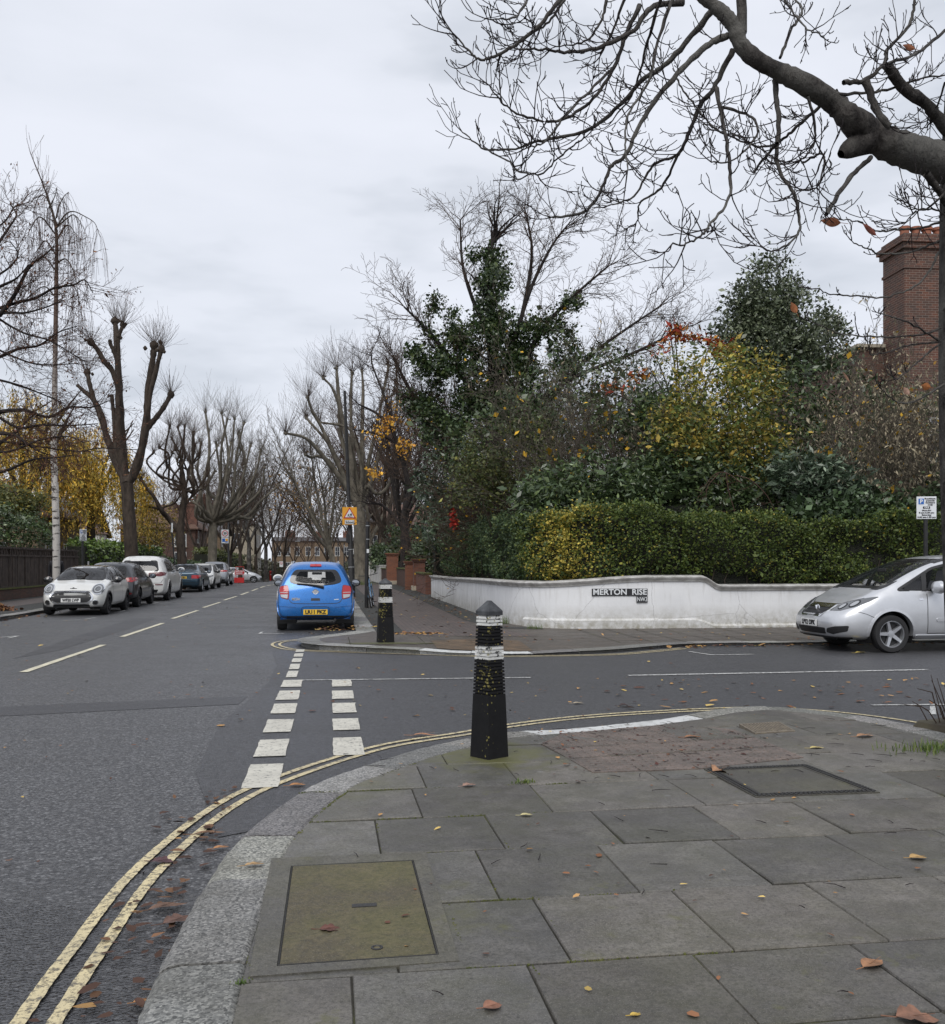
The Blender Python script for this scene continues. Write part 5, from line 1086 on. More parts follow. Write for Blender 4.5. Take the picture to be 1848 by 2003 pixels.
# --- blue hatchback, seen from behind
sp = spec(3.78, 1.665, 1.5, 2.45, .56, .29, rim='silver', spokes=7,
    top=[(0, 1.40), (.12, 1.46), (.5, 1.515), (1.2, 1.525), (1.9, 1.49), (2.35, 1.37), (2.95, 1.03), (3.3, .94), (3.65, .80), (3.78, .66)], belt=[(0, .96), (.3, .97), (2.6, .93), (3.3, .82), (3.78, .6)],
    w=[(0, .77), (.05, .80), (.2, .835), (.5, .85), (2.8, .85), (3.3, .82), (3.6, .72), (3.78, .5)], rw=[(0, .52), (.4, .575), (1.5, .61), (2.2, .6), (2.9, .66), (3.3, .66), (3.78, .4)],
    xr=[(.2, .08), (.33, .01), (.5, 0), (.60, .05), (.85, .10), (1.05, .16), (1.2, .24), (1.5, .46)], xf=[(.2, .05), (.4, 0), (.6, .02), (.8, .1), (1, .3)])
c = Car(sp, 'bright blue small hatchback seen from behind, parked just past the junction', 'car', on_road(-.30, 20.85), rad(90), GR, BLUE)
RW = sym([(0, .975), (.25, .985), (.44, 1.02), (.565, 1.07), (.50, 1.24), (.43, 1.325), (0, 1.34)][:-1]+[(.0, 1.335)][:0]); RW = [(0, 1.0)]+[(.25, 1.008), (.44, 1.035), (.56, 1.08), (.50, 1.24), (.43, 1.325)]+[(-.43, 1.325), (-.50, 1.24), (-.56, 1.08), (-.44, 1.035), (-.25, 1.008)]
gw_ = c.glass('B', RW, 'glass', 'rear_window', .022, 'black_gloss')
RP_ = roundpoly(RW, .07); c.ring('B', inset(RP_, .004), [(y*.80, 1.165+(z-1.165)*.80) for y, z in RP_], 'black_gloss', 'tinted_border', .009, gw_)
c.glass('F', [(.62, 1.02), (.5, 1.38), (-.5, 1.38), (-.62, 1.02)], 'glass', 'windscreen', .04); c.sides([(.62, 1.03), (.8, 1.28), (1.2, 1.40), (2.1, 1.37), (2.75, 1.0), (1.6, .98)], pillars=[[(1.52, .98), (1.62, .98), (1.6, 1.4), (1.5, 1.4)]])
for sg in (1, -1):
    P = [(.585, .70), (.73, .735), (.765, .88), (.755, .965), (.60, .995), (.575, .85)]; Q = [(.60, .71), (.735, .745), (.76, .85), (.588, .845)]; Bq = [(.592, .80), (.748, .80), (.752, .835), (.59, .83)]
    if sg < 0: P, Q, Bq = mir(P), mir(Q), mir(Bq)
    o = c.decal('B', roundpoly(P, .03), 'redlamp', 'tail_light', .012); c.decal('B', roundpoly(Q, .02), 'lampclear', 'clear_lens', .016, parent=o); c.decal('B', Bq, 'redlamp', 'red_band', .019, parent=o); c.ring('B', inset(roundpoly(P, .03), -.014), roundpoly(P, .03), 'darkred', 'lamp_edge', .008, o)
    c.line('B', [(sg*.40, .545), (sg*.6, .55), (sg*.76, .57)], .022, 'crease', 'bumper_crease', .004) if 'crease' in MT else None
    c.decal('B', (lambda q: q if sg > 0 else mir(q))([(.42, .53), (.76, .55), (.78, .60), (.45, .585)]), BLUE, 'bumper_strip', .016)
c.decal('B', roundpoly([(-.13, 1.40), (.13, 1.40), (.12, 1.445), (-.12, 1.445)], .02), 'redlamp', 'high_brake_light', .022)
c.decal('B', roundpoly([(-.1, .665), (.1, .665), (.095, .72), (-.095, .72)], .015), 'blackplastic', 'handle_recess', .004)
c.line('B', [(-.57, .70), (-.53, .63), (-.45, .605), (0, .598), (.45, .605), (.53, .63), (.57, .70)], .013, 'blackplastic', 'tailgate_gap', .002)
c.line('B', [(-.31, .40), (-.29, .52), (-.25, .535), (.25, .535), (.29, .52), (.31, .40)], .012, 'blackplastic', 'plate_recess', .002)
c.decal('B', [(-.70, .30), (.70, .30), (.74, .335), (-.74, .335)], 'blackplastic', 'lower_valance', .006)
h, n = c.proj('B', 0, .86); b = MB(); b.lathe([(.043, -.012), (.058, -.014), (.058, 0)], 20, (h.x-.004, 0, .86), 'x'); b.box((h.x-.012, 0, .86), (.012, .15, .026)); b.build('badge', MT['chrome'], c.t)
h, n = c.proj('B', .42, .70); b = MB(); add_text(b, 'MICRA', .075, Matrix(((0, 0, -1, h.x-.006), (-1, 0, 0, .42), (0, 1, 0, .70), (0, 0, 0, 1))), .004, width=.18); b.build('badge_lettering', MT['chrome'], c.t)
c.decal('B', [(-.40, .68), (-.50, .685), (-.50, .70), (-.40, .695)], 'silver', 'badge', .006)
pts = [c.proj('B', y, z)[0]+Vector((-.03, 0, 0)) for y, z in ((-.18, .955), (-.02, .99), (.2, 1.02), (.40, 1.035))]; b = MB(); b.tube(pts, [.03, .024, .015, .012], 6); b.build('wiper', MT['blackplastic'], c.t)
c.plate('B', .42, 'LR11 PKZ', 'plate_y'); b = MB(); b.tube([(.12, -.42, .25), (-.02, -.42, .25)], .03, 8); b.build('exhaust', MT['dkmetal'], c.t)
c.doors((.95, 1.55, 2.6), .32, .95, [(1.05, .82), (1.7, .82)]); c.mirror(2.55, 0, 1.0, MT['blackplastic'], 1, 1.0); c.mirror(2.55, 0, 1.0, MT['blackplastic'], -1, 1.1); c.rails(.50, .75, 2.0, .035); c.finish()
b = MB(); b.tube([(.62, 0, 1.52), (.5, 0, 1.66)], .006, 5); b.build('aerial', MT['blackplastic'], c.t)
# --- pale silver mini-sized hatch facing the camera
sp = spec(3.82, 1.727, 1.41, 2.495, .63, .30, rim='dkmetal', spokes=9, Lf=.6,
    top=[(0, 1.26), (.1, 1.33), (.4, 1.39), (1.2, 1.425), (1.95, 1.40), (2.3, 1.29), (2.78, 1.01), (2.95, .965), (3.4, .89), (3.65, .80), (3.82, .64)], belt=[(0, .9), (2.7, .93), (3.2, .85), (3.55, .78), (3.82, .56)],
    w=[(0, .72), (.15, .82), (.5, .88), (3.0, .88), (3.4, .865), (3.6, .82), (3.74, .75), (3.82, .64)], rw=[(0, .5), (.5, .6), (2, .6), (2.5, .63), (2.8, .69), (3.3, .69), (3.6, .62), (3.82, .46)],
    xr=[(.2, .05), (.4, 0), (.6, .02), (.9, .08), (1.3, .25)], xf=[(.2, .06), (.36, 0), (.55, .01), (.68, .07), (.82, .2), (1, .3)])
c = Car(sp, 'pale silver small hatchback with black roof and round headlights facing the camera', 'car', on_road(-7.15, 31.7), rad(-90), GL, SILV2)
c.glass('F', [(.66, 1.00), (.545, 1.33), (-.545, 1.33), (-.66, 1.00)], 'glass_dk', 'windscreen', .04); c.sides([(.45, .98), (.5, 1.28), (1.0, 1.34), (2.15, 1.31), (2.68, .99), (1.5, .96)], 'glass_dk', pillars=[[(1.38, .96), (1.5, .96), (1.48, 1.33), (1.38, 1.33)]]); c.glass('B', [(.5, .95), (.45, 1.25), (-.45, 1.25), (-.5, .95)], 'glass_dk', 'rear_window')
gp = roundpoly([(.57, .51), (.45, .645), (-.45, .645), (-.57, .51), (-.45, .375), (.45, .375)], .13)
c.decal('F', gp, 'blackplastic', 'grille', .004); c.ring('F', inset(gp, -.035), inset(gp, .004), 'chrome', 'grille_surround', .02)
for z in (.56, .60): c.line('F', [(-.42, z), (.42, z)], .008, 'blackplastic', 'grille_bar', .01)
c.decal('F', roundpoly([(-.50, .255), (.50, .255), (.47, .325), (-.47, .325)], .02), 'blackplastic', 'lower_grille', .005); c.decal('F', [(-.72, .215), (.72, .215), (.70, .245), (-.70, .245)], 'blackplastic', 'lower_lip', .006)
for sg in (1, -1):
    ci = lambda y, z, r, n=22: [(sg*y+r*math.cos(2*math.pi*k/n), z+r*1.0*math.sin(2*math.pi*k/n)) for k in range(n)]
    o = c.decal('F', ci(.655, .735, .135), 'headlamp', 'headlight', .012); c.ring('F', ci(.655, .735, .15), ci(.655, .735, .128), 'chrome', 'headlight_ring', .02, o); c.ring('F', ci(.655, .735, .095), ci(.655, .735, .065), 'lampclear', 'daylight_ring', .022, o)
    o = c.decal('F', ci(.63, .375, .07, 16), 'blackplastic', 'fog_light', .008); c.ring('F', ci(.63, .375, .075, 16), ci(.63, .375, .06, 16), 'chrome', 'fog_ring', .014, o)
c.line('F', [(-.78, .60), (-.70, .665), (-.5, .69), (0, .70), (.5, .69), (.70, .665), (.78, .60)], .010, 'dkmetal', 'bonnet_gap', .002)
h, n = c.proj('F', 0, .76); b = MB(); b.box((h.x, 0, .76), (.02, .18, .022)); b.lathe([(.035, -.0), (.035, .012), (0, .014)], 12, (h.x, 0, .76), 'x'); b.build('badge', MT['dkmetal'], c.t)
c.plate('F', .44, 'WF20 LWP', 'plate_w'); c.doors((1.4, 2.62), .32, .93, [(1.55, .84)])
for sg in (1, -1): c.mirror(2.55, 0, .99, BLK, sg, 1.15)
c.finish(lambda p: 1 if (p.z > 1.345 or (p.z > .99 and p.x < 2.75 and abs(p.y) > .3)) else 0, BLK, MT['blackplastic'])
# --- generic rear-facing hatch
def hatch(L, W, H, **k):
    w = W/2*1.02; d = dict(top=[(0, H-.12), (.12, H-.05), (.5, H+.005), (1.3, H+.015), (L*.52, H-.02), (L*.62, H-.14), (L*.775, H*.685), (L*.87, H*.62), (L-.14, H*.52), (L, H*.43)], belt=[(0, H*.62), (L*.7, H*.62), (L*.87, H*.55), (L, H*.4)],
        w=[(0, w*.88), (.05, w*.92), (.2, w*.97), (.5, w), (L*.74, w), (L*.87, w*.96), (L*.95, w*.84), (L, w*.6)], rw=[(0, w*.58), (.4, w*.67), (L*.4, w*.70), (L*.58, w*.70), (L*.77, w*.78), (L*.87, w*.76), (L, w*.5)],
        xr=[(.2, .1), (.4, 0), (.6, .02), (H*.62, .1), (H*.8, .28), (H, .5)], xf=[(.2, .06), (.4, 0), (.6, .03), (.8, .14), (1, .34)]); d.update(k); return spec(L, W, H, k.get('wb', L*.635), k.get('ro', L*.18), k.get('wr', .32), **{a: b for a, b in d.items() if a not in ('wb', 'ro', 'wr')})
def std(c, H, L, dark='glass_dk', rear=None, fw='glass_dk', bw=True):
    w = c.sp['w'][3][1]
    if bw: c.glass('B', rear or [(w*.62, H*.66), (w*.55, H*.90), (-w*.55, H*.90), (-w*.62, H*.66)], dark, 'rear_window', .04)
    c.glass('F', [(w*.74, H*.70), (w*.60, H*.93), (-w*.60, H*.93), (-w*.74, H*.70)], fw, 'windscreen', .04)
    c.sides([(L*.15, H*.66), (L*.19, H*.86), (L*.32, H*.93), (L*.55, H*.915), (L*.72, H*.665), (L*.45, H*.645)], dark, [[(L*.42, H*.64), (L*.45, H*.64), (L*.445, H*.94), (L*.42, H*.94)]])
    c.doors((L*.24, L*.43, L*.70), .32, H*.63, [(L*.27, H*.57), (L*.46, H*.57)])
def tails(c, P, mat='redlamp', off=.012):
    for sg in (1, -1): c.decal('B', roundpoly(P if sg > 0 else mir(P), .025), mat, 'tail_light', off)
def heads(c, P, fog=None):
    for sg in (1, -1):
        o = c.decal('F', roundpoly(P if sg > 0 else mir(P), .03), 'headlamp', 'headlight', .010)
        cx = sum(p[0] for p in P)/len(P); cz = sum(p[1] for p in P)/len(P)
        for k in (-.07, .08): c.decal('F', [(sg*(cx+k)+.045*math.cos(a), cz+.3*k+.045*math.sin(a)) for a in np.linspace(0, 6.283, 13)[:-1]], 'lampclear', 'lamp_unit', .016, parent=o)
H, L = 1.5, 3.94; c = Car(hatch(L, 1.745, H, rim='dkmetal', spokes=5), 'dark grey hatchback between the pale silver hatchback and the white four-by-four', 'car', on_road(-7.2, 32.5), rad(90), GL, DGREY)
std(c, H, L); tails(c, [(.42, .89), (.74, .84), (.85, .90), (.83, 1.0), (.62, .99), (.44, .945)]); c.decal('B', [(-.44, .895), (.44, .895), (.44, .94), (-.44, .94)], 'blackplastic', 'tail_bar', .008); c.decal('B', roundpoly([(-.6, .27), (.6, .27), (.72, .42), (-.72, .42)], .03), 'blackplastic', 'lower_bumper', .006); c.plate('B', .58, 'LD70 KXN', 'plate_y')
tails(c, [(.55, .46), (.76, .44), (.76, .50), (.56, .49)], 'darkred', .012)
for sg in (1, -1): c.mirror(L*.66, 0, 1.02, BLK, sg, 1.1)
c.finish()
H, L = 1.745, 4.92; c = Car(hatch(L, 2.0, H, wr=.375, ro=.86, wb=2.975, rim='dkmetal', spokes=10), 'large white four-by-four seen from behind, the tallest car on the left', 'car', on_road(-7.25, 37.9), rad(90), GL, WHITE)
std(c, H, L, rear=[(.70, 1.17), (.60, 1.55), (-.60, 1.55), (-.70, 1.17)]); tails(c, [(.34, .98), (.80, .96), (.95, 1.0), (.95, 1.10), (.80, 1.13), (.36, 1.09)], 'darkred'); tails(c, [(.6, .62), (.88, .62), (.88, .66), (.6, .66)], 'darkred')
c.decal('B', roundpoly([(-.62, .28), (.62, .28), (.72, .45), (-.72, .45)], .04), 'blackplastic', 'lower_bumper', .006); c.plate('B', .82, 'LF69 ZVB', 'plate_y'); c.rails(.62, 1.0, 3.0, .03, 'blackplastic'); c.line('B', [(-.92, .88), (-.8, .70), (0, .68), (.8, .70), (.92, .88)], .012, 'dkmetal', 'tailgate_gap')
for sg in (1, -1): c.mirror(L*.665, 0, 1.2, WHITE, sg, 1.25)
c.finish()
H, L = 1.42, 4.52; c = Car(hatch(L, 1.82, H, wr=.32, ro=.96, wb=2.76, top=[(0, 1.0), (.08, 1.04), (.7, 1.08), (.95, 1.17), (1.4, 1.38), (1.9, 1.43), (2.5, 1.41), (3.1, 1.1), (3.35, 1.0), (4.3, .82), (4.52, .62)], belt=[(0, .88), (.7, .93), (3.0, .92), (3.9, .8), (4.52, .55)],
    rw=[(0, .66), (.6, .70), (1.1, .64), (1.5, .62), (2.6, .62), (3.2, .70), (4, .7), (4.52, .45)], xr=[(.2, .1), (.45, 0), (.7, .02), (1.0, .05)], xf=[(.2, .06), (.4, 0), (.6, .03), (.8, .14), (1, .34)]), 'dark teal saloon with yellow rear plate parked beyond the white four-by-four', 'car', on_road(-7.3, 48.8), rad(90), GL, TEAL)
c.glass('B', [(.62, 1.13), (.52, 1.35), (-.52, 1.35), (-.62, 1.13)], 'glass', 'rear_window', .035); c.glass('F', [(.68, 1.05), (.54, 1.35), (-.54, 1.35), (-.68, 1.05)], 'glass_dk', 'windscreen', .04); c.sides([(1.05, .98), (1.35, 1.25), (1.8, 1.345), (2.5, 1.32), (3.1, .98), (2.0, .95)], 'glass_dk', [[(2.0, .95), (2.1, .95), (2.08, 1.36), (2.0, 1.36)]])
tails(c, [(.48, .70), (.80, .69), (.89, .76), (.88, .86), (.50, .87)]); c.plate('B', .745, 'LJ08 ZBX', 'plate_y'); c.decal('B', roundpoly([(-.45, .25), (.45, .25), (.5, .36), (-.5, .36)], .02), 'blackplastic', 'lower_bumper', .006); c.line('B', [(-.48, .88), (-.46, .62), (.46, .62), (.48, .88)], .012, 'blackplastic', 'boot_gap'); c.line('B', [(-.86, .5), (.86, .5)], .014, 'blackplastic', 'bumper_gap')
h, n = c.proj('B', 0, .93); b = MB(); b.lathe([(.04, -.012), (.04, 0)], 14, (h.x, 0, .93), 'x'); b.build('badge', MT['chrome'], c.t); c.doors((1.35, 2.05, 3.1), .32, .93, [(1.5, .84), (2.2, .84)])
for sg in (1, -1): c.mirror(2.95, 0, 1.0, TEAL, sg, 1.0)
c.finish()
H, L = 1.44, 4.4; c = Car(hatch(L, 1.8, H, rim='dkmetal', spokes=10), 'white hatchback facing the camera between the teal saloon and the grey hatchback', 'car', on_road(-7.3, 58.6), rad(-90), GL, WHITE)
std(c, H, L); heads(c, [(.44, .64), (.70, .66), (.86, .74), (.80, .79), (.5, .73)]); c.decal('F', roundpoly([(-.4, .44), (.4, .44), (.44, .68), (-.44, .68)], .08), 'blackplastic', 'grille', .006); c.decal('F', roundpoly([(-.72, .26), (.72, .26), (.68, .40), (-.68, .40)], .05), 'blackplastic', 'lower_grille', .006)
for sg in (1, -1): c.mirror(L*.66, 0, .98, BLK, sg, 1.1)
c.finish()
H, L = 1.56, 4.26; c = Car(hatch(L, 1.81, H, wr=.34, ro=.75, wb=2.77), 'grey silver hatchback with a black tailgate window, last of the left kerb row', 'car', on_road(-7.35, 62.3), rad(90), GL, GSIL)
std(c, H, L, rear=[(.62, 1.10), (.56, 1.42), (-.56, 1.42), (-.62, 1.10)]); c.decal('B', roundpoly([(-.66, .90), (.66, .90), (.66, 1.08), (-.66, 1.08)], .02), 'blackplastic', 'black_panel', .006); tails(c, [(.44, .93), (.84, .92), (.85, 1.02), (.46, 1.02)], 'redlamp', .014); c.decal('B', roundpoly([(-.7, .26), (.7, .26), (.74, .44), (-.74, .44)], .02), 'blackplastic', 'lower_bumper', .006)
for sg in (1, -1): c.mirror(L*.68, 0, 1.05, BLK, sg, 1.1)
c.finish()
p = at(510, 1138, 94); c = Car(hatch(L, 1.81, H, wr=.34, ro=.75, wb=2.77), 'distant silver hatchback seen side-on behind the red diversion board', 'car', on_road(p.x-L, p.y+.9), rad(2), None, SILV)
std(c, H, L); heads(c, [(.5, .72), (.8, .78), (.8, .86), (.5, .78)]); c.decal('F', roundpoly([(-.6, .3), (.6, .3), (.64, .5), (-.64, .5)], .03), 'blackplastic', 'grille', .006)
for sg in (1, -1): c.mirror(L*.68, 0, 1.05, BLK, sg, 1.1)
c.finish()
H, L = 1.50, 4.1; c = Car(hatch(L, 1.7, H), 'white small car built with a windowless van tail, mostly hidden in front of the blue hatchback, its white mirror showing', 'van', on_road(-.52, 25.4), rad(90), GR, WHITE)
std(c, H, L, 'glass', fw='glass', bw=False); tails(c, [(.5, .75), (.78, .75), (.78, .95), (.55, .95)]); c.rails(.5, .8, 2.2, .04, 'silver')  # no rear window: added white tail brightens the view through the blue car
for sg in (1, -1): c.mirror(L*.62, 0, 1.05, WHITE, sg, 1.25)
c.finish()
# --- silver people carrier on the right
sp = spec(4.47, 1.80, 1.635, 2.703, .835, .317, rim='silver', spokes=5, Lf=.8, ra=.385,
    top=[(0, 1.45), (.15, 1.55), (.6, 1.62), (1.5, 1.65), (2.3, 1.625), (2.75, 1.52), (3.2, 1.32), (3.78, 1.045), (3.95, .99), (4.2, .91), (4.36, .82), (4.47, .68)], belt=[(0, 1.0), (2.6, .99), (3.3, .98), (3.8, .90), (4.2, .80), (4.47, .58)],
    w=[(0, .78), (.2, .88), (.5, .92), (3.4, .92), (3.8, .91), (4.1, .87), (4.3, .79), (4.41, .70), (4.47, .60)], rw=[(0, .6), (.6, .66), (2.3, .66), (2.8, .68), (3.4, .74), (3.8, .76), (4.1, .68), (4.35, .52), (4.47, .42)],
    xr=[(.2, .05), (.5, 0), (1, .06), (1.6, .3)], xf=[(.2, .10), (.34, .02), (.46, 0), (.62, .03), (.74, .12), (.9, .3), (1.0, .4)], zb=[(0, .3), (.3, .22), (4.1, .2), (4.47, .23)])
c = Car(sp, 'silver people carrier cut by the right edge of the photo, facing left', 'car', on_road(8.24+4.47, 15.28), rad(180), None, SILV)
c.glass('F', [(.74, 1.06), (.58, 1.56), (-.58, 1.56), (-.74, 1.06)], 'glass', 'windscreen', .035)
c.sides([(.55, 1.06), (.7, 1.42), (1.3, 1.53), (2.2, 1.52), (2.72, 1.40), (3.42, 1.035), (2.2, 1.01)], 'glass', [[(2.90, 1.02), (2.98, 1.02), (2.92, 1.31), (2.82, 1.36)], [(1.70, 1.0), (1.80, 1.0), (1.78, 1.55), (1.68, 1.55)]])
for sg in (1, -1):
    P = [(.40, .69), (.45, .775), (.60, .85), (.76, .91), (.835, .935), (.825, .85), (.78, .765), (.62, .695)]; P = P if sg > 0 else mir(P)
    o = c.decal('F', roundpoly(P, .02), 'headlamp', 'headlight', .006, .04)
    for (y, z, r) in ((.57, .765, .045), (.71, .81, .05)): q = c.decal('F', [(sg*y+r*math.cos(a), z+r*math.sin(a)) for a in np.linspace(0, 6.283, 15)[:-1]], 'lampclear', 'lamp_unit', .012, .03, o); c.ring('F', [(sg*y+r*1.15*math.cos(a), z+r*1.15*math.sin(a)) for a in np.linspace(0, 6.283, 15)[:-1]], [(sg*y+r*.9*math.cos(a), z+r*.9*math.sin(a)) for a in np.linspace(0, 6.283, 15)[:-1]], 'dkmetal', 'lamp_ring', .014, o)
    F_ = [(.46, .33), (.60, .305), (.78, .36), (.80, .455), (.66, .44), (.5, .40)]; c.decal('F', roundpoly(F_ if sg > 0 else mir(F_), .02), 'blackplastic', 'fog_light_recess', .005, .05)
gp = roundpoly([(-.36, .66), (-.30, .60), (.30, .60), (.36, .66), (.38, .78), (-.38, .78)], .03); c.decal('F', gp, 'blackplastic', 'grille', .004); c.ring('F', inset(gp, -.016), inset(gp, .006), 'chrome', 'grille_surround', .012); c.line('F', [(-.35, .755), (.35, .755)], .045, 'chrome', 'chrome_bar', .012)
for z in (.64, .69): c.line('F', [(-.32, z), (.32, z)], .012, 'dkmetal', 'grille_bar', .010)
h, n = c.proj('F', 0, .72); b = MB(); b.lathe([(.055, 0), (.065, .016), (.055, .022)], 18, (h.x+.01, 0, .715), 'x'); b.tube([(h.x+.035, -.04, .76), (h.x+.035, 0, .67), (h.x+.035, .04, .76)], .013, 6); b.build('badge', MT['chrome'], c.t)
c.decal('F', roundpoly([(-.42, .30), (.42, .30), (.45, .405), (-.45, .405)], .03), 'blackplastic', 'lower_grille', .005)
for z in (.33, .365): c.line('F', [(-.4, z), (.4, z)], .008, 'dkmetal', 'grille_bar', .009)
c.decal('F', [(-.72, .235), (.72, .235), (.76, .265), (-.76, .265)], 'blackplastic', 'lower_lip', .012); c.plate('F', .475, 'LP12 OPK', 'plate_w')
c.line('F', [(-.72, .905), (-.6, .865), (-.42, .80), (.42, .80), (.6, .865), (.72, .905)], .009, 'dkmetal', 'bonnet_gap', .002)
for v in 'LR':
    c.line(v, [(4.12, .69), (3.97, .645), (3.84, .585)], .009, 'dkmetal', 'bumper_gap', .002)
    c.decal(v, roundpoly([(1.3, .52), (2.75, .52), (2.75, .575), (1.3, .575)], .02), SILV, 'rub_strip', .016); c.decal(v, [(3.05, .875), (2.98, .875), (2.98, .9), (3.05, .9)], 'chrome', 'badge', .008)
    c.decal(v, roundpoly([(.7, .24), (3.1, .24), (3.1, .30), (.7, .30)], .02), SILV, 'sill', .02)
b = MB(); b.box((3.62, -.42, 1.05), (.16, .3, .012), M=Matrix.Rotation(rad(24), 3, 'Y')); b.build('paper_permit', MT['sign_white'], c.t); b = MB(); b.box((3.5, .5, 1.1), (.1, .08, .01), M=Matrix.Rotation(rad(28), 3, 'Y')); b.build('permit_disc', MT['lampclear'], c.t)
c.doors((1.75, 2.9), .32, .98, [(1.9, .90)]); c.rails(.62, .9, 2.3, .03, 'silver'); sp['cab'] = (.7, 3.5)
for sg in (1, -1): c.mirror(2.78, 0, 1.09, SILV, sg, 1.3)
c.finish()
b = MB(); cx = Vector((3.0, -.36, 1.0)); b.tube([cx+Vector((.07*math.cos(a)*.5, .17*math.sin(a), .17*math.cos(a)*.85)) for a in np.linspace(0, 6.283, 18)], .014, 6); b.build('steering_wheel', MT['blackplastic'], c.t)
# ---------------------------------------------------------------- vegetation tools
class Tubes:
    def __init__(s): s.g = {}
    def add(s, P, r, sides=4):
        s.g.setdefault((len(P), sides), []).append((P, r))
    def mesh(s, name, org):
        AV = []; AF = []; base = 0
        for (n, sd), L in s.g.items():
            P = np.array([p for p, _ in L], float); Rr = np.array([r for _, r in L], float); m = len(L)
            T = np.gradient(P, axis=1); T /= np.linalg.norm(T, axis=2)[..., None]+1e-9
            ref = np.where(np.abs(T[:, :1, 2:3]) > .85, np.array([[[1., .1, 0]]]), np.array([[[.05, .1, 1.]]])); ref = np.broadcast_to(ref, T.shape)
            A = np.cross(T, ref); A /= np.linalg.norm(A, axis=2)[..., None]+1e-9; B = np.cross(T, A)
            an = np.arange(sd)*2*np.pi/sd
            V = P[:, :, None, :]+Rr[:, :, None, None]*(A[:, :, None, :]*np.cos(an)[None, None, :, None]+B[:, :, None, :]*np.sin(an)[None, None, :, None])
            idx = np.arange(m*n*sd).reshape(m, n, sd)+base; a = idx[:, :-1, :]; b = np.roll(idx, -1, axis=2)[:, :-1, :]; c = np.roll(idx, -1, axis=2)[:, 1:, :]; d = idx[:, 1:, :]
            AF.append(np.stack([a, b, c, d], -1).reshape(-1, 4)); AV.append(V.reshape(-1, 3)); base += m*n*sd
        if not AV: return None
        return np_mesh(name, np.concatenate(AV)-np.array(org), np.concatenate(AF))
    def build(s, name, mat, parent):
        me = s.mesh(name, parent.location)
        return mkobj(name, me, mat, parent, True) if me else None
def vadd(a, b, k=1.0): return (a[0]+b[0]*k, a[1]+b[1]*k, a[2]+b[2]*k)
def rdir(): 
    z = R.uniform(-1, 1); a = R.uniform(0, 6.2832); q = math.sqrt(1-z*z); return (q*math.cos(a), q*math.sin(a), z)
def sidedir(d, ang):
    u = rdir(); k = u[0]*d[0]+u[1]*d[1]+u[2]*d[2]; u = nrm((u[0]-d[0]*k, u[1]-d[1]*k, u[2]-d[2]*k)); c, s = math.cos(ang), math.sin(ang)
    return (d[0]*c+u[0]*s, d[1]*c+u[1]*s, d[2]*c+u[2]*s)
def grow(T, p, d, L, r, lv, P, tips=None):
    """branch with children; P: per-level lists n, wob, trop, kids, ang, lr ; rr, max, min_r"""
    n = P['n'][lv]; pts = [p]; rs = [r]; st = L/n; wob = P['wob'][lv]; tr = P['trop'][lv]; tp = P.get('taper', .75)
    for i in range(n):
        q = rdir(); d = nrm((d[0]+q[0]*wob, d[1]+q[1]*wob, d[2]+q[2]*wob+tr)); p = vadd(p, d, st); pts.append(p); rs.append(max(P['min'], r*(1-tp*(i+1)/n)))
    big = r > P.get('split', 9)
    (T[0] if r > P.get('thick', .02) else T[1]).add(pts, rs, 8 if r > .08 else 5 if r > .03 else 3)
    if tips is not None and lv >= P['max']-P.get('tiplv', 0):
        for i in range(1, n+1): tips.append((pts[i], d))
    if lv < P['max']:
        k = P['kids'][lv]; k = int(k)+(R.random() < k-int(k)); t0 = P.get('start', [.25]*9)[lv]
        for j in range(k):
            t = t0+(1-t0)*(j+R.random())/k; x = t*n; i = min(n-1, int(x)); f = x-i; q = vadd(pts[i], (pts[i+1][0]-pts[i][0], pts[i+1][1]-pts[i][1], pts[i+1][2]-pts[i][2]), f)
            dd = nrm((pts[i+1][0]-pts[i][0], pts[i+1][1]-pts[i][1], pts[i+1][2]-pts[i][2]))
            grow(T, q, sidedir(dd, P['ang'][lv]*R.uniform(.7, 1.3)), L*P['lr'][lv]*(1.25-.65*t)*R.uniform(.7, 1.25), max(P['min'], (rs[i]*(1-f)+rs[i+1]*f)*P['rr']), lv+1, P, tips)
        if P.get('fork', True): grow(T, pts[-1], sidedir(d, .25), L*P['lr'][lv]*.8, rs[-1], lv+1, P, tips)
def leaves(pos, size, cols, asp=.55, droop=.0, up=0.0, fold=.25, jit=.35, cj=.2):
    """folded kite-shaped leaves; returns V, F, C"""
    pos = np.asarray(pos, float); n = len(pos); d = NR.normal(size=(n, 3)); d[:, 2] = d[:, 2]*.7-droop+up; d /= np.linalg.norm(d, axis=1)[:, None]
    u = NR.normal(size=(n, 3)); u -= d*(u*d).sum(1)[:, None]; u /= np.linalg.norm(u, axis=1)[:, None]; w = np.cross(d, u)
    s = (np.asarray(size)*np.exp(NR.normal(size=n)*jit))[:, None]
    V = np.stack([pos, pos+d*s*.5+u*s*asp*.5+w*s*fold*.3, pos+d*s, pos+d*s*.5-u*s*asp*.5+w*s*fold*.3], 1).reshape(-1, 3)
    F = np.arange(n*4).reshape(n, 4); C = np.asarray(cols, float)
    if C.ndim == 1: C = np.broadcast_to(C, (n, 3))
    C = C*np.exp(NR.normal(size=(n, 1))*cj); return V, F, np.repeat(C, 4, axis=0)
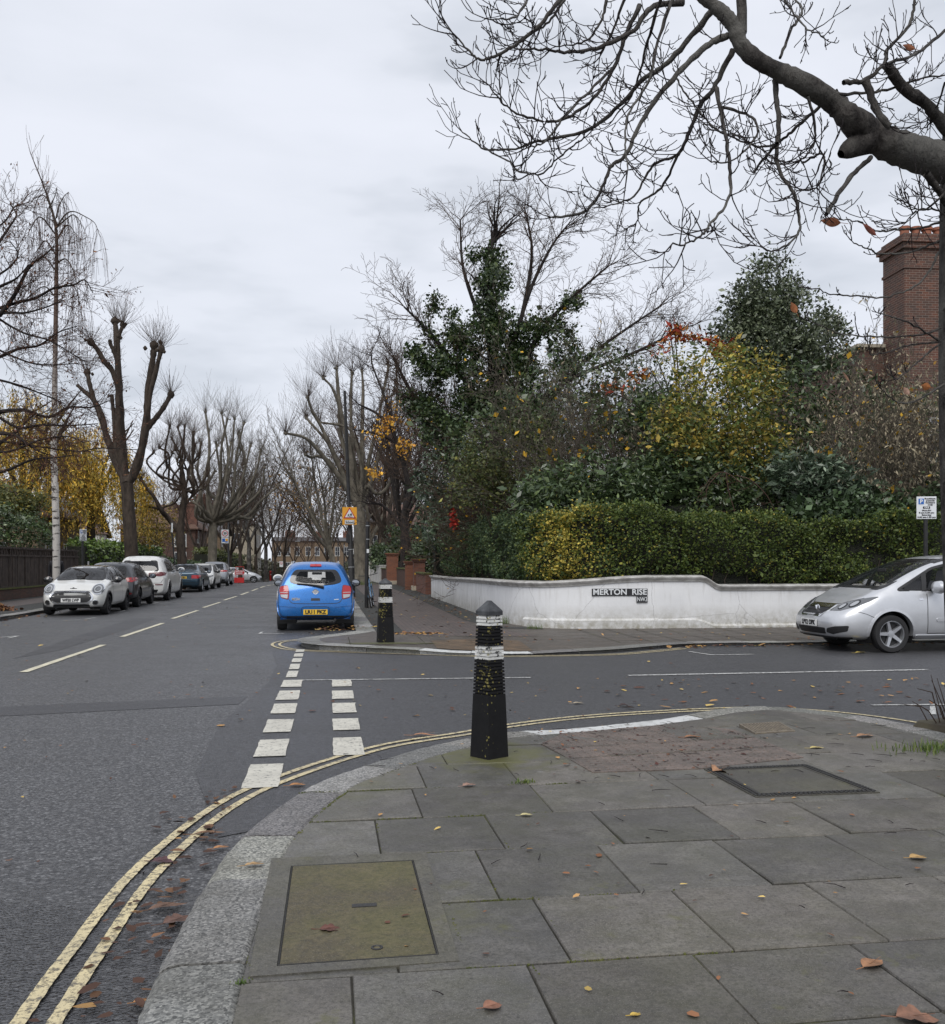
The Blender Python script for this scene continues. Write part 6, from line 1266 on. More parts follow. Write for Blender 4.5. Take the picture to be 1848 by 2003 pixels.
def leafpoly(pos, size, cols, tilt=.12, wide=.62, cj=.2):
    """flat fallen leaves: pointed outline folded along the midrib, lying at a small random tilt"""
    pos = np.asarray(pos, float); n = len(pos); a = NR.random(n)*6.283; d = np.stack([np.cos(a), np.sin(a), NR.normal(size=n)*tilt], 1); u = np.stack([-np.sin(a), np.cos(a), NR.normal(size=n)*tilt], 1); w = np.array([[0, 0, 1.]])
    s = (np.asarray(size)*np.exp(np.clip(NR.normal(size=n)*.35, -.8, .6)))[:, None]; k = wide*NR.uniform(.7, 1.25, (n, 1)); j = lambda: NR.uniform(.75, 1.25, (n, 1)); up = .10*s*NR.random((n, 1))
    V = np.stack([pos, pos+d*s*.28*j()+u*s*k*.42*j()+w*up, pos+d*s*.66*j()+u*s*k*.36*j()+w*up*.8, pos+d*s, pos+d*s*.66*j()-u*s*k*.36*j()+w*up*.8, pos+d*s*.28*j()-u*s*k*.42*j()+w*up], 1).reshape(-1, 3)
    b = np.arange(n)*6; F = np.concatenate([np.stack([b, b+1, b+2, b+3], 1), np.stack([b, b+3, b+4, b+5], 1)]); C = np.asarray(cols, float)*np.exp(NR.normal(size=(n, 1))*cj); return V, F, np.repeat(C, 6, axis=0)
def pick(pal, n):
    w = np.array([p[0] for p in pal], float); i = NR.choice(len(pal), n, p=w/w.sum()); return np.array([p[1] for p in pal])[i]
def leaf_obj(name, parts, mat, parent):
    V = []; F = []; C = []; b = 0
    for v, f, c in parts: V.append(v); F.append(f+b); C.append(c); b += len(v)
    return mkobj(name, np_mesh(name, np.concatenate(V)-np.array(parent.location), np.concatenate(F), np.concatenate(C)), mat, parent)
def ell_pts(c, rad_, n, shell=.55, ang=0):
    """points in the outer part of a lumpy ellipsoid"""
    d = NR.normal(size=(n, 3)); d /= np.linalg.norm(d, axis=1)[:, None]; k = shell+(1-shell)*NR.random(n)**.6
    lump = 1+.16*np.sin(d[:, 0]*5+c[0])+.14*np.sin(d[:, 2]*6+c[1]*2)+.1*np.sin(d[:, 1]*9+c[2])
    return np.array(c)+d*(k*lump)[:, None]*np.array(rad_)
def clump(cent, n, sig): 
    cent = np.asarray(cent); i = NR.integers(0, len(cent), n); return cent[i]+NR.normal(size=(n, 3))*sig, i
def shrub(name, label, blobs, pal, n, size, mat='leaf', base=None, cat='shrub', group=None, nc=70, sig=.16, asp=.5, droop=.2, stems=6, stem_mat='bark_brown', up=0, twigs=0, extra=None, fold=.3):
    """blobs: (centre, radii); leaf clumps fill them, stems run up into them"""
    c0 = blobs[0][0]; base = base or (c0[0], c0[1], .05); t = thing(name, label, cat, base, 0, group); tot = sum(b[1][0]*b[1][2] for b in blobs); parts = []; cents = []
    for c, r_ in blobs:
        k = r_[0]*r_[2]/tot; m = max(8, int(nc*k)); ce = ell_pts(c, r_, m, .5); ce = ce[ce[:, 2] > .12]; cents.append(ce); p, i = clump(ce, int(n*k), sig)
        tone = np.exp(NR.normal(size=(len(ce), 1))*.22); parts.append(leaves(p, size, pick(pal, len(p))*tone[i], asp, droop, up, fold))
    if extra:
        for q in extra: parts.append(q)
    leaf_obj('foliage', parts, MT[mat], t); T = [Tubes(), Tubes()]; ce = np.concatenate(cents)
    for k in range(stems):
        e = ce[R.randrange(len(ce))]; b = (base[0]+R.uniform(-.2, .2), base[1]+R.uniform(-.2, .2), base[2]-.05); m = ((b[0]+e[0])/2+R.uniform(-.2, .2), (b[1]+e[1])/2+R.uniform(-.2, .2), b[2]+(e[2]-b[2])*.6)
        pts = smooth_path([b, m, tuple(e)], 4); T[0].add(pts, list(np.linspace(.035, .008, len(pts))), 5)
    for k in range(twigs):
        e = ce[R.randrange(len(ce))]; d = nrm((R.gauss(0, .6), R.gauss(0, .6), R.gauss(.5, .5))); grow(T, vadd(tuple(e), d, -.3), d, R.uniform(.4, .9), .008, 0, TWP)
    T[0].build('stem', MT[stem_mat], t); T[1].build('twigs', MT['twig'], t); return t
TWP = dict(n=[5, 3, 3], wob=[.22, .3, .3], trop=[.04, .02, 0], kids=[5, 2.5, 0], ang=[.7, .7, .6], lr=[.42, .5, .5], rr=.65, max=2, min=.0032, thick=9, taper=.7)
# ---------------------------------------------------------------- hedge above the white wall
t = thing('hedge', 'clipped green privet hedge with a yellow patch above the white wall', 'hedge', (5.2, 20.4, .1))
HP = resample([p for p in WALLP if p[1] < 40.5 and p[0] < 22], .1); HT = np.gradient(HP, axis=0); HT /= np.linalg.norm(HT, axis=1)[:, None]; HN = np.stack([-HT[:, 1], HT[:, 0]], 1)*1.0
side_i = HP[:, 1] < 20.8
parts = []; N_ = 78000
wgt = np.where(HP[:, 1] > 26, .6, 1.0)*np.where(HP[:, 0] > 14, .15, 1.0); i = NR.choice(len(HP), N_, p=wgt/wgt.sum())
f = NR.random(N_); top = 2.60+.12*np.sin(i*.07)+.09*np.sin(i*.19+1)+.08*np.sin(i*.43)+.35*(NR.random(N_) < .03)*NR.random(N_)
onface = NR.random(N_) < .72
z = np.where(onface, 1.0+(top-1.0)*f, top-.25*NR.random(N_)**2+.12*NR.random(N_)*(NR.random(N_) < .3))
dep = np.where(onface, .42+.13*np.sin(i*.11+z*2.3)+.10*np.sin(i*.05-z*3.1)+.10*np.sin(i*.31+z*5)+.05*np.sin(i*.7-z*9)+np.abs(NR.normal(size=N_))*.09, .42+NR.random(N_)*1.0)
dep = dep+.28*np.clip((1.32-z)/.3, 0, 1)        # leaves thin out above the coping
px_ = HP[i, 0]+HN[i, 0]*dep; py_ = HP[i, 1]+HN[i, 1]*dep; pos = np.stack([px_, py_, z], 1)
dark = pick([(5, (.042, .066, .018)), (4, (.065, .092, .022)), (2.5, (.095, .125, .028)), (.5, (.17, .17, .035))], N_)
yel = pick([(4, (.30, .25, .045)), (3, (.20, .19, .04)), (3, (.40, .32, .07)), (2, (.08, .10, .024))], N_)
bl = pick([(5, (.040, .066, .034)), (3, (.06, .09, .04)), (1.5, (.10, .125, .045))], N_)
ss_ = np.array([0]+list(np.cumsum(np.linalg.norm(np.diff(HP, axis=0), axis=1))))[i]
cs = [float(np.interp(v, HP[::-1, 1] if HP[0, 1] > HP[-1, 1] else HP[:, 1], (np.array([0]+list(np.cumsum(np.linalg.norm(np.diff(HP, axis=0), axis=1)))))[::-1] if HP[0, 1] > HP[-1, 1] else np.arange(len(HP)))) for v in (23.5,)]
rr_ = HP[i, 0]; sv = HP[i, 1]
ky = np.exp(-((np.where(sv > 20.6, 4.2-(sv-20.6)*.9, rr_)-4.9)/.85)**2)*(.95-.25*np.abs(z-1.9)); ky = ky+.10*(NR.random(N_) < .5)*(np.sin(rr_*2.1)+np.sin(z*4+rr_) > .9)
kb = 1/(1+np.exp((-(sv-21.8))*2.2))
C = np.where((NR.random(N_) < ky)[:, None], yel, dark); C = np.where((NR.random(N_) < kb)[:, None], bl, C)
parts.append(leaves(pos, .058, C, .62, .05, .1, .3, .3, .22)); leaf_obj('foliage', parts, MT['leaf'], t)
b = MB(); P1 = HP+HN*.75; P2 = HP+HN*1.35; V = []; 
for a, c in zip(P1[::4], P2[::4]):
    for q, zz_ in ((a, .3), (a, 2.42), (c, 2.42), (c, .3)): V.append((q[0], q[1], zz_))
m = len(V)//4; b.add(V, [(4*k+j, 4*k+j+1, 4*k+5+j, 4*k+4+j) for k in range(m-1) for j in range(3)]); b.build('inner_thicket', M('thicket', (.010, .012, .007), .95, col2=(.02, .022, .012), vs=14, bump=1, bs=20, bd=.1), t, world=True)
T = [Tubes(), Tubes()]
for k in range(0, len(HP), 4):
    p = HP[k]+HN[k]*.66; T[0].add([(p[0], p[1], .6), (p[0]+R.uniform(-.1, .1), p[1]+.02, 1.1), (p[0]+R.uniform(-.2, .2), p[1]+.05, 1.6)], [.018, .014, .008], 4)
T[0].build('stem', MT['bark_brown'], t)
E1 = lambda px, py, d, rx, ry, rd=None: (tuple(at(px, py, d)), (rx/FPX*d, (rd or rx*.7)/FPX*d, ry/FPX*d))
DG = [(5, (.032, .052, .022)), (3, (.05, .075, .03)), (1.8, (.085, .115, .045))]
LAU = [(5, (.036, .056, .036)), (4, (.062, .09, .056)), (2, (.12, .155, .11))]
YG = [(3, (.11, .125, .03)), (3.2, (.055, .082, .024)), (3, (.21, .185, .04)), (1.5, (.34, .25, .05))]
shrub('laurel', 'big dark blue-green laurel at the left end of the shrubs above the wall', [E1(885, 930, 39, 62, 95, 40), E1(860, 1000, 43, 42, 60, 40), E1(915, 1000, 34, 60, 60, 40)], LAU, 12000, .18, 'leaf_gl', nc=210, sig=.17, asp=.34, droop=.35)
shrub('laurel', 'broad dark cherry laurel in the middle just above the hedge', [E1(1150, 950, 23.5, 110, 55, 60), E1(1070, 985, 23, 70, 40, 60), E1(1240, 960, 23.5, 70, 60, 60)], DG+[(1.5, (.06, .085, .05))], 9000, .14, 'leaf_gl', nc=220, sig=.15, asp=.36, droop=.35)
shrub('spindle_shrub', 'yellow-green autumn shrub rising right of centre behind the hedge', [E1(1400, 800, 24.5, 125, 95, 70), E1(1330, 855, 23.8, 75, 55, 60), E1(1470, 880, 24, 70, 70, 60), E1(1450, 730, 25, 60, 50)], YG, 11000, .10, 'leaf', nc=300, sig=.20, asp=.5, droop=.2, twigs=50)
shrub('evergreen_shrub', 'dark green shrub under the yellow-green bush and above the hedge', [E1(1400, 955, 23.6, 120, 60, 60), E1(1310, 930, 24, 70, 60, 60), E1(1300, 830, 26, 110, 80, 60)], DG, 9000, .12, 'leaf_gl', nc=240, sig=.18, asp=.42, droop=.25)
shrub('rhododendron', 'blue-green rhododendron right of the yellow-green shrub', [E1(1580, 935, 23.2, 75, 45, 60), E1(1640, 965, 23, 80, 40, 50)], LAU, 5200, .15, 'leaf_gl', nc=130, sig=.16, asp=.32, droop=.1, up=.2)
shrub('evergreen_shrub', 'dense dark green shrub behind the parking sign at the right edge', [E1(1760, 1000, 22.4, 110, 28, 40), E1(1660, 1005, 22.4, 110, 25, 40), E1(1850, 975, 23, 60, 45, 50)], [(4, (.03, .048, .022)), (4, (.05, .08, .036))], 8000, .11, 'leaf_gl', nc=200, sig=.16, asp=.6)
shrub('evergreen_shrub', 'tall dark evergreen screen far behind the hazel on the right', [E1(1540, 840, 29, 130, 120, 70), E1(1650, 850, 29, 120, 130, 70), E1(1790, 860, 30, 130, 110, 60)], DG, 9000, .16, 'leaf_gl', nc=260, sig=.25, asp=.45)
shrub('evergreen_shrub', 'dark evergreen filling behind the brown twiggy bush', [E1(980, 870, 29, 110, 100, 60), E1(1100, 830, 30, 120, 110, 70), E1(1215, 800, 31, 90, 110, 60)], DG, 9500, .15, 'leaf_gl', nc=250, sig=.24, asp=.45)
shrub('evergreen_shrub', 'deep green shrub closing the gap behind the dead arching branch', [E1(1290, 945, 25.5, 90, 60, 50), E1(1390, 920, 26, 90, 80, 50), E1(1480, 960, 25, 80, 50, 50)], DG, 9000, .14, 'leaf_gl', nc=240, sig=.2, asp=.5)
# holm oak
OAK = [(4, (.04, .053, .031)), (4, (.075, .09, .055)), (2, (.13, .15, .095))]
shrub('holm_oak', 'grey-green evergreen oak with a domed top left of the big chimney', [E1(1505, 585, 31, 74, 66, 60), E1(1490, 680, 31, 92, 75, 80), E1(1560, 680, 31.5, 80, 70, 80), E1(1622, 650, 32, 24, 42, 30), E1(1450, 650, 31, 45, 50)], OAK, 26000, .115, 'leaf_gl', base=tuple(at(1510, 1100, 31.5)[:2])+(0,), cat='tree', nc=480, sig=.19, asp=.5, droop=-.2, up=.35, stems=14)
# red sumac
t = thing('sumac', 'small tree with red and orange autumn leaf sprays above the yellow-green shrub', 'tree', tuple(at(1330, 1100, 26)[:2])+(0,)); T = [Tubes(), Tubes()]; pos = []
for (x0, y0, x1, y1, n) in ((1280, 690, 1320, 650, 30), (1320, 655, 1390, 665, 50), (1390, 668, 1440, 690, 46), (1400, 735, 1475, 740, 34), (1270, 720, 1240, 745, 20), (1310, 645, 1340, 640, 26), (1410, 690, 1400, 700, 12), (1180, 760, 1215, 750, 14)):
    a, c = at(x0, y0, 26), at(x1, y1, 26); q0 = at(1335, 900, 26); T[0].add(smooth_path([tuple(at(1332, 1100, 26)), tuple(q0), tuple((q0+a)/2+Vector((0, 0, .4))), tuple(a)], 4), list(np.linspace(.05, .012, 13)), 5); T[0].add(smooth_path([tuple(a), tuple((a+c)/2), tuple(c)], 3), list(np.linspace(.012, .005, 7)), 3)
    u = NR.random(n*3)[:, None]; pos.append(np.array(a)*(1-u)+np.array(c)*u+NR.normal(size=(n*3, 3))*np.array([.12, .12, .075]))
pos = np.concatenate(pos); leaf_obj('foliage', [leaves(pos, .15, pick([(4, (.30, .07, .025)), (3, (.24, .035, .02)), (3, (.36, .16, .03)), (1, (.15, .1, .03))], len(pos)), .36, .35)], MT['leaf_dry'], t); T[0].build('trunk', MT['bark_brown'], t)
t = thing('creeper', 'small spray of red creeper leaves hanging over the dark laurel', 'creeper', tuple(at(884, 1012, 27)[:2])+(2.6,)); a, c = at(886, 995, 26.6), at(888, 1030, 26.6); u = NR.random(110)[:, None]; pos = np.array(a)*(1-u)+np.array(c)*u+NR.normal(size=(110, 3))*.05
leaf_obj('foliage', [leaves(pos, .08, pick([(3, (.30, .03, .02)), (1, (.2, .03, .02))], 110), .6, .5)], MT['leaf_dry'], t)
# ---------------------------------------------------------------- twiggy shrubs
def twiggy(name, label, base, dirs, L, P, mat, leafpal=None, nl=0, lsize=.09, cat='shrub', r0=.02, seeds=0, seedpal=None, group=None, trunk_mat='bark_brown', droop=.4, lmat='leaf_dry', seedsize=.06):
    t = thing(name, label, cat, base, 0, group); T = [Tubes(), Tubes()]; tips = []
    for d in dirs: grow(T, (base[0]+R.uniform(-.25, .25), base[1]+R.uniform(-.25, .25), base[2]), nrm(d), L*R.uniform(.75, 1.2), r0*R.uniform(.7, 1.2), 0, P, tips)
    T[0].build('stem', MT[trunk_mat], t); T[1].build('twigs', MT[mat], t); P_ = []
    tp = np.array([q for q, _ in tips])
    if nl: k = NR.integers(0, len(tp), nl); P_.append(leaves(tp[k]+NR.normal(size=(nl, 3))*.05, lsize, pick(leafpal, nl), .7, droop))
    if seeds: k = NR.integers(0, len(tp), seeds); P_.append(leaves(tp[k]+NR.normal(size=(seeds, 3))*.04, seedsize, pick(seedpal, seeds), .3, 1.6, 0, .3))
    if P_: leaf_obj('foliage', P_, MT[lmat], t)
    return t
fan = lambda n, sp, up: [(R.gauss(0, sp), R.gauss(0, sp*.8), up) for _ in range(n)]
BP = dict(n=[7, 5, 4, 3], wob=[.12, .22, .3, .32], trop=[.0, -.02, -.01, 0], kids=[8, 5, 3, 0], ang=[.7, .75, .7, .7], lr=[.42, .5, .5, .5], rr=.58, max=3, min=.0058, thick=.016, taper=.7, start=[.25, .15, .15, .1])
b0 = at(1030, 1030, 31); twiggy('bare_bush', 'brown densely twigged bush with a few yellow leaves above the yellow hedge patch', (b0.x, b0.y, .3), fan(38, .46, 1), 4.3, BP, 'twig', [(3, (.50, .27, .03)), (2, (.36, .22, .04)), (2, (.14, .14, .03))], 560, .085, r0=.022)
b0 = Vector((7.2, 40, 0)); twiggy('bare_bush', 'grey twiggy bush leaning over the laurel with sparse orange leaves', (b0.x, b0.y, .3), fan(13, .45, 1), 4.2, BP, 'twig', [(3, (.42, .22, .03)), (1, (.12, .12, .03))], 160, .09, r0=.024)
shrub('evergreen_shrub', 'olive-green small-leaved shrub among the brown twigs above the yellow hedge patch', [E1(1000, 900, 26.8, 120, 75, 60), E1(945, 950, 26.5, 70, 60, 50)], [(4, (.045, .06, .022)), (3, (.075, .085, .03)), (1, (.12, .12, .035))], 6500, .085, 'leaf', nc=240, sig=.16, twigs=40)
HZ = dict(n=[9, 5, 4, 3], wob=[.06, .18, .28, .3], trop=[.01, -.01, -.01, 0], kids=[10, 5, 2.6, 0], ang=[.5, .7, .7, .7], lr=[.36, .5, .5, .5], rr=.5, max=3, min=.004, thick=.014, taper=.75, start=[.3, .15, .15, .1])
b0 = at(1705, 1030, 24.2); twiggy('hazel', 'many-stemmed hazel with beige catkins and some yellow leaves behind the parking sign', (b0.x, b0.y, .3), fan(22, .34, 1), 5.0, HZ, 'twig_grey', [(3, (.45, .27, .03)), (1, (.35, .2, .05))], 300, .10, cat='tree', r0=.03, seeds=9500, seedpal=[(3, (.30, .26, .18)), (2, (.19, .16, .11))], trunk_mat='twig_pale', seedsize=.085)
b0 = at(1850, 1030, 25); twiggy('hazel', 'second many-stemmed hazel partly cut by the right edge in front of the brick house', (b0.x, b0.y, .3), fan(12, .36, 1), 4.0, HZ, 'twig_grey', [(3, (.45, .27, .03)), (1, (.35, .2, .05))], 170, .10, cat='tree', r0=.03, seeds=3600, seedpal=[(3, (.30, .26, .18)), (2, (.19, .16, .11))], seedsize=.075)
b0 = at(1210, 1030, 27); twiggy('bare_sapling', 'thin pale sapling stems with hanging seeds in front of the ivy tree', (b0.x, b0.y, .3), fan(13, .26, 1), 5.6, HZ, 'twig_grey', [(3, (.45, .27, .03))], 90, .12, cat='tree', r0=.028, seeds=1800, seedpal=[(3, (.30, .26, .18)), (2, (.19, .16, .11))], seedsize=.075)
b0 = at(1060, 1030, 25.8); twiggy('bare_sapling', 'slender upright sapling with a few clear yellow leaves left of the ivy trunk top', (b0.x, b0.y, .3), fan(8, .2, 1), 5.4, HZ, 'twig_grey', [(3, (.50, .30, .03))], 120, .11, cat='tree', r0=.022)
t = thing('dead_branch', 'arching dead brown branch hanging over the hedge below the yellow-green shrub', 'branch', tuple(at(1420, 925, 22)))
T = [Tubes(), Tubes()]
for pts in (((1450, 945), (1420, 925), (1395, 930), (1370, 965)), ((1440, 930), (1470, 940), (1500, 970), (1515, 1000)), ((1420, 925), (1425, 960), (1438, 1005), (1440, 1030)), ((1405, 927), (1385, 950), (1380, 975))):
    P = smooth_path([tuple(at(x, y, 21.9)) for x, y in pts], 5); T[0].add(P, list(np.linspace(.014, .006, len(P))), 4)
    for q in P[3::3]: grow(T, q, nrm((R.gauss(0, 1), R.gauss(0, .5), -.6)), .3, .005, 1, TWP)
T[0].build('branch', MT['twig_red'], t); T[1].build('twigs', MT['twig_red'], t)
# ---------------------------------------------------------------- ivy-clad tree
def poly_limb(T, pts, r0, r1, n=4, sides=8, noise_=.0):
    P = smooth_path([tuple(p) for p in pts], n); T.add(P, list(np.linspace(r0, r1, len(P))), sides); return P
t = thing('ivy_tree', 'tall bare tree with its trunk wrapped in dark ivy behind the hedge', 'tree', tuple(at(990, 1100, 33)[:2])+(0,)); T = [Tubes(), Tubes()]; D_ = 33; tips = []
CR = dict(n=[8, 6, 5, 4, 3], wob=[.10, .16, .26, .34, .35], trop=[.03, .03, .03, .02, 0], kids=[6, 5, 5.5, 3.6, 0], ang=[.6, .6, .7, .75, .8], lr=[.5, .5, .48, .45, .5], rr=.5, max=4, min=.0058, thick=.03, taper=.7, start=[.3, .2, .15, .15, .1])
ivy = []
for pts, r0, r1, iv in ((((985, 1100), (980, 950), (968, 800), (960, 620), (957, 500), (970, 455)), .32, .08, (.15, .80)), (((978, 850), (1010, 760), (1050, 660), (1110, 590), (1190, 520)), .14, .03, (.1, .75)), (((975, 880), (930, 780), (880, 700), (830, 640), (790, 600)), .14, .03, (.2, .75)),
                        (((968, 760), (1000, 680), (1040, 560), (1080, 480), (1110, 440)), .10, .025, (.0, .3)), (((978, 900), (1060, 800), (1150, 700), (1230, 640), (1290, 600)), .10, .025, (.1, .55)), (((978, 880), (900, 830), (830, 790), (775, 770)), .14, .04, (.3, .9)), (((962, 660), (930, 600), (905, 520), (900, 430)), .1, .03, (0, .2)), (((1000, 820), (1120, 740), (1240, 690), (1340, 640)), .1, .03, (0, .2)), (((980, 760), (1020, 620), (1040, 500), (1030, 420)), .1, .03, (0, .2)), (((980, 930), (900, 900), (840, 830), (800, 760), (770, 700)), .13, .04, (.1, .6))):
    dj = R.uniform(-1.5, 1.5); P = poly_limb(T[0], [at(x, y, D_+dj*k/len(pts)) for k, (x, y) in enumerate(pts)], r0, r1); m = len(P)
    ivy += [P[i] for i in range(m) if iv[0] <= i/m <= iv[1]]
    for i in range(int(m*.45), m):
        a, c = P[i-1], P[min(i+1, m-1)] if i < m-1 else P[i]; dd = nrm((c[0]-a[0], c[1]-a[1], c[2]-a[2]))
        for _ in range(2 if i < m-3 else 3): grow(T, P[i], sidedir(dd, R.uniform(.3, 1.0)), R.uniform(.8, 1.7), max(.02, r1*.6), 2, CR, tips)
T[0].build('trunk', MT['bark_dk'], t); T[1].build('twigs', MT['twig'], t)
for (x, y, rx, ry) in ((965, 545, 30, 60), (940, 500, 20, 12), (905, 690, 34, 48), (865, 720, 30, 44), (1060, 640, 46, 22), (1010, 700, 46, 52), (850, 600, 10, 34), (1115, 590, 26, 12), (960, 640, 46, 60), (880, 640, 14, 34), (815, 690, 20, 36), (830, 800, 34, 36), (1110, 690, 28, 36), (930, 780, 46, 50), (1000, 790, 50, 50), (870, 830, 42, 34)):
    for _ in range(int(rx*ry/70)): q = at(x+R.gauss(0, rx*.5), y+R.gauss(0, ry*.5), D_+R.gauss(0, .6)); ivy.append(tuple(q))
p, i = clump(np.array(ivy), 42000, .15); leaf_obj('ivy', [leaves(p, .09, pick([(5, (.020, .036, .013)), (3, (.036, .056, .02)), (1.4, (.075, .10, .034))], len(p)), .8, .3)], MT['leaf_gl'], t)
# ---------------------------------------------------------------- foreground tree on the right
DF = 7.0
Z1 = lambda x, y: (x*.5391+851.5, y*.5391)
Z2 = lambda x, y: (1596.6+x*.3188, 372.5+y*.3188)
tb = at(1915, 1445, 7.3); t = thing('street_tree', 'leafless tree at the right edge reaching a thick knobbly limb over the sky', 'tree', (tb.x, tb.y, .1)); T = [Tubes(), Tubes()]
poly_limb(T[0], [at(1925, 1450, 7.3), at(1908, 1380, 7.3), at(1893, 1100, 7.3), at(1882, 800, 7.3), at(1880, 500, 7.3), at(1880, 330, 7.3), at(1890, 100, 7.4), at(1900, -120, 7.5)], .20, .125, 5, 12)
for (x, y, r_) in ((1862, 600, .07), (1858, 770, .065), (1862, 940, .07), (1866, 1050, .06)): q = at(x, y, 7.2); T[0].add([tuple(q+Vector((.12, 0, -.1))), tuple(q), tuple(q+Vector((.05, 0, .09))), tuple(q+Vector((.14, 0, .14)))], [.03, r_, r_*.8, .03], 8)
ML = smooth_path([tuple(at(*Z1(x, y), d)) for x, y, d in ((1905, 620, 7.3), (1848, 590, 7.2), (1750, 560, 7.1), (1650, 525, 7.0), (1580, 490, 7.0), (1500, 425, 6.9), (1440, 370, 6.9), (1330, 300, 6.8), (1250, 262, 6.8), (1170, 220, 6.7), (1110, 165, 6.7), (1085, 100, 6.7), (1045, 50, 6.7), (990, 5, 6.7), (930, -40, 6.7))], 6)
mr = [ipl(k/(len(ML)-1), [(0, .14), (.12, .135), (.25, .112), (.33, .104), (.38, .08), (.48, .072), (.6, .06), (.78, .056), (.9, .045), (1, .036)])*R.uniform(.9, 1.1) for k in range(len(ML))]
T[0].add(ML, mr, 12)
T[0].add(smooth_path([tuple(at(*Z1(1585, 500), 7)), tuple(at(*Z1(1520, 530), 6.95)), tuple(at(*Z1(1470, 560), 6.9))], 3), [.11, .1, .09, .08, .07, .055, .03], 10)
SP = dict(n=[4, 3, 3], wob=[.2, .24, .25], trop=[.16, .16, .1], kids=[1.7, .8, 0], ang=[.75, .7, .6], lr=[.5, .55, .5], rr=.7, max=2, min=.0032, thick=9, taper=.55, start=[.15, .1, 0])
def fbr(pts, r0, r1, d0, d1, tw=1.0, z=Z1, Ls=(.10, .30)):
    P = smooth_path([tuple(at(*z(x, y), d0+(d1-d0)*k/(len(pts)-1))) for k, (x, y) in enumerate(pts)], 7); P = [P[0]]+[vadd(p, rdir(), .006) for p in P[1:]]; m = len(P); r = [max(.0038, .84*(r0+(r1-r0)*(k/(m-1))**.8))*R.uniform(.9, 1.12) for k in range(m)]
    T[0].add(P, r, 6)
    for k in range(2, m):
        a, c = P[k-1], P[k]; dd = nrm((c[0]-a[0], c[1]-a[1], c[2]-a[2]))
        for _ in range(int(tw*.4+R.random())):
            if k/m > .18 or R.random() < .4: grow(T, vadd(a, (c[0]-a[0], c[1]-a[1], c[2]-a[2]), R.random()), sidedir(dd, R.uniform(.5, 1.2)), R.uniform(*Ls), R.uniform(.004, .0065), 0, SP)
    for _ in range(2): grow(T, P[-1], sidedir(dd, .35), R.uniform(*Ls), .005, 0, SP)
FB = [(((1060, 130), (980, 170), (860, 290), (760, 420), (690, 560), (640, 600), (600, 690), (540, 770), (420, 790)), .03, .008),
 (((1010, 30), (930, 130), (830, 240), (760, 280), (680, 370), (560, 470), (440, 500), (350, 520), (290, 540), (180, 540), (100, 480)), .028, .006),
 (((1080, 180), (1010, 320), (960, 380), (920, 480), (880, 560), (790, 600), (720, 710), (640, 745)), .026, .007), (((1020, 320), (1050, 480), (1065, 590), (1065, 720), (1000, 810), (970, 850), (910, 885), (855, 885)), .018, .005),
 (((1230, 290), (1245, 430), (1240, 600), (1300, 700), (1320, 790), (1310, 860), (1230, 910), (1165, 890)), .024, .005), (((900, 10), (780, 30), (720, 110), (600, 170), (480, 190), (400, 180), (300, 180)), .028, .007),
 (((740, 20), (690, 130), (640, 260), (560, 370), (440, 440), (320, 420), (250, 380), (185, 300)), .024, .005), (((460, -10), (370, 100), (280, 170), (200, 210), (150, 210), (90, 150), (40, 85)), .02, .005), (((340, -10), (290, 60), (200, 70)), .014, .005),
 (((1460, 330), (1400, 380), (1300, 470), (1240, 520), (1160, 530), (1040, 480), (980, 450)), .02, .005), (((1480, 300), (1560, 290), (1630, 230), (1640, 180), (1720, 90), (1740, -10)), .022, .012), (((1440, 345), (1620, 330), (1740, 290), (1860, 270)), .014, .006),
 (((1780, 630), (1830, 700), (1860, 760)), .035, .025), (((820, -10), (770, 150), (720, 330), (640, 440)), .016, .006), (((1250, 210), (1290, 110), (1330, 40), (1290, -20)), .014, .008), (((1040, 390), (1140, 420), (1165, 490), (1080, 580), (1000, 590)), .014, .005),
 (((880, 560), (820, 680), (740, 740), (735, 800), (690, 830)), .014, .005), (((1240, 520), (1180, 590), (1155, 625)), .014, .010), (((1350, 350), (1380, 480), (1350, 560), (1310, 590)), .014, .005), (((1640, 240), (1700, 320), (1790, 390), (1848, 460), (1900, 520)), .045, .06),
 (((1560, 295), (1600, 400), (1650, 460)), .035, .03), (((1848, 110), (1750, 190), (1640, 230)), .014, .012), (((1260, -10), (1330, 90), (1400, 130)), .01, .005), (((620, -10), (600, 80), (540, 150), (440, 170)), .016, .005), (((690, -10), (640, 120), (600, 190)), .014, .008),
 (((470, 0), (400, 90), (330, 130), (300, 215)), .012, .005), (((860, 0), (800, 170), (780, 280), (700, 420), (690, 540), (700, 620)), .016, .005), (((650, 240), (560, 330), (470, 420), (400, 510), (330, 540)), .014, .006), (((180, 540), (270, 590), (300, 620), (380, 630), (450, 570), (540, 500)), .008, .006),
 (((1330, 590), (1400, 560), (1410, 600), (1380, 680), (1330, 690)), .01, .004), (((870, 280), (930, 370), (1020, 470), (1110, 500), (1210, 560), (1270, 590)), .008, .005), (((1848, 300), (1800, 440), (1760, 470)), .01, .005), (((1900, 640), (1780, 760), (1720, 740)), .012, .004), (((1900, 800), (1800, 760), (1740, 770), (1700, 810)), .01, .004)]
for pts, r0, r1 in FB: d0 = 6.8+R.uniform(-.2, .2); fbr(pts, r0*1.02, r1, d0, d0+R.uniform(-1.3, .9))
fbr(((1580, 570), (1500, 650), (1440, 740), (1418, 775)), .022, .018, 6.9, 6.5, .2)
T[0].add([tuple(at(*Z1(*q), 6.7)) for q in ((1110, 120), (1112, 40), (1108, -20))], [.04, .036, .036], 8)
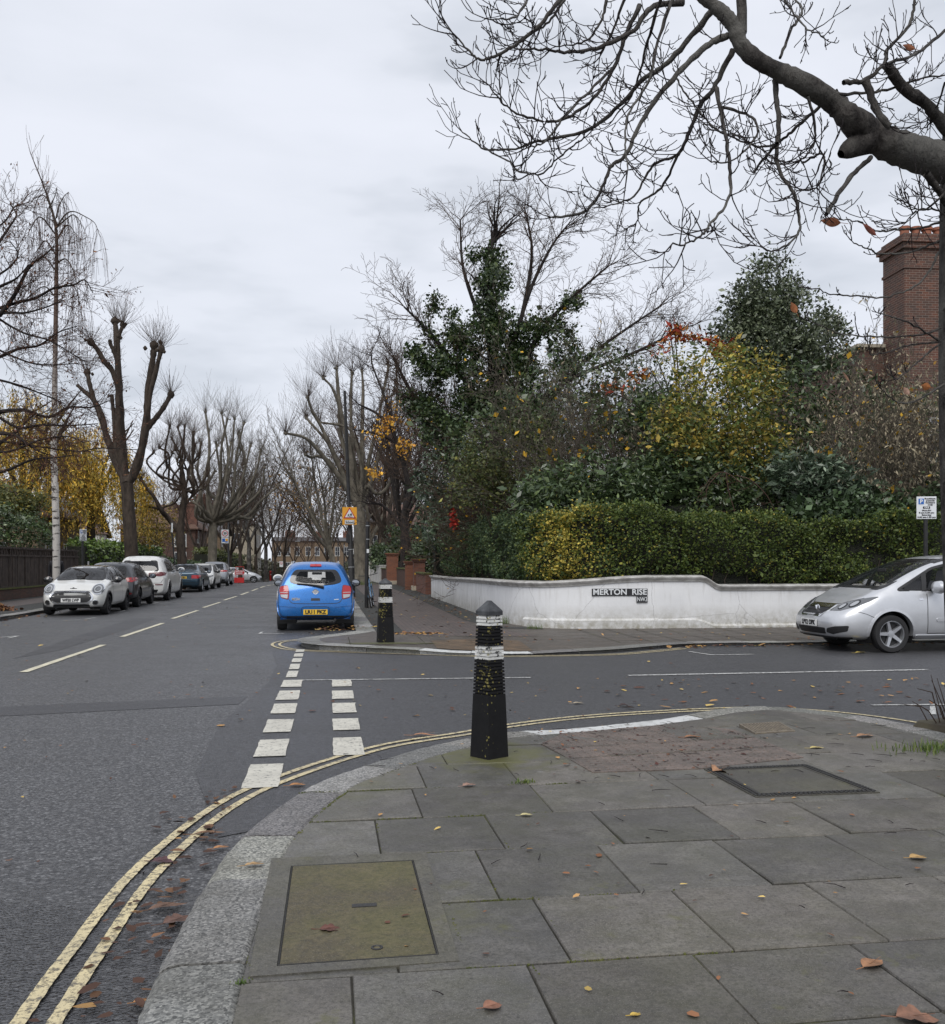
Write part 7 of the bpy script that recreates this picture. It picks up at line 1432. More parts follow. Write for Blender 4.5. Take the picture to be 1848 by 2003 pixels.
for pts in (((750, 380), (690, 500), (600, 590), (420, 655), (230, 645), (100, 640), (0, 600)), ((760, 845), (620, 890), (400, 900), (150, 880), (-40, 800)), ((760, 930), (560, 950), (430, 990), (330, 1010)), ((760, 930), (600, 830), (480, 780), (400, 755)), ((750, 310), (600, 370), (400, 390), (300, 350), (215, 315)), ((750, 200), (640, 230), (500, 240), (375, 250), (280, 200), (170, 180)), ((780, 1190), (620, 1290), (500, 1300), (400, 1220)), ((760, 940), (600, 1070), (500, 1160))):
    fbr(pts, .011, .0045, 7.2, 6.6, .12, Z2, (.05, .14))
T[0].build('trunk', MT['bark_grey'], t); T[1].build('twigs', MT['twig_dk'], t)
t.location = t.location
def big_leaf(label, px, py, d, L, ang, col, name='hanging_leaf', cat='leaf', tilt=0, roll=0, loc=None, wr=.42, wave=.05, grp=None, maple=False, tcol=None, curl=.03):
    """a single curled leaf, midrib along local x"""
    loc = loc or tuple(at(px, py, d)); t = None; V = []; F = []; n = 9
    q = random.Random(int(px*7+py))
    for i in range(n+1):
        u = i/n; w = math.sin(math.pi*min(1, u**.8))*wr*.5*L*(1 if not maple else (.75+.5*abs(math.sin(u*9.4))))
        for k, s_ in enumerate((-1, -.5, 0, .5, 1)): V.append((L*u, w*s_, abs(s_)**1.5*w*.18+L*wave*.6*math.sin(u*5+q.random()*.4)+(curl*L*u*u)))
    for i in range(n):
        for k in range(4): F.append((i*5+k, i*5+k+1, i*5+6+k, i*5+5+k))
    B = MB().add(V, F); B.tube([(-.35*L, 0, .02*L), (0, 0, 0), (L*.9, 0, L*wave*.3+.1*L)], [.0012+L*.006]*2+[.0008], 4)
    o = B.build(name, M('leaf_'+str(len(bpy.data.materials)), col, .7, col2=tcol or tuple(c*.55 for c in col), vs=22, bump=.3, bs=60), None, True, fix=False)
    o.location = loc; o.rotation_euler = (roll, tilt, ang); tag(o, label, cat, grp); return o
BR = (.26, .085, .03)
big_leaf('large orange-brown leaf hanging sideways left of the chimney pots', 1645, 436, 6.6, .155, rad(180), BR, wr=.42, roll=rad(80), tilt=rad(-3))
big_leaf('narrow russet leaf hanging diagonally just beside the chimney pots', 1714, 461, 6.6, .135, rad(180), (.20, .05, .03), wr=.28, roll=rad(70), tilt=rad(-38))
big_leaf('orange leaf on a twig high up near the top right corner', 1790, 96, 6.6, .10, rad(180), BR, roll=rad(80), tilt=rad(-12))
big_leaf('small orange leaf hanging in front of the holm oak', 1558, 612, 6.6, .085, rad(180), (.34, .12, .04), wr=.55, roll=rad(75), tilt=rad(-60))
big_leaf('pale pink-brown leaf hanging in front of the hazel', 1778, 772, 6.8, .07, rad(180), (.42, .26, .19), wr=.6, roll=rad(75), tilt=rad(-50))
big_leaf('thin curled brown leaf hanging before the hazel twigs', 1661, 747, 6.8, .09, rad(180), (.3, .17, .11), wr=.2, roll=rad(70), tilt=rad(-55))
big_leaf('dark orange leaf close to the trunk at the right edge', 1820, 758, 7.0, .08, rad(180), (.34, .12, .03), wr=.7, roll=rad(75), tilt=rad(-10))
# ---------------------------------------------------------------- street trees
ZL = lambda x, y: (x*.319, 292.7+y*.319)
SH = dict(n=[4, 2], wob=[.10, .12], trop=[.10, .08], kids=[.8, 0], ang=[.35, .3], lr=[.5, .5], rr=.7, max=1, min=.004, thick=9, taper=.6, fork=False)
def knob(T, T2, p, r, n, L, up=.9, sh=None):
    """pollard knuckle with a spray of thin straight shoots"""
    p = Vector(p); T.add([tuple(p+Vector((0, 0, -r*1.1))), tuple(p+Vector((0, 0, -r*.3))), tuple(p+Vector((0, 0, r*.4))), tuple(p+Vector((0, 0, r)))], [r*.5, r*R.uniform(.9, 1.1), r*R.uniform(.8, 1), r*.25], 7)
    for _ in range(3): q = p+Vector((R.gauss(0, r*.7), R.gauss(0, r*.7), R.gauss(0, r*.5))); T.add([tuple(q-Vector((0, 0, r*.5))), tuple(q), tuple(q+Vector((0, 0, r*.5)))], [r*.2, r*.55, r*.15], 6)
    for _ in range(n): d = nrm((R.gauss(0, .55), R.gauss(0, .55), up+R.uniform(-.6, .4))); grow((T2, T2), tuple(p), d, L*R.uniform(.45, 1.15), .0075, 0, sh or SH)
def flare(T, b, top, r0, r1, f=1.6, n=8, sides=12):
    P = [tuple(Vector(b).lerp(Vector(top), k/n)) for k in range(n+1)]; T.add(P, [(r0+(r1-r0)*k/n)*(1+(f-1)*max(0, 1-k/2.2)**2)*R.uniform(.97, 1.04) for k in range(n+1)], sides)
def pollard(name, label, base, fork, limbs, r, bark, twig, d, shootL=1.2, shootn=34, lean=None, epi=0):
    t = thing(name, label, 'tree', base, 0, 'pollarded street trees'); T = [Tubes(), Tubes()]; flare(T[0], (base[0], base[1], base[2]-.1), fork, r, r*.85)
    for pts, r0, r1, kn in limbs:
        P = smooth_path([tuple(fork)]+[tuple(q) for q in pts], 5); m = len(P); T[0].add(P, [max(r1, lerp(r0, r1, (k/(m-1))**.7))*R.uniform(.86, 1.14) for k in range(m)], 8)
        for k in range(5): w = Vector(P[R.randrange(2, m-1)]); rr_ = max(r1, .05)*R.uniform(.7, 1.2); w += Vector((R.gauss(0, rr_*.6), R.gauss(0, rr_*.6), 0)); T[0].add([tuple(w-Vector((0, 0, rr_))), tuple(w), tuple(w+Vector((0, 0, rr_)))], [rr_*.3, rr_, rr_*.2], 6)
        if kn: knob(T[0], T[1], P[-1], max(r1*1.7, .09), shootn, shootL)
        for k in range(int(epi*m)): q = P[R.randrange(m//4, m)]; grow((T[1], T[1]), q, sidedir((0, 0, 1), R.uniform(.5, 1.5)), shootL*R.uniform(.2, .6), .006, 0, SH)
    T[0].build('trunk', MT[bark], t); T[1].build('shoots', MT[twig], t); return t
def base_p(px, d, z=.1): p = at(px, 1100, d); return (p.x, p.y, gz(p.y)+z)
d = 46; dep = lambda: d+R.uniform(-1.2, 1.2)
def lim(ps, dd=0, conv=ZL): 
    e = R.uniform(-1.6, 1.6); return [at(*conv(x, y), d+e*(k+1)/len(ps)) for k, (x, y) in enumerate(ps)]
pollard('plane_tree', 'tall pollarded tree on the left with long upright limbs ending in brushes of shoots', base_p(262, d), at(248, 945, d), [
    (lim([(720, 1850), (735, 1640), (727, 1400), (714, 1150), (705, 1050)]), .30, .12, 1), (lim([(728, 1750), (726, 1480), (690, 1360), (640, 1300), (600, 1230), (560, 1180)]), .2, .10, 1), (lim([(735, 1600), (728, 1350), (700, 1240), (680, 1200), (672, 1165)]), .15, .08, 0),
    (lim([(735, 1500), (722, 1200), (730, 1140), (755, 1075)]), .14, .09, 1), (lim([(820, 1990), (870, 1830), (900, 1650), (905, 1480), (935, 1300), (945, 1200)]), .27, .13, 1), (lim([(845, 1920), (895, 1650), (925, 1480), (960, 1340), (990, 1220)]), .18, .11, 1),
    (lim([(830, 1960), (880, 1790), (905, 1710), (960, 1640), (1010, 1570), (1048, 1500)]), .2, .11, 1), (lim([(700, 1900), (650, 1750), (620, 1620), (570, 1530), (520, 1485), (475, 1445)]), .2, .09, 0), (lim([(690, 1850), (620, 1650), (572, 1520), (550, 1440), (535, 1365)]), .16, .10, 1), (lim([(715, 1850), (700, 1650), (690, 1560), (685, 1500)]), .14, .08, 0)],
    .34, 'bark_brown', 'twig', d, 1.5, 46, epi=1.6)
Z7 = lambda x, y: (x*.4516, 266.1+y*.4516)
def knobs(fork, L, d, conv, sp, r0=.12, r1=.05, mid=None):
    out = []
    for (x, y) in L:
        e = R.uniform(-sp, sp); k = at(*conv(x, y), d+e); f = Vector(fork); h = k-f; m1 = f+Vector((h.x*.5, h.y*.5, h.z*R.uniform(.12, .24))); m2 = f+Vector((h.x*.9, h.y*.9, h.z*R.uniform(.5, .66)))
        for q in (m1, m2): q += Vector((R.gauss(0, .4), R.gauss(0, .3), R.gauss(0, .26)))
        out.append(([m1, m2, k], r0*R.uniform(.8, 1.1), r1, 1))
        if R.random() < .55: sp_ = m2+Vector((R.gauss(0, .6), R.gauss(0, .4), R.uniform(.2, .6))); out.append(([m1, m1.lerp(m2, .7), sp_], r0*.5, r1*.8, 1))
    return out
d = 58.5; fk = at(352, 1040, d)
lb = knobs(at(361, 965, d), [(735, 1255), (770, 1262), (800, 1258), (745, 1310), (690, 1350), (720, 1400), (835, 1290), (845, 1340), (855, 1385), (790, 1335), (665, 1370)], d, Z7, 1.8, .12, .055)
t2 = pollard('plane_tree', 'brown double-stemmed pollard tree beside the edge-on parking sign', base_p(359, d), fk, [([at(357, 1000, d), at(361, 965, d), at(357, 930, d), at(353, 900, d)], .24, .12, 0), ([at(330, 1015, d), at(316, 999, d-.6), at(300, 970, d-1), at(288, 956, d-1.2), at(276, 938, d-1.4)], .2, .07, 1), ([at(322, 1003, d), at(300, 993, d), at(264, 989, d+.6)], .11, .05, 1), ([at(316, 999, d), at(340, 985, d), at(352, 970, d-.8)], .1, .05, 1),
    ([at(362, 990, d), at(385, 962, d), at(400, 955, d)], .1, .05, 1), ([at(362, 990, d), at(395, 945, d+1), at(405, 930, d+1)], .1, .05, 1)]+[([at(361, 965, d)]+p, a*.7, b, k) for p, a, b, k in lb], .30, 'bark_brown', 'twig', d, 1.5, 40)
d = 76; fk = at(417, 1022, d)
pollard('plane_tree', 'grey-barked pollard plane with wide spreading limbs beside the twenty sign', base_p(414, d), fk, knobs(fk, [(890, 1195), (960, 1200), (985, 1225), (1015, 1225), (1055, 1245), (1085, 1340), (1130, 1365), (1145, 1435), (1210, 1510), (840, 1290), (905, 1275), (870, 1330), (935, 1330), (1000, 1330), (930, 1450), (850, 1440), (1060, 1430), (1100, 1520), (820, 1400), (1120, 1610), (800, 1560), (1030, 1290)], d, Z7, 3.0, .2, .07), .38, 'bark_plane', 'twig_grey', d, 2.4, 40)
d = 50; fk = at(703, 1000, 60); d = 60
ZR = lambda x, y: (558.8+x*.216, 612+y*.216)
pollard('plane_tree', 'big mottled pollard plane behind the school sign with knuckled limbs over the road', base_p(706, d), fk, [([at(*ZR(x, y), d+e*(k+1)/5) for k, (x, y) in enumerate(P)], r0, .07, 1) for P, r0, e in (
    (((600, 1550), (590, 1300), (500, 900), (470, 650), (460, 500)), .3, -1), (((540, 1560), (400, 1380), (290, 1240), (170, 1130), (0, 1090)), .24, -3), (((480, 1380), (400, 1200), (310, 1010), (240, 890), (200, 770)), .2, -2), (((420, 1380), (300, 1300), (230, 1310), (180, 1280)), .15, -2), (((450, 1300), (360, 1150), (210, 980), (185, 950)), .15, 1),
    (((640, 1500), (600, 1200), (590, 800), (600, 540)), .22, 1), (((690, 1500), (690, 1100), (700, 700), (690, 530)), .22, 1), (((500, 1100), (480, 850), (420, 680), (340, 590)), .15, -1), (((720, 1560), (820, 1640), (900, 1600), (960, 1500)), .22, 1), (((700, 1600), (760, 1300), (830, 1000), (930, 480)), .2, 2), (((690, 1480), (640, 1200), (560, 1040), (300, 990)), .14, -1), (((780, 1500), (870, 1200), (1000, 900), (1000, 480)), .18, 3))], .44, 'bark_plane', 'twig', d, 2.3, 60, epi=1.5)
# bare trees further along, one by one
FT = dict(n=[9, 6, 4, 3], wob=[.07, .15, .2, .25], trop=[.03, .05, .05, .03], kids=[9, 6, 4, 0], ang=[.6, .6, .6, .6], lr=[.5, .5, .5, .5], rr=.55, max=3, min=.011, thick=.05, taper=.7, start=[.3, .15, .1, .1])
def bare(label, px, d, H, r, bark, twig, P=FT, leafn=0, pal=None, nm='bare_tree', grp='bare trees further down the street', sp=.22, nl=4, lean=(0, 0), ls=.16):
    b = base_p(px, d, .0); t = thing(nm, label, 'tree', b, 0, grp); T = [Tubes(), Tubes()]; tips = []; h = H*.28; f = (b[0]+lean[0]*.3, b[1], b[2]+h); flare(T[0], b, f, r, r*.8, 1.4, 5, 9)
    for k in range(nl): a = 6.283*k/nl+R.uniform(-.4, .4); grow(T, f, nrm((math.cos(a)*sp*2+lean[0]*.1, math.sin(a)*sp*2, 1)), H*.68*R.uniform(.85, 1.1), r*.55, 0, P, tips)
    T[0].build('trunk', MT[bark], t); T[1].build('twigs', MT[twig], t)
    if leafn: tp = np.array([q for q, _ in tips]); p, i = clump(tp, leafn, .12); leaf_obj('foliage', [leaves(p, ls, pick(pal, leafn), .7, .3)], MT['leaf_dry'], t)
    return t
OR = [(3, (.34, .19, .05)), (2, (.24, .14, .05))]
bare('pale bare plane on the left standing beyond the grey lamp post', 487, 100, 15, .25, 'bark_grey', 'twig_grey'); bare('bare dark tree close behind the twenty speed sign', 470, 88, 10, .2, 'bark_brown', 'twig', sp=.16, nl=3)
bare('pale forked bare plane next to the far left lamp post', 520, 118, 15, .27, 'bark_grey', 'twig_grey', nl=3); bare('bare tree at the far end on the left near the traffic island', 556, 150, 14, .28, 'bark_brown', 'twig_red', sp=.3); bare('slight bare tree behind the red pillar box', 538, 175, 14, .3, 'bark_brown', 'twig_grey')
bare('bare plane leaning over the road left of the school sign', 662, 88, 12.5, .3, 'bark_plane', 'twig_grey', lean=(-3, 0), nl=5); bare('bare tree with a few orange leaves over the terrace roofs', 664, 112, 13, .3, 'bark_plane', 'twig_red', leafn=900, pal=OR, lean=(-4, 0), sp=.3, nl=5, ls=.22)
bare('far bare tree in the middle of the street vista above the terrace', 640, 170, 13, .3, 'bark_brown', 'twig_red', leafn=500, pal=OR, sp=.3, ls=.25); bare('tall bare tree at far right of the vista behind the bicycle post', 722, 86, 13, .32, 'bark_plane', 'twig'); bare('dense bare tree behind the plane trunk on the right', 752, 72, 12.5, .3, 'bark_brown', 'twig_red', nl=5)
bare('bare brown tree just left of the ivy tree', 790, 58, 11.5, .26, 'bark_dk', 'twig', nl=5); bare('reddish bare thicket tree beyond the brick gate piers', 770, 92, 12, .3, 'bark_brown', 'twig_red', nl=6, sp=.3); bare('small bare tree over the large brick house on the left', 318, 110, 12, .25, 'bark_brown', 'twig'); bare('bare tree in the front garden of the slate roofed house', 450, 108, 11, .25, 'bark_brown', 'twig', nl=5, sp=.3)
for px, d, H in ((505, 190, 15), (575, 205, 13), (600, 215, 12), (680, 185, 15), (700, 140, 14), (735, 120, 14), (760, 140, 15), (800, 110, 14), (440, 160, 14)): bare('bare street tree in the brown tangle of branches at the far end of the street', px, d, H, .2, 'bark_brown', R.choice(['twig', 'twig_red', 'twig_grey']), grp='tangle of far bare trees', nl=5, sp=.3)
bare('bare tree by the stucco villa on the left', 500, 140, 14, .3, 'bark_brown', 'twig_grey', nl=4, sp=.3); bare('thin bare tree between the teal saloon and the slate roofed house', 392, 100, 10, .2, 'bark_brown', 'twig_red', nl=5, sp=.3)
for px, d, H, tw in ((880, 52, 9.5, 'twig'), (1150, 38, 8.2, 'twig'), (1270, 37, 8.0, 'twig_grey'), (1020, 42, 9, 'twig'), (1370, 40, 7.5, 'twig')): bare('fine twigged bare garden tree among the shrubs round the ivy tree', px, d, H, .13, 'bark_dk', tw, P=dict(FT, min=.007, kids=[9, 7, 5, 0]), grp='bare garden trees behind the shrubs', nl=6, sp=.34)
hedge_box('dark_hedge', 'dark overgrown hedge behind the brick piers and low brick wall', (5.2, 47), (5.1, 62), 2.3, 1.0, [(3, (.03, .045, .02)), (2, (.05, .07, .03))], 7000, .13) if False else None
# dark tree with yellow clusters in front of the brick piers
b0 = at(792, 1100, 46); t = thing('garden_tree', 'dark leaning tree with small bunches of yellow leaves behind the brick piers', 'tree', (b0.x, b0.y, .1)); T = [Tubes(), Tubes()]
for pts, r0, r1 in ((((797, 1075), (790, 1010), (800, 960), (775, 860), (745, 815), (700, 790)), .2, .04), (((797, 960), (785, 880), (740, 850), (690, 840)), .09, .03), (((798, 1000), (830, 930), (830, 860), (845, 800)), .12, .04), (((795, 1040), (750, 990), (715, 985)), .1, .03), (((780, 900), (760, 800), (730, 720), (725, 690)), .08, .025)):
    P = poly_limb(T[0], [at(x, y, 46) for x, y in pts], r0, r1); m = len(P)
    for i in range(m//2, m): grow(T, P[i], sidedir((-.3, 0, .8), R.uniform(.5, 1.2)), R.uniform(.8, 1.8), .025, 2, CR)
T[0].build('trunk', MT['bark_dk'], t); T[1].build('twigs', MT['twig_dk'], t); pos = []
for (x, y, n) in ((757, 825, 90), (770, 820, 40), (745, 840, 60), (790, 870, 80), (732, 925, 90), (740, 860, 30), (775, 790, 40), (785, 885, 40), (800, 830, 30), (712, 850, 10)): pos.append(np.array(at(x, y, 45.5))+NR.normal(size=(n, 3))*np.array([.24, .3, .17]))
pos = np.concatenate(pos); leaf_obj('foliage', [leaves(pos, .115, pick([(3, (.50, .28, .03)), (2, (.42, .2, .03))], len(pos)), .8, .4)], MT['leaf'], t)
# birch with hanging twigs
d = 33.3; b0 = base_p(110, d); t = thing('birch_tree', 'slender white-barked birch with long weeping twigs beside the dark fence', 'tree', b0); T = [Tubes(), Tubes()]; TP = smooth_path([(b0[0], b0[1], b0[2]-.1)]+[tuple(at(x, y, d)) for x, y in ((110, 1050), (107, 930), (105, 883), (107, 760), (108, 691), (110, 560), (110, 452), (96, 395), (78, 345), (57, 293))], 5); m = len(TP); tr_ = [ipl(k/(m-1), [(0, .13), (.25, .11), (.6, .07), (.85, .03), (1, .006)]) for k in range(m)]
i0 = int(m*.62); tt = Tubes(); tt.add(TP[:i0+1], tr_[:i0+1], 10); T[0].add(TP[i0:], tr_[i0:], 6)
HG = dict(n=[8, 3], wob=[.05, .1], trop=[-.55, -.4], kids=[2, 0], ang=[.25, .3], lr=[.35, .5], rr=.8, max=1, min=.0042, thick=9, taper=.5, fork=False, start=[.2, 0])
def weep(pts, r0, n=26, L=(1.0, 2.6), dd=None):
    e = dd if dd is not None else R.uniform(-1, 1); P = smooth_path([tuple(at(*ZL(x, y), d+e*k/len(pts))) for k, (x, y) in enumerate(pts)], 5); q = len(P); T[0].add(P, list(np.linspace(r0, .008, q)), 5)
    for _ in range(n): i = R.randrange(q//4, q); grow(T, P[i], nrm((R.gauss(0, .35), R.gauss(0, .35), -.35)), R.uniform(*L)*(1 if i > q/2 else .7), .0055, 0, HG)
for pts in (((350, 470), (400, 400), (450, 380), (520, 410), (580, 450), (605, 510)), ((350, 460), (320, 380), (280, 290), (240, 290), (210, 360), (205, 420)), ((345, 480), (400, 430), (450, 400), (490, 440), (505, 500)), ((340, 520), (260, 420), (220, 430), (180, 500), (170, 560)), ((345, 700), (400, 670), (440, 720), (465, 800), (480, 900)), ((345, 560), (400, 470), (440, 480), (470, 540)),
            ((340, 640), (280, 560), (240, 600), (190, 680)), ((345, 860), (430, 820), (470, 870), (490, 960)), ((335, 900), (270, 840), (180, 900), (130, 960)), ((340, 740), (260, 660), (130, 760), (80, 820)), ((345, 420), (360, 350), (390, 290), (420, 260)), ((300, 360), (330, 300), (350, 230))): weep(pts, .03, 20)
for _ in range(70): i = R.randrange(int(m*.35), m-6); grow(T, TP[i], sidedir((0, 0, .6), R.uniform(.6, 1.1)), R.uniform(.5, 1.3), .008, 0, dict(HG, trop=[-.18, -.3]))
for _ in range(26): i = R.randrange(int(m*.8), m-1); grow(T, TP[i], sidedir((0, 0, 1), R.uniform(.2, .6)), R.uniform(.5, 1.1), .006, 0, SH)
tt.build('trunk', MT['birch'], t); T[0].build('upper_branches', MT['bark_brown'], t); T[1].build('twigs', MT['twig_red'], t)
# tree at the left edge reaching into the frame
d = 27.5; b0 = base_p(-28, d); t = thing('street_tree', 'dark spreading tree at the left edge with brown seed clusters on its twigs', 'tree', b0); T = [Tubes(), Tubes()]; flare(T[0], b0, tuple(at(-40, 950, d)), .24, .2, 1.5); T[0].add(smooth_path([tuple(at(-40, 960, d)), tuple(at(-60, 700, d)), tuple(at(-45, 480, d)), tuple(at(-20, 380, d))], 5), list(np.linspace(.2, .05, 16)), 9)
LT = dict(n=[5, 4, 3], wob=[.14, .25, .3], trop=[.03, .0, -.02], kids=[3.6, 2, 0], ang=[.6, .7, .7], lr=[.5, .5, .5], rr=.6, max=2, min=.0048, thick=.02, taper=.7, start=[.15, .1, 0]); tips = []
for pts, r0 in ((((-110, 1060), (0, 1010), (90, 890), (180, 720), (280, 640), (330, 590)), .09), (((-100, 900), (0, 840), (100, 790), (180, 700)), .06), (((-90, 1000), (100, 940), (220, 910), (330, 850), (450, 830), (520, 800), (570, 880)), .05), (((-100, 1290), (0, 1270), (120, 1220), (240, 1200), (360, 1120), (480, 1080)), .06), (((-100, 1010), (60, 1000), (160, 1000), (300, 960), (400, 920)), .045),
                  (((-80, 1620), (60, 1600), (160, 1600), (300, 1640), (420, 1580), (560, 1580), (690, 1530)), .07), (((-100, 1900), (0, 1800), (90, 1740), (180, 1650), (220, 1620)), .08), (((-100, 1580), (100, 1700), (240, 1690), (340, 1690), (460, 1690), (600, 1680)), .05), (((0, 1740), (90, 1750), (160, 1800), (240, 1850), (330, 1880)), .06), (((-90, 2000), (60, 1960), (200, 1900), (330, 1890), (470, 1870)), .05),
                  (((-60, 1000), (60, 1080), (160, 1130), (300, 1170), (440, 1250), (520, 1300)), .04), (((-60, 1200), (60, 1260), (200, 1310), (330, 1320), (480, 1310)), .035), (((-90, 700), (0, 560), (60, 470), (100, 400), (60, 330)), .05), (((-60, 500), (30, 440), (90, 350), (140, 330)), .03), (((-60, 1400), (100, 1440), (260, 1500), (400, 1560)), .04), (((-100, 1850), (60, 1850), (250, 1780), (420, 1760), (520, 1800)), .04), (((-60, 1780), (100, 1800), (300, 1830), (480, 1850), (620, 1830), (850, 1840)), .035), (((-60, 800), (60, 720), (110, 640), (60, 560)), .035)):
    e = R.uniform(-1.5, 1.5)
    if R.random() < .6: Pm = smooth_path([tuple(at(-100-ZL(x, y)[0], ZL(x, y)[1], d+e*2*k/len(pts))) for k, (x, y) in enumerate(pts)], 4); T[0].add(Pm, list(np.linspace(r0, .012, len(Pm))), 6); [grow(T, q_, sidedir((-1, 0, .2), R.uniform(.5, 1.1)), R.uniform(.5, 1.2), .012, 0, LT) for q_ in Pm[4::2]]
    P = smooth_path([tuple(at(*ZL(x, y), d+e*k/len(pts))) for k, (x, y) in enumerate(pts)], 5); q = len(P); T[0].add(P, list(np.linspace(r0, .012, q)), 6)
    for i in range(3, q):
        a, c = P[i-1], P[i]; dd = nrm((c[0]-a[0], c[1]-a[1], c[2]-a[2])); grow(T, a, sidedir(dd, R.uniform(.5, 1.1)), R.uniform(.5, 1.2), .012, 0, LT, tips)
T[0].build('trunk', MT['bark_dk'], t); T[1].build('twigs', MT['twig_red'], t); tp = np.array([q for q, _ in tips]); k = NR.integers(0, len(tp), 3000); leaf_obj('seed_clusters', [leaves(tp[k]+NR.normal(size=(3000, 3))*.05, .065, pick([(3, (.11, .05, .03)), (2, (.16, .075, .04))], 3000), .4, 1.2)], MT['leaf_dry'], t)
pos = ell_pts((b0[0]+.25, b0[1], .12), (.5, .55, .13), 900, .2); tl = thing('leaf_pile', 'pile of brown leaves heaped round the foot of the left edge tree', 'leaf pile', (b0[0], b0[1], .1)); leaf_obj('leaves', [leafpoly(pos[pos[:, 2] > .1], .09, pick([(2, (.14, .07, .04)), (1, (.22, .12, .05))], int((pos[:, 2] > .1).sum())), .5)], MT['leaf_dry'], tl)
# golden willow behind the fence
WLP = [(4, (.33, .24, .045)), (3, (.45, .30, .05)), (3, (.18, .16, .035)), (2, (.55, .34, .06))]
def willow(label, px, d, H, r, strands, n):
    b = base_p(px, d, 0); t = thing('willow_tree', label, 'tree', b, 0, 'weeping trees behind the fence'); T = [Tubes(), Tubes()]; pos = []; f = (b[0], b[1], H*.42); flare(T[0], b, f, .3, .24, 1.3)
    for k in range(11):
        a = R.uniform(0, 6.28); e = (b[0]+math.cos(a)*r*.7, b[1]+math.sin(a)*r*.7, H*R.uniform(.7, .98)); T[0].add(smooth_path([f, ((f[0]+e[0])/2+R.gauss(0, .3), (f[1]+e[1])/2, f[2]+(e[2]-f[2])*.7), e], 4), list(np.linspace(.14, .03, 9)), 6)
    for k in range(strands):
        a = R.uniform(0, 6.28); q = R.random()**.5; x, y = b[0]+math.cos(a)*r*q, b[1]+math.sin(a)*r*q; zt = H*(1-.38*q*q)*R.uniform(.72, 1); L = R.uniform(1.2, 3.6); L = min(L, zt-1.6); P = [(x+R.gauss(0, .12)*i/4, y+R.gauss(0, .12)*i/4, zt-L*i/5) for i in range(6)]; T[1].add(P, [.008]*5+[.004], 3); m = int(n/strands); u = NR.random(m)
        pos.append(np.stack([np.interp(u*5, range(6), [p[c] for p in P]) for c in range(3)], 1)+NR.normal(size=(m, 3))*.09)
    pos = np.concatenate(pos); tone = np.repeat(np.exp(NR.normal(size=(strands, 1))*.3), int(n/strands), axis=0); leaf_obj('foliage', [leaves(pos, .15, pick(WLP, len(pos))*tone[:len(pos)], .3, 1.4)], MT['leaf'], t); T[0].build('trunk', MT['bark_brown'], t); T[1].build('strands', MT['twig'], t)
willow('golden weeping tree hanging over the left part of the dark fence', 45, 55, 12.0, 4.4, 430, 30000); willow('golden-olive weeping tree between the birch and the tall pollard', 178, 58, 10.6, 3.9, 430, 28000)
shrub('evergreen_shrub', 'dark green shrub spilling over the top of the fence at the left edge', [E1(35, 1040, 44, 62, 40, 60), E1(-20, 1020, 44, 50, 50, 60)], DG, 6000, .13, 'leaf_gl', nc=150, sig=.16, asp=.5); shrub('evergreen_shrub', 'lighter olive shrub with a few yellow leaves above the dark shrub on the left', [E1(30, 985, 48, 55, 32, 50)], [(3, (.06, .07, .025)), (2, (.09, .095, .035)), (1, (.2, .17, .04))], 3600, .14, 'leaf', nc=90, sig=.2, asp=.6)
t = shrub('round_tree', 'small tree with thin yellow-olive leaves in front of the large brick house', [E1(308, 1030, 74, 42, 45, 50), E1(285, 1060, 73, 30, 30, 50)], [(3, (.16, .12, .03)), (2, (.11, .095, .03)), (1, (.24, .16, .04))], 3000, .16, 'leaf', cat='tree', nc=120, sig=.24, asp=.6, stems=10, twigs=40)
def hedge_box(name, label, a, c, h, w, pal, n, size, z=.1):
    a = Vector((*a, 0)); c = Vector((*c, 0)); t = thing(name, label, 'hedge', (a.x, a.y, z+gz(a.y))); u = NR.random(n); dv = c-a; nn = Vector((-dv.y, dv.x, 0)).normalized(); f = NR.random(n); face = NR.integers(0, 3, n)
    off = np.where(face == 0, -w/2, np.where(face == 1, w/2, (NR.random(n)-.5)*w))+NR.normal(size=n)*.07; zz_ = np.where(face == 2, h+NR.normal(size=n)*.09, f*h)
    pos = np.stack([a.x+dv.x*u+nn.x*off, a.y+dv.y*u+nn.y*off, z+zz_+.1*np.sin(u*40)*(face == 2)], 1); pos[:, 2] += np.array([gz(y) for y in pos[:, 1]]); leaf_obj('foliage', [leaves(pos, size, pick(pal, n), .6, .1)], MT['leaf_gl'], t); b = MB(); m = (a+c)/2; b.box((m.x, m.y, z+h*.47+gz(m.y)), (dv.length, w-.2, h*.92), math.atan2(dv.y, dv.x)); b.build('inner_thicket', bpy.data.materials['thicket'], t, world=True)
BG = [(4, (.06, .10, .02)), (3, (.10, .15, .03)), (2, (.035, .06, .018))]
hedge_box('laurel_hedge', 'bright green laurel hedge on the left pavement behind the parked cars', (-12.2, 48.5), (-12.2, 70), 2.35, 1.0, BG, 11000, .15); hedge_box('dark_hedge', 'darker clipped hedge further along behind the teal saloon', (-12.2, 71), (-12.2, 92), 1.7, 1.0, [(3, (.03, .05, .02)), (1, (.05, .08, .03))], 7000, .16)
hedge_box('feathery_hedge', 'tall feathery green hedge beside the distant silver hatchback', (-13, 100), (-12, 128), 3.3, 1.6, [(3, (.06, .075, .02)), (2, (.09, .10, .03))], 9000, .2); hedge_box('far_hedge', 'dull green-brown hedge bank along the far left pavement', (-12.5, 134), (-11.5, 226), 3.4, 2.5, [(3, (.06, .06, .03)), (2, (.08, .07, .04))], 7000, .3); hedge_box('far_hedge', 'dark evergreen bank along the far right pavement', (4.6, 92), (4.4, 200), 3.2, 2.5, [(3, (.05, .055, .03)), (2, (.07, .06, .035))], 7000, .3)
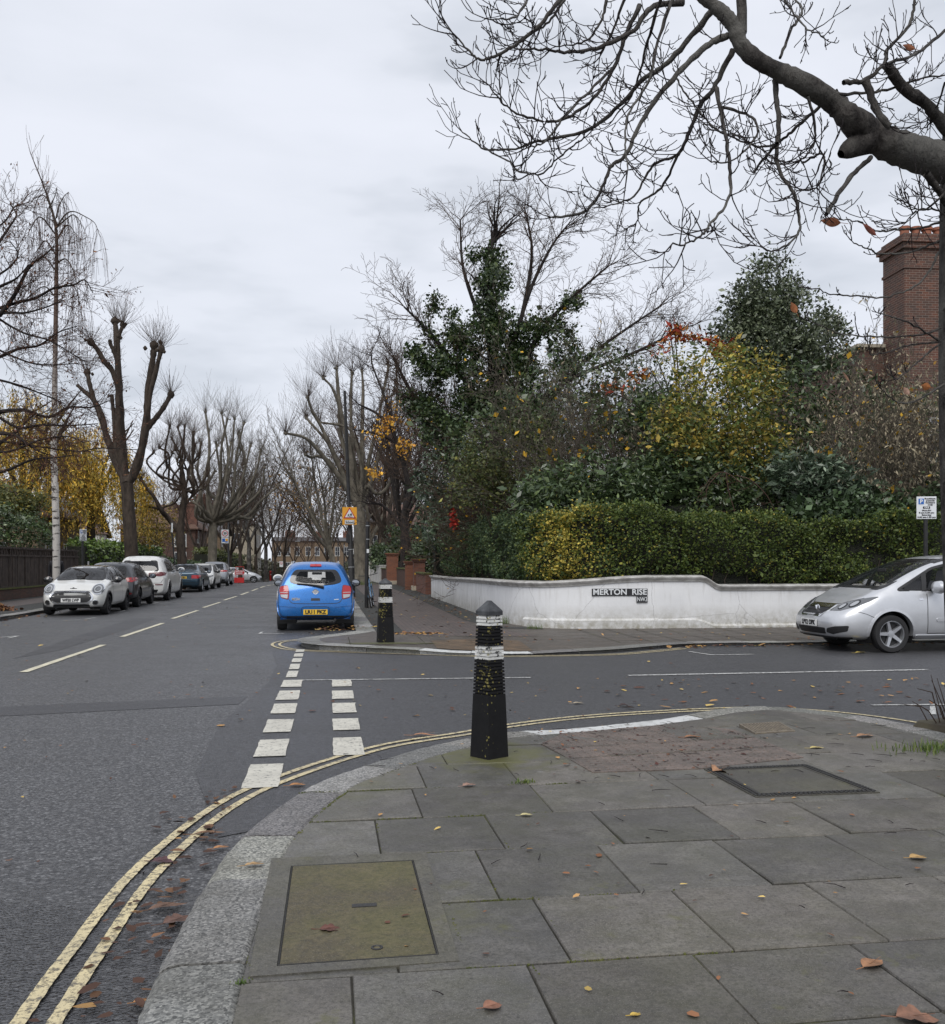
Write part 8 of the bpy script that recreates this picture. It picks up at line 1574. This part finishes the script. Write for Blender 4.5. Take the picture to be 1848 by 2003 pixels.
shrub('laurel', 'dark laurel bush overhanging the wall beyond the orange brick piers', [E1(752, 1092, 70, 26, 28, 60), E1(738, 1080, 71, 14, 18, 40)], DG, 3600, .17, 'leaf_gl', nc=100, sig=.18, asp=.5)
hedge_box('dark_hedge', 'dark overgrown hedge behind the brick piers and low brick wall', (5.4, 44), (5.3, 63), 2.4, 1.2, [(3, (.035, .05, .024)), (2, (.055, .078, .034))], 8000, .14)
shrub('evergreen_shrub', 'dark holly behind the tall brick gate pier', [E1(800, 1065, 62, 40, 40, 50)], DG, 3600, .16, 'leaf_gl', nc=90, sig=.2, asp=.5)
shrub('evergreen_shrub', 'dark bushes around the white gate pier beyond the plane trunk', [E1(700, 1098, 86, 20, 14, 40), E1(745, 1085, 90, 40, 26, 60)], DG, 2600, .18, 'leaf_gl', nc=60, sig=.2, asp=.5)
hedge_box('undergrowth', 'dark evergreen undergrowth packed between the clipped hedge and the taller shrubs', (5.6, 22.6), (20, 21.6), 3.0, .8, [(3, (.03, .046, .02)), (2, (.05, .072, .03))], 12000, .11)
# ---------------------------------------------------------------- people
def person(label, loc, rz, h, joints, rad_, cloth):
    """one continuous skinned body; joints: name -> (parent, xyz in units of height)"""
    t = thing('person', label, 'person', loc, rz); names = list(joints); me = bpy.data.meshes.new('body'); me.from_pydata([Vector(joints[n][1])*h for n in names], [(names.index(joints[n][0]), i) for i, n in enumerate(names) if joints[n][0]], []); o = bpy.data.objects.new('tmp', me); COL.objects.link(o); o.modifiers.new('k', 'SKIN'); m = o.modifiers.new('s', 'SUBSURF'); m.levels = 1
    for i, n in enumerate(names): me.skin_vertices[0].data[i].radius = (rad_[n]*h, rad_[n]*h*.85)
    me.skin_vertices[0].data[0].use_root = True; m2 = bpy.data.meshes.new_from_object(o.evaluated_get(bpy.context.evaluated_depsgraph_get())); bpy.data.objects.remove(o)
    for mm in (MT['cloth'], MT['jeans'], MT['skin']): m2.materials.append(mm)
    for p in m2.polygons:
        z = p.center.z/h; p.material_index = 2 if (z > .865 or (z < .50 and abs(p.center.x) > .115*h/1.0 and z > .36)) else 1 if z < .45 else 0
        p.use_smooth = True
    m2.name = 'body'; b = bpy.data.objects.new('body', m2); COL.objects.link(b); b.parent = t; hd = MB(); c = Vector(joints['head'][1])*h
    hd.lathe([(.0, .075*h), (.045*h, .062*h), (.062*h, .02*h), (.06*h, -.03*h), (.04*h, -.05*h)], 14, (c.x, c.y+.012*h, c.z+.005*h)); hd.build('hair', MT['cloth'], t, smooth=True)
    f = MB(); f.box((c.x, c.y-.062*h, c.z-.005*h), (.018*h, .03*h, .03*h)); f.build('nose', MT['skin'], t, bevel=.004)
    for sg in (1, -1):
        for k in range(4): f = MB(); w = Vector(joints['hand'+('l' if sg > 0 else 'r')][1])*h; f.tube([w+Vector((0, (k-1.5)*.012*h, 0)), w+Vector((-.004*sg*h, (k-1.5)*.013*h-.006*h, -.03*h)), w+Vector((-.012*sg*h, (k-1.5)*.012*h-.01*h, -.05*h+abs(k-1.5)*.006*h))], [.0075*h, .006*h, .004*h], 6); f.build('finger', MT['skin'], t, smooth=True)
        f = MB(); f.tube([w+Vector((-.01*sg*h, -.02*h, .015*h)), w+Vector((-.018*sg*h, -.034*h, -.008*h))], [.008*h, .005*h], 6); f.build('thumb', MT['skin'], t, smooth=True)
    return t
J = {'pelvis': (None, (0, 0, .53)), 'chest': ('pelvis', (0, .0, .72)), 'neck': ('chest', (0, 0, .83)), 'throat': ('neck', (0, -.01, .865)), 'head': ('throat', (0, -.015, .93)), 'shl': ('neck', (.105, 0, .80)), 'ell': ('shl', (.135, .015, .64)), 'wrl': ('ell', (.14, -.03, .50)), 'handl': ('wrl', (.138, -.045, .455)), 'shr': ('neck', (-.105, 0, .80)), 'elr': ('shr', (-.14, .02, .64)), 'wrr': ('elr', (-.15, -.02, .50)), 'handr': ('wrr', (-.15, -.035, .455)),
     'hil': ('pelvis', (.05, 0, .48)), 'knl': ('hil', (.055, -.05, .28)), 'anl': ('knl', (.055, -.02, .05)), 'tol': ('anl', (.06, -.10, .02)), 'hir': ('pelvis', (-.05, 0, .48)), 'knr': ('hir', (-.055, .01, .28)), 'anr': ('knr', (-.055, .09, .06)), 'tor': ('anr', (-.06, .03, .02))}
RD = {'pelvis': .088, 'chest': .10, 'neck': .055, 'throat': .034, 'head': .062, 'shl': .05, 'ell': .037, 'wrl': .026, 'handl': .022, 'shr': .05, 'elr': .037, 'wrr': .026, 'handr': .022, 'hil': .062, 'knl': .042, 'anl': .028, 'tol': .022, 'hir': .062, 'knr': .042, 'anr': .028, 'tor': .022}
p = at(110, 1130, 36.2); person('person in a dark jacket standing half behind the birch trunk', (p.x, p.y, .1), rad(10), 1.72, J, {k: v*(1.28 if k in ('chest', 'shl', 'shr', 'neck', 'ell', 'elr') else 1.12) for k, v in RD.items()}, None)
p = at(521, 1100, 149); person('distant person in dark clothes walking left of the red pillar box', (p.x, p.y, gz(p.y)+.1), rad(70), 1.6, J, RD, None)
# ---------------------------------------------------------------- bicycle leaning on the post
bp = at(726, 1190, 29.3); t = thing('bicycle', 'light blue bicycle seen end-on, leaning against the banded black post', 'bicycle', (bp.x, bp.y-.2, .1), rad(84)); tilt = Matrix.Rotation(rad(-9), 3, 'X'); TV = lambda x, y, z: tuple(tilt @ Vector((x, y, z)))
for x in (0, 1.04):
    b = MB(); b.tube([TV(x+.33*math.cos(a), 0, .33+.33*math.sin(a)) for a in np.linspace(0, 6.283, 33)], .021, 8); o = b.build('wheel', MT['rubber'], t, smooth=True); b = MB(); b.tube([TV(x+.30*math.cos(a), 0, .33+.30*math.sin(a)) for a in np.linspace(0, 6.283, 33)], .011, 6); b.build('rim', MT['silver'], o); b = MB()
    for k in range(18): a = k*math.pi/9; b.tube([TV(x+.02*math.cos(a+1), (-.02 if k % 2 else .02), .33+.02*math.sin(a+1)), TV(x+.30*math.cos(a), 0, .33+.30*math.sin(a))], .0016, 4)
    b.build('spokes', MT['silver'], o); b = MB(); b.tube([TV(x, -.045, .33), TV(x, .045, .33)], .02, 8); b.build('hub', MT['dkmetal'], o)
FRM = M('bike_blue', (.16, .30, .48), .35, coat=.5); b = MB()
for q in (((.42, 0, .30), (.30, 0, .80)), ((.42, 0, .30), (.88, 0, .74)), ((.31, 0, .72), (.86, 0, .82)), ((.0, .04, .33), (.42, .02, .30)), ((.0, -.04, .33), (.42, -.02, .30)), ((0, .04, .33), (.31, .015, .72)), ((0, -.04, .33), (.31, -.015, .72)), ((.88, 0, .74), (.85, 0, .90)), ((.89, .05, .72), (1.04, .05, .33)), ((.89, -.05, .72), (1.04, -.05, .33))): b.tube([TV(*q[0]), TV(*q[1])], .017, 8)
b.build('frame', FRM, t, smooth=True); b = MB(); b.tube([TV(.85, 0, .9), TV(.84, 0, 1.0)], .014, 8); b.tube([TV(.78, -.31, 1.03), TV(.83, -.12, 1.0), TV(.84, 0, 1.0), TV(.83, .12, 1.0), TV(.78, .31, 1.03)], .012, 8); b.build('handlebar', MT['blackplastic'], t, smooth=True)
b = MB(); b.tube([TV(.30, 0, .80), TV(.28, 0, .92)], .013, 8); b.build('seat_post', MT['silver'], t); b = MB(); b.tube([TV(.14, 0, .94), TV(.24, 0, .95), TV(.36, 0, .94), TV(.44, 0, .925)], [.06, .065, .03, .018], 8); b.build('saddle', MT['blackplastic'], t, smooth=True)
b = MB(); b.lathe([(.0, -.05), (.09, -.05), (.09, -.045), (0, -.045)], 20, (0, 0, 0), 'y'); b.v = [TV(p[0]+.42, p[1], p[2]+.30) for p in b.v]; b.tube([TV(.42, -.06, .30), TV(.50, -.06, .16)], .01, 6); b.tube([TV(.42, .06, .30), TV(.34, .06, .44)], .01, 6); b.build('crank', MT['dkmetal'], t)
for sg, x, z in ((-1, .50, .16), (1, .34, .44)): b = MB(); c = TV(x, sg*.11, z); b.box(c, (.09, .09, .025)); b.build('pedal', MT['blackplastic'], t)
b = MB(); b.box(TV(.88, -.0, .93), (.05, .06, .06)); b.build('lamp', MT['blackplastic'], t, bevel=.01)
# ---------------------------------------------------------------- leaves, twigs, weeds on the ground
def ground(r, s):
    if inpoly((r, s), NEAR_K): return zn(r, s)+.008
    if (r > .62 and s > 19) or (s > 16.3 and r > -.3): return zf_(r, s)+.006
    return .014+gz(s)
z5D = lambda x, y: (x*.9199*.5322, (2300+y*.9199)*.5322); z6D = lambda x, y: ((1700+x*.9589)*.5322, (2500+y*.9589)*.5322)
def gleaf(label, px, py, L, ang, col, maple=False, **k):
    p = gr(px, py, .1); z = ground(p.x, p.y); p = gr(px, py, z); big_leaf(label, px, py, 0, L*.85, rad(ang), col, 'fallen_leaf', 'leaf', loc=(p.x, p.y, z), wr=k.get('wr', .6), wave=k.get('wave', .06), maple=maple, roll=rad(k.get('roll', 0)))
RB = (.15, .06, .035); TN = (.40, .24, .12); YL = (.52, .40, .16); DKB = (.06, .025, .02)
gleaf('wine-brown leaf with a long stalk lying on the mossy manhole cover', *z5D(1275, 1212), .10, -8, (.13, .05, .035), True, wr=.75)
gleaf('curled tan maple leaf standing on the edge of the lattice inspection cover', *z6D(958, 352), .15, 20, (.36, .19, .10), True, wr=.8, wave=.30, roll=12); gleaf('orange-brown leaf on the slabs at the lower right, pointing up right', *z6D(1535, 1100), .13, 25, (.34, .17, .085), wr=.6); gleaf('torn brown maple leaf in the bottom right corner on the slab step', *z6D(1660, 1290), .15, -15, (.24, .12, .075), True, wr=.8, wave=.1)
gleaf('pale yellow-tan leaf on the right-hand slabs with its stalk upwards', *z6D(1712, 680), .10, -5, (.46, .29, .11), wr=.8); gleaf('rusty round leaf at the bottom edge left of centre', *z6D(78, 1255), .075, 10, (.28, .13, .08), wr=1.0); gleaf('small bright yellow leaf at the bottom edge right of the rusty round leaf', *z6D(640, 1284), .045, 5, (.55, .38, .08)); gleaf('pale yellow leaf two slabs in front of the bollard', *z6D(220, 517), .085, 0, (.5, .44, .22), wr=.6)
gleaf('dark curled leaf on the road near the far end of the white kerb', *z6D(600, 98), .16, -10, DKB, True, wr=.6, wave=.18); gleaf('pale cream leaf lying on the side road beyond the bollard', *z6D(422, 88), .14, 0, (.5, .42, .3), wr=.5); gleaf('rust leaf lying on the tactile paving', *z6D(850, 218), .17, 5, (.32, .15, .07), wr=.45); gleaf('orange-tan leaf on the road just left of the bollard', *z5D(1648, 437), .25, -3, (.40, .2, .11), wr=.32)
gleaf('orange leaf on the kerb beside the double yellow lines', *z5D(1155, 638), .13, 10, (.40, .19, .07), wr=.6); gleaf('orange leaf at the kerb foot of the third granite stone', *z5D(850, 890), .10, 20, (.42, .2, .08), wr=.5); gleaf('tan oak-like leaf lying on the granite kerb', *z5D(975, 958), .11, 15, (.42, .27, .13), True, wr=.4); gleaf('dark purple-brown leaf lying across the inner yellow line', *z5D(605, 940), .13, -12, (.09, .04, .045), True, wr=.8); gleaf('flat wet brown leaf between yellow line and kerb, nearest the camera', *z5D(650, 1190), .16, 25, (.14, .075, .055), True, wr=.7); gleaf('large wet brown leaf pressed on the road above the flat one', *z5D(590, 1135), .20, 22, (.16, .09, .06), wr=.35)
gleaf('long brown leaf lying on the yellow lines where they start to curve', *z5D(775, 832), .20, 8, (.22, .12, .065), wr=.25); gleaf('small orange leaf at the bottom left near the kerb', *z5D(530, 1505), .06, 20, (.42, .2, .07)); gleaf('dusty rose leaf on the slabs below the bollard', *z6D(0, 405), .11, 20, (.33, .2, .15), True, wr=.7); gleaf('orange leaf lying near the kerb bend on the right', *z6D(1510, 215), .20, 10, (.38, .2, .1), wr=.5); gleaf('yellow leaf lying near the ribbed utility cover', *z6D(1330, 260), .14, 0, (.52, .42, .16), wr=.5)
gleaf('yellow leaf on the side road in front of the silver people carrier', *(1315.6+1240*.288, 904.7+1292*.288), .22, 0, (.55, .42, .1), wr=.6)
def scatter(n, f, size, pal): 
    P = []; 
    while len(P) < n:
        r, s = f()
        P.append((r, s, ground(r, s)))
    return leafpoly(np.array(P)+np.array([0, 0, .003]), size, pick(pal, n))
def flat(L): return L
LP = [(4, (.20, .095, .05)), (3, (.38, .22, .09)), (2, (.50, .36, .12)), (3, (.10, .05, .035))]
t = thing('leaf_litter', 'scattered small fallen leaves over the roads and pavements', 'leaf litter', (0, 0, 0)); t['kind'] = 'stuff'; parts = []
def G4(cx, cy, sx, sy): return lambda: (R.gauss(cx, sx), R.gauss(cy, sy))
U4 = lambda a, b, c, e: (lambda: (R.uniform(a, b), R.uniform(c, e)))
parts += [flat(scatter(150, U4(.2, 4.8, 2.5, 8.4), .03, LP)), flat(scatter(90, U4(3, 7.5, 9, 11.2), .07, LP)), flat(scatter(340, lambda: (R.uniform(4.2, 16), 16.12-abs(R.gauss(0, .22))), .085, LP)), flat(scatter(120, U4(1.5, 12, 16.3, 19.4), .06, LP)), flat(scatter(70, lambda: (R.gauss(.2, .35), 19.6+abs(R.gauss(0, .8))), .09, LP)), flat(scatter(90, lambda: (R.gauss(1.75, .35), R.gauss(18.6, .12)), .09, [(3, (.42, .24, .08)), (2, (.25, .13, .06))])),
          flat(scatter(160, lambda: (R.uniform(3.3, 3.9), R.uniform(20, 40)), .08, LP)), flat(scatter(150, U4(.9, 3.3, 20, 45), .08, LP)), flat(scatter(220, lambda: (-8.35+abs(R.gauss(0, .35)), R.uniform(18, 60)), .10, LP)), flat(scatter(200, lambda: (R.gauss(-11.6, .25), R.uniform(30, 48)), .1, [(3, (.40, .28, .07)), (1, (.2, .1, .05))])), flat(scatter(120, lambda: (-1.0+.4*R.random()**.6, R.uniform(2.4, 6.4)), .046, [(4, (.07, .04, .03)), (2, (.13, .07, .04)), (.5, (.34, .2, .08))])), flat(scatter(90, U4(-6, -1.2, 3, 14), .04, LP)), flat(scatter(90, U4(-1, 5, 8.8, 14), .05, LP)), flat(scatter(130, lambda: (R.gauss(-4.5, 3), R.uniform(14, 45)), .06, LP)), flat(scatter(160, U4(1.6, 3.3, 6.1, 8), .03, [(2, (.07, .03, .025)), (1, (.2, .1, .06))]))]
leaf_obj('leaf_litter', parts, MT['leaf_dry'], t)['kind'] = 'stuff'
t = thing('twig_litter', 'small dark twigs and stalks lying on the pavement', 'twig litter', (0, 0, 0)); t['kind'] = 'stuff'; T = Tubes()
for _ in range(130):
    r, s = R.uniform(.1, 4.7), R.uniform(2.5, 8.2); r = r if R.random() < .6 else R.uniform(1.6, 4.2); s = s if R.random() < .6 else R.uniform(5.8, 8); a = R.uniform(0, 3.14); L = R.uniform(.03, .13); z = ground(r, s)+.003; k = R.gauss(0, .15)
    T.add([(r, s, z), (r+math.cos(a)*L*.5, s+math.sin(a)*L*.5, z+.003), (r+math.cos(a+k)*L, s+math.sin(a+k)*L, z)], [.0022, .002, .001], 4)
o = T.build('twig_litter', MT['twig_dk'], t); o['kind'] = 'stuff'
# moss and weeds in the joints
def tuft(name, label, loc, n, h, w, pal, cat='weed'):
    t = thing(name, label, cat, loc); B = []; V = []; F = []; C = []
    for i in range(n):
        x, y = R.gauss(0, w), R.gauss(0, w*.6); a = R.uniform(0, 6.28); hh = h*R.uniform(.4, 1.1); l = R.uniform(.1, .7)*hh; dx, dy = math.cos(a)*l, math.sin(a)*l; wx, wy = -math.sin(a)*.004, math.cos(a)*.004; k = len(V)
        V += [(x-wx, y-wy, 0), (x+wx, y+wy, 0), (x+dx*.4+wx*.7, y+dy*.4+wy*.7, hh*.65), (x+dx, y+dy, hh), (x+dx*.4-wx*.7, y+dy*.4-wy*.7, hh*.65)]; F += [(k, k+1, k+2, k+4), (k+4, k+2, k+3, k+3)]; c = R.choice(pal); C += [c]*5
    me = bpy.data.meshes.new('blades'); me.from_pydata(V, [], [tuple(dict.fromkeys(f)) for f in F]); at_ = me.color_attributes.new('Col', 'FLOAT_COLOR', 'POINT'); at_.data.foreach_set('color', [q for c in C for q in (*c, 1)]); mkobj('blades', me, MT['leaf'], t); return t
GRS = [(.075, .115, .025), (.05, .085, .02), (.11, .14, .04)]
gp = gr(1830, 1468, .1); tuft('grass_tuft', 'bright green grass tuft at the foot of the right edge tree', (gp.x, gp.y, .1), 260, .07, .15, GRS, 'grass'); gp = gr(1028, 1531, .1); tuft('grass_tuft', 'tiny green weed in the slab joint below the bollard', (gp.x, gp.y, .1), 60, .025, .035, GRS); gp = gr(480, 1924, .09); tuft('moss_tuft', 'little moss tuft between kerb and slab at the lower left', (gp.x, gp.y, .09), 60, .018, .02, GRS)
gp = gr(1045, 1231, .07); tuft('grass_tuft', 'weed growing at the foot of the white wall near its corner', (gp.x, gp.y, .07), 70, .14, .1, GRS); gp = gr(987, 1222, .07); tuft('grass_tuft', 'weed at the wall foot beside the near bollard top', (gp.x, gp.y, .07), 70, .22, .12, GRS); gp = gr(706, 1139, .1); tuft('grass_tuft', 'green verge grass round the foot of the big plane trunk', (base_p(706, 60)[0], 59.3, .1), 300, .3, .5, GRS, 'grass')
gp = gr(1862, 1420, .1); t = thing('soil_mound', 'mossy earth and dead stalks heaped at the foot of the right edge tree', 'tree pit', (gp.x+.1, gp.y-.1, .1)); b = MB(); b.lathe([(.42, -.02), (.36, .03), (.2, .07), (0, .085)], 18); b.v = [(p[0]*(1+.2*math.sin(p[1]*9)), p[1], p[2]*(1+.3*math.sin(p[0]*13))) for p in b.v]; b.build('soil', MT['soil'], t, smooth=True); T = Tubes()
for _ in range(40): x, y = R.gauss(-.08, .1), R.gauss(0, .1); T.add([(t.location.x+x, t.location.y+y, .12), (t.location.x+x*1.3, t.location.y+y, .12+R.uniform(.1, .3)), (t.location.x+x*1.8, t.location.y+y*1.2, .12+R.uniform(.15, .42))], [.006, .006, .003], 4)
T.build('stalks', MT['twig'], t)
b = MB(); t = thing('litter', 'scrap of crumpled pale paper by the kerb near the blue car', 'litter', (.45, 19.5, .01)); b.add([(R.gauss(0, .05), R.gauss(0, .04), R.uniform(0, .06)) for _ in range(9)], [(0, 1, 2), (2, 3, 4), (4, 5, 6), (6, 7, 8), (0, 2, 4), (1, 5, 7)]); b.build('paper', MT['sign_white'], t)
# moss strips in the wider slab joints
mo_ = MB(); q = random.Random(8)
def mossline(a, c, w):
    a = Vector((*a, 0)); c = Vector((*c, 0)); n = max(3, int((c-a).length/.007)); d_ = (c-a).normalized(); nn = Vector((-d_.y, d_.x, 0)); ph = q.uniform(0, 9)
    for k in range(n):
        f = math.sin(k*.11+ph)+.7*math.sin(k*.031+ph*2)
        if f+q.gauss(0, .5) > .25:
            p = a.lerp(c, k/n)+nn*q.gauss(0, w*.3); ww = w*.55*abs(q.gauss(.6, .35))+.001; z = zn(p.x, p.y)-.004+q.uniform(-.003, .004); mo_.lathe([(ww, -.008), (ww*.8, .002), (0, .0045)], 5, (p.x, p.y, z))
inn_ = [tuple(p) for p in offset_path(np.array(NEAR_K), .31)]
for a, c in zip(inn_, inn_[1:]):
    if 2.6 < a[1] < 6.6 and a[0] < .6: mossline(a, c, .014)
for sv_ in (3.23, 3.87, 4.54, 5.18, 5.85): mossline((.47 if sv_ < 4.5 else -.2, sv_), (1.5, sv_), .008)
for a, c in (((.86, 3.23), (.86, 3.87)), ((.70, 3.9), (.70, 4.5)), ((.255, 4.55), (.255, 5.15)), ((.87, 4.55), (.87, 5.18)), ((.46, 4.54), (.9, 4.54)), ((.4, 3.26), (1.3, 3.24)), ((.48, 3.3), (.48, 4.5)), ((.7, 2.6), (.7, 3.22))): mossline(a, c, .011)
mo_.build('joint_moss', MT['moss'], kind='stuff', smooth=True)
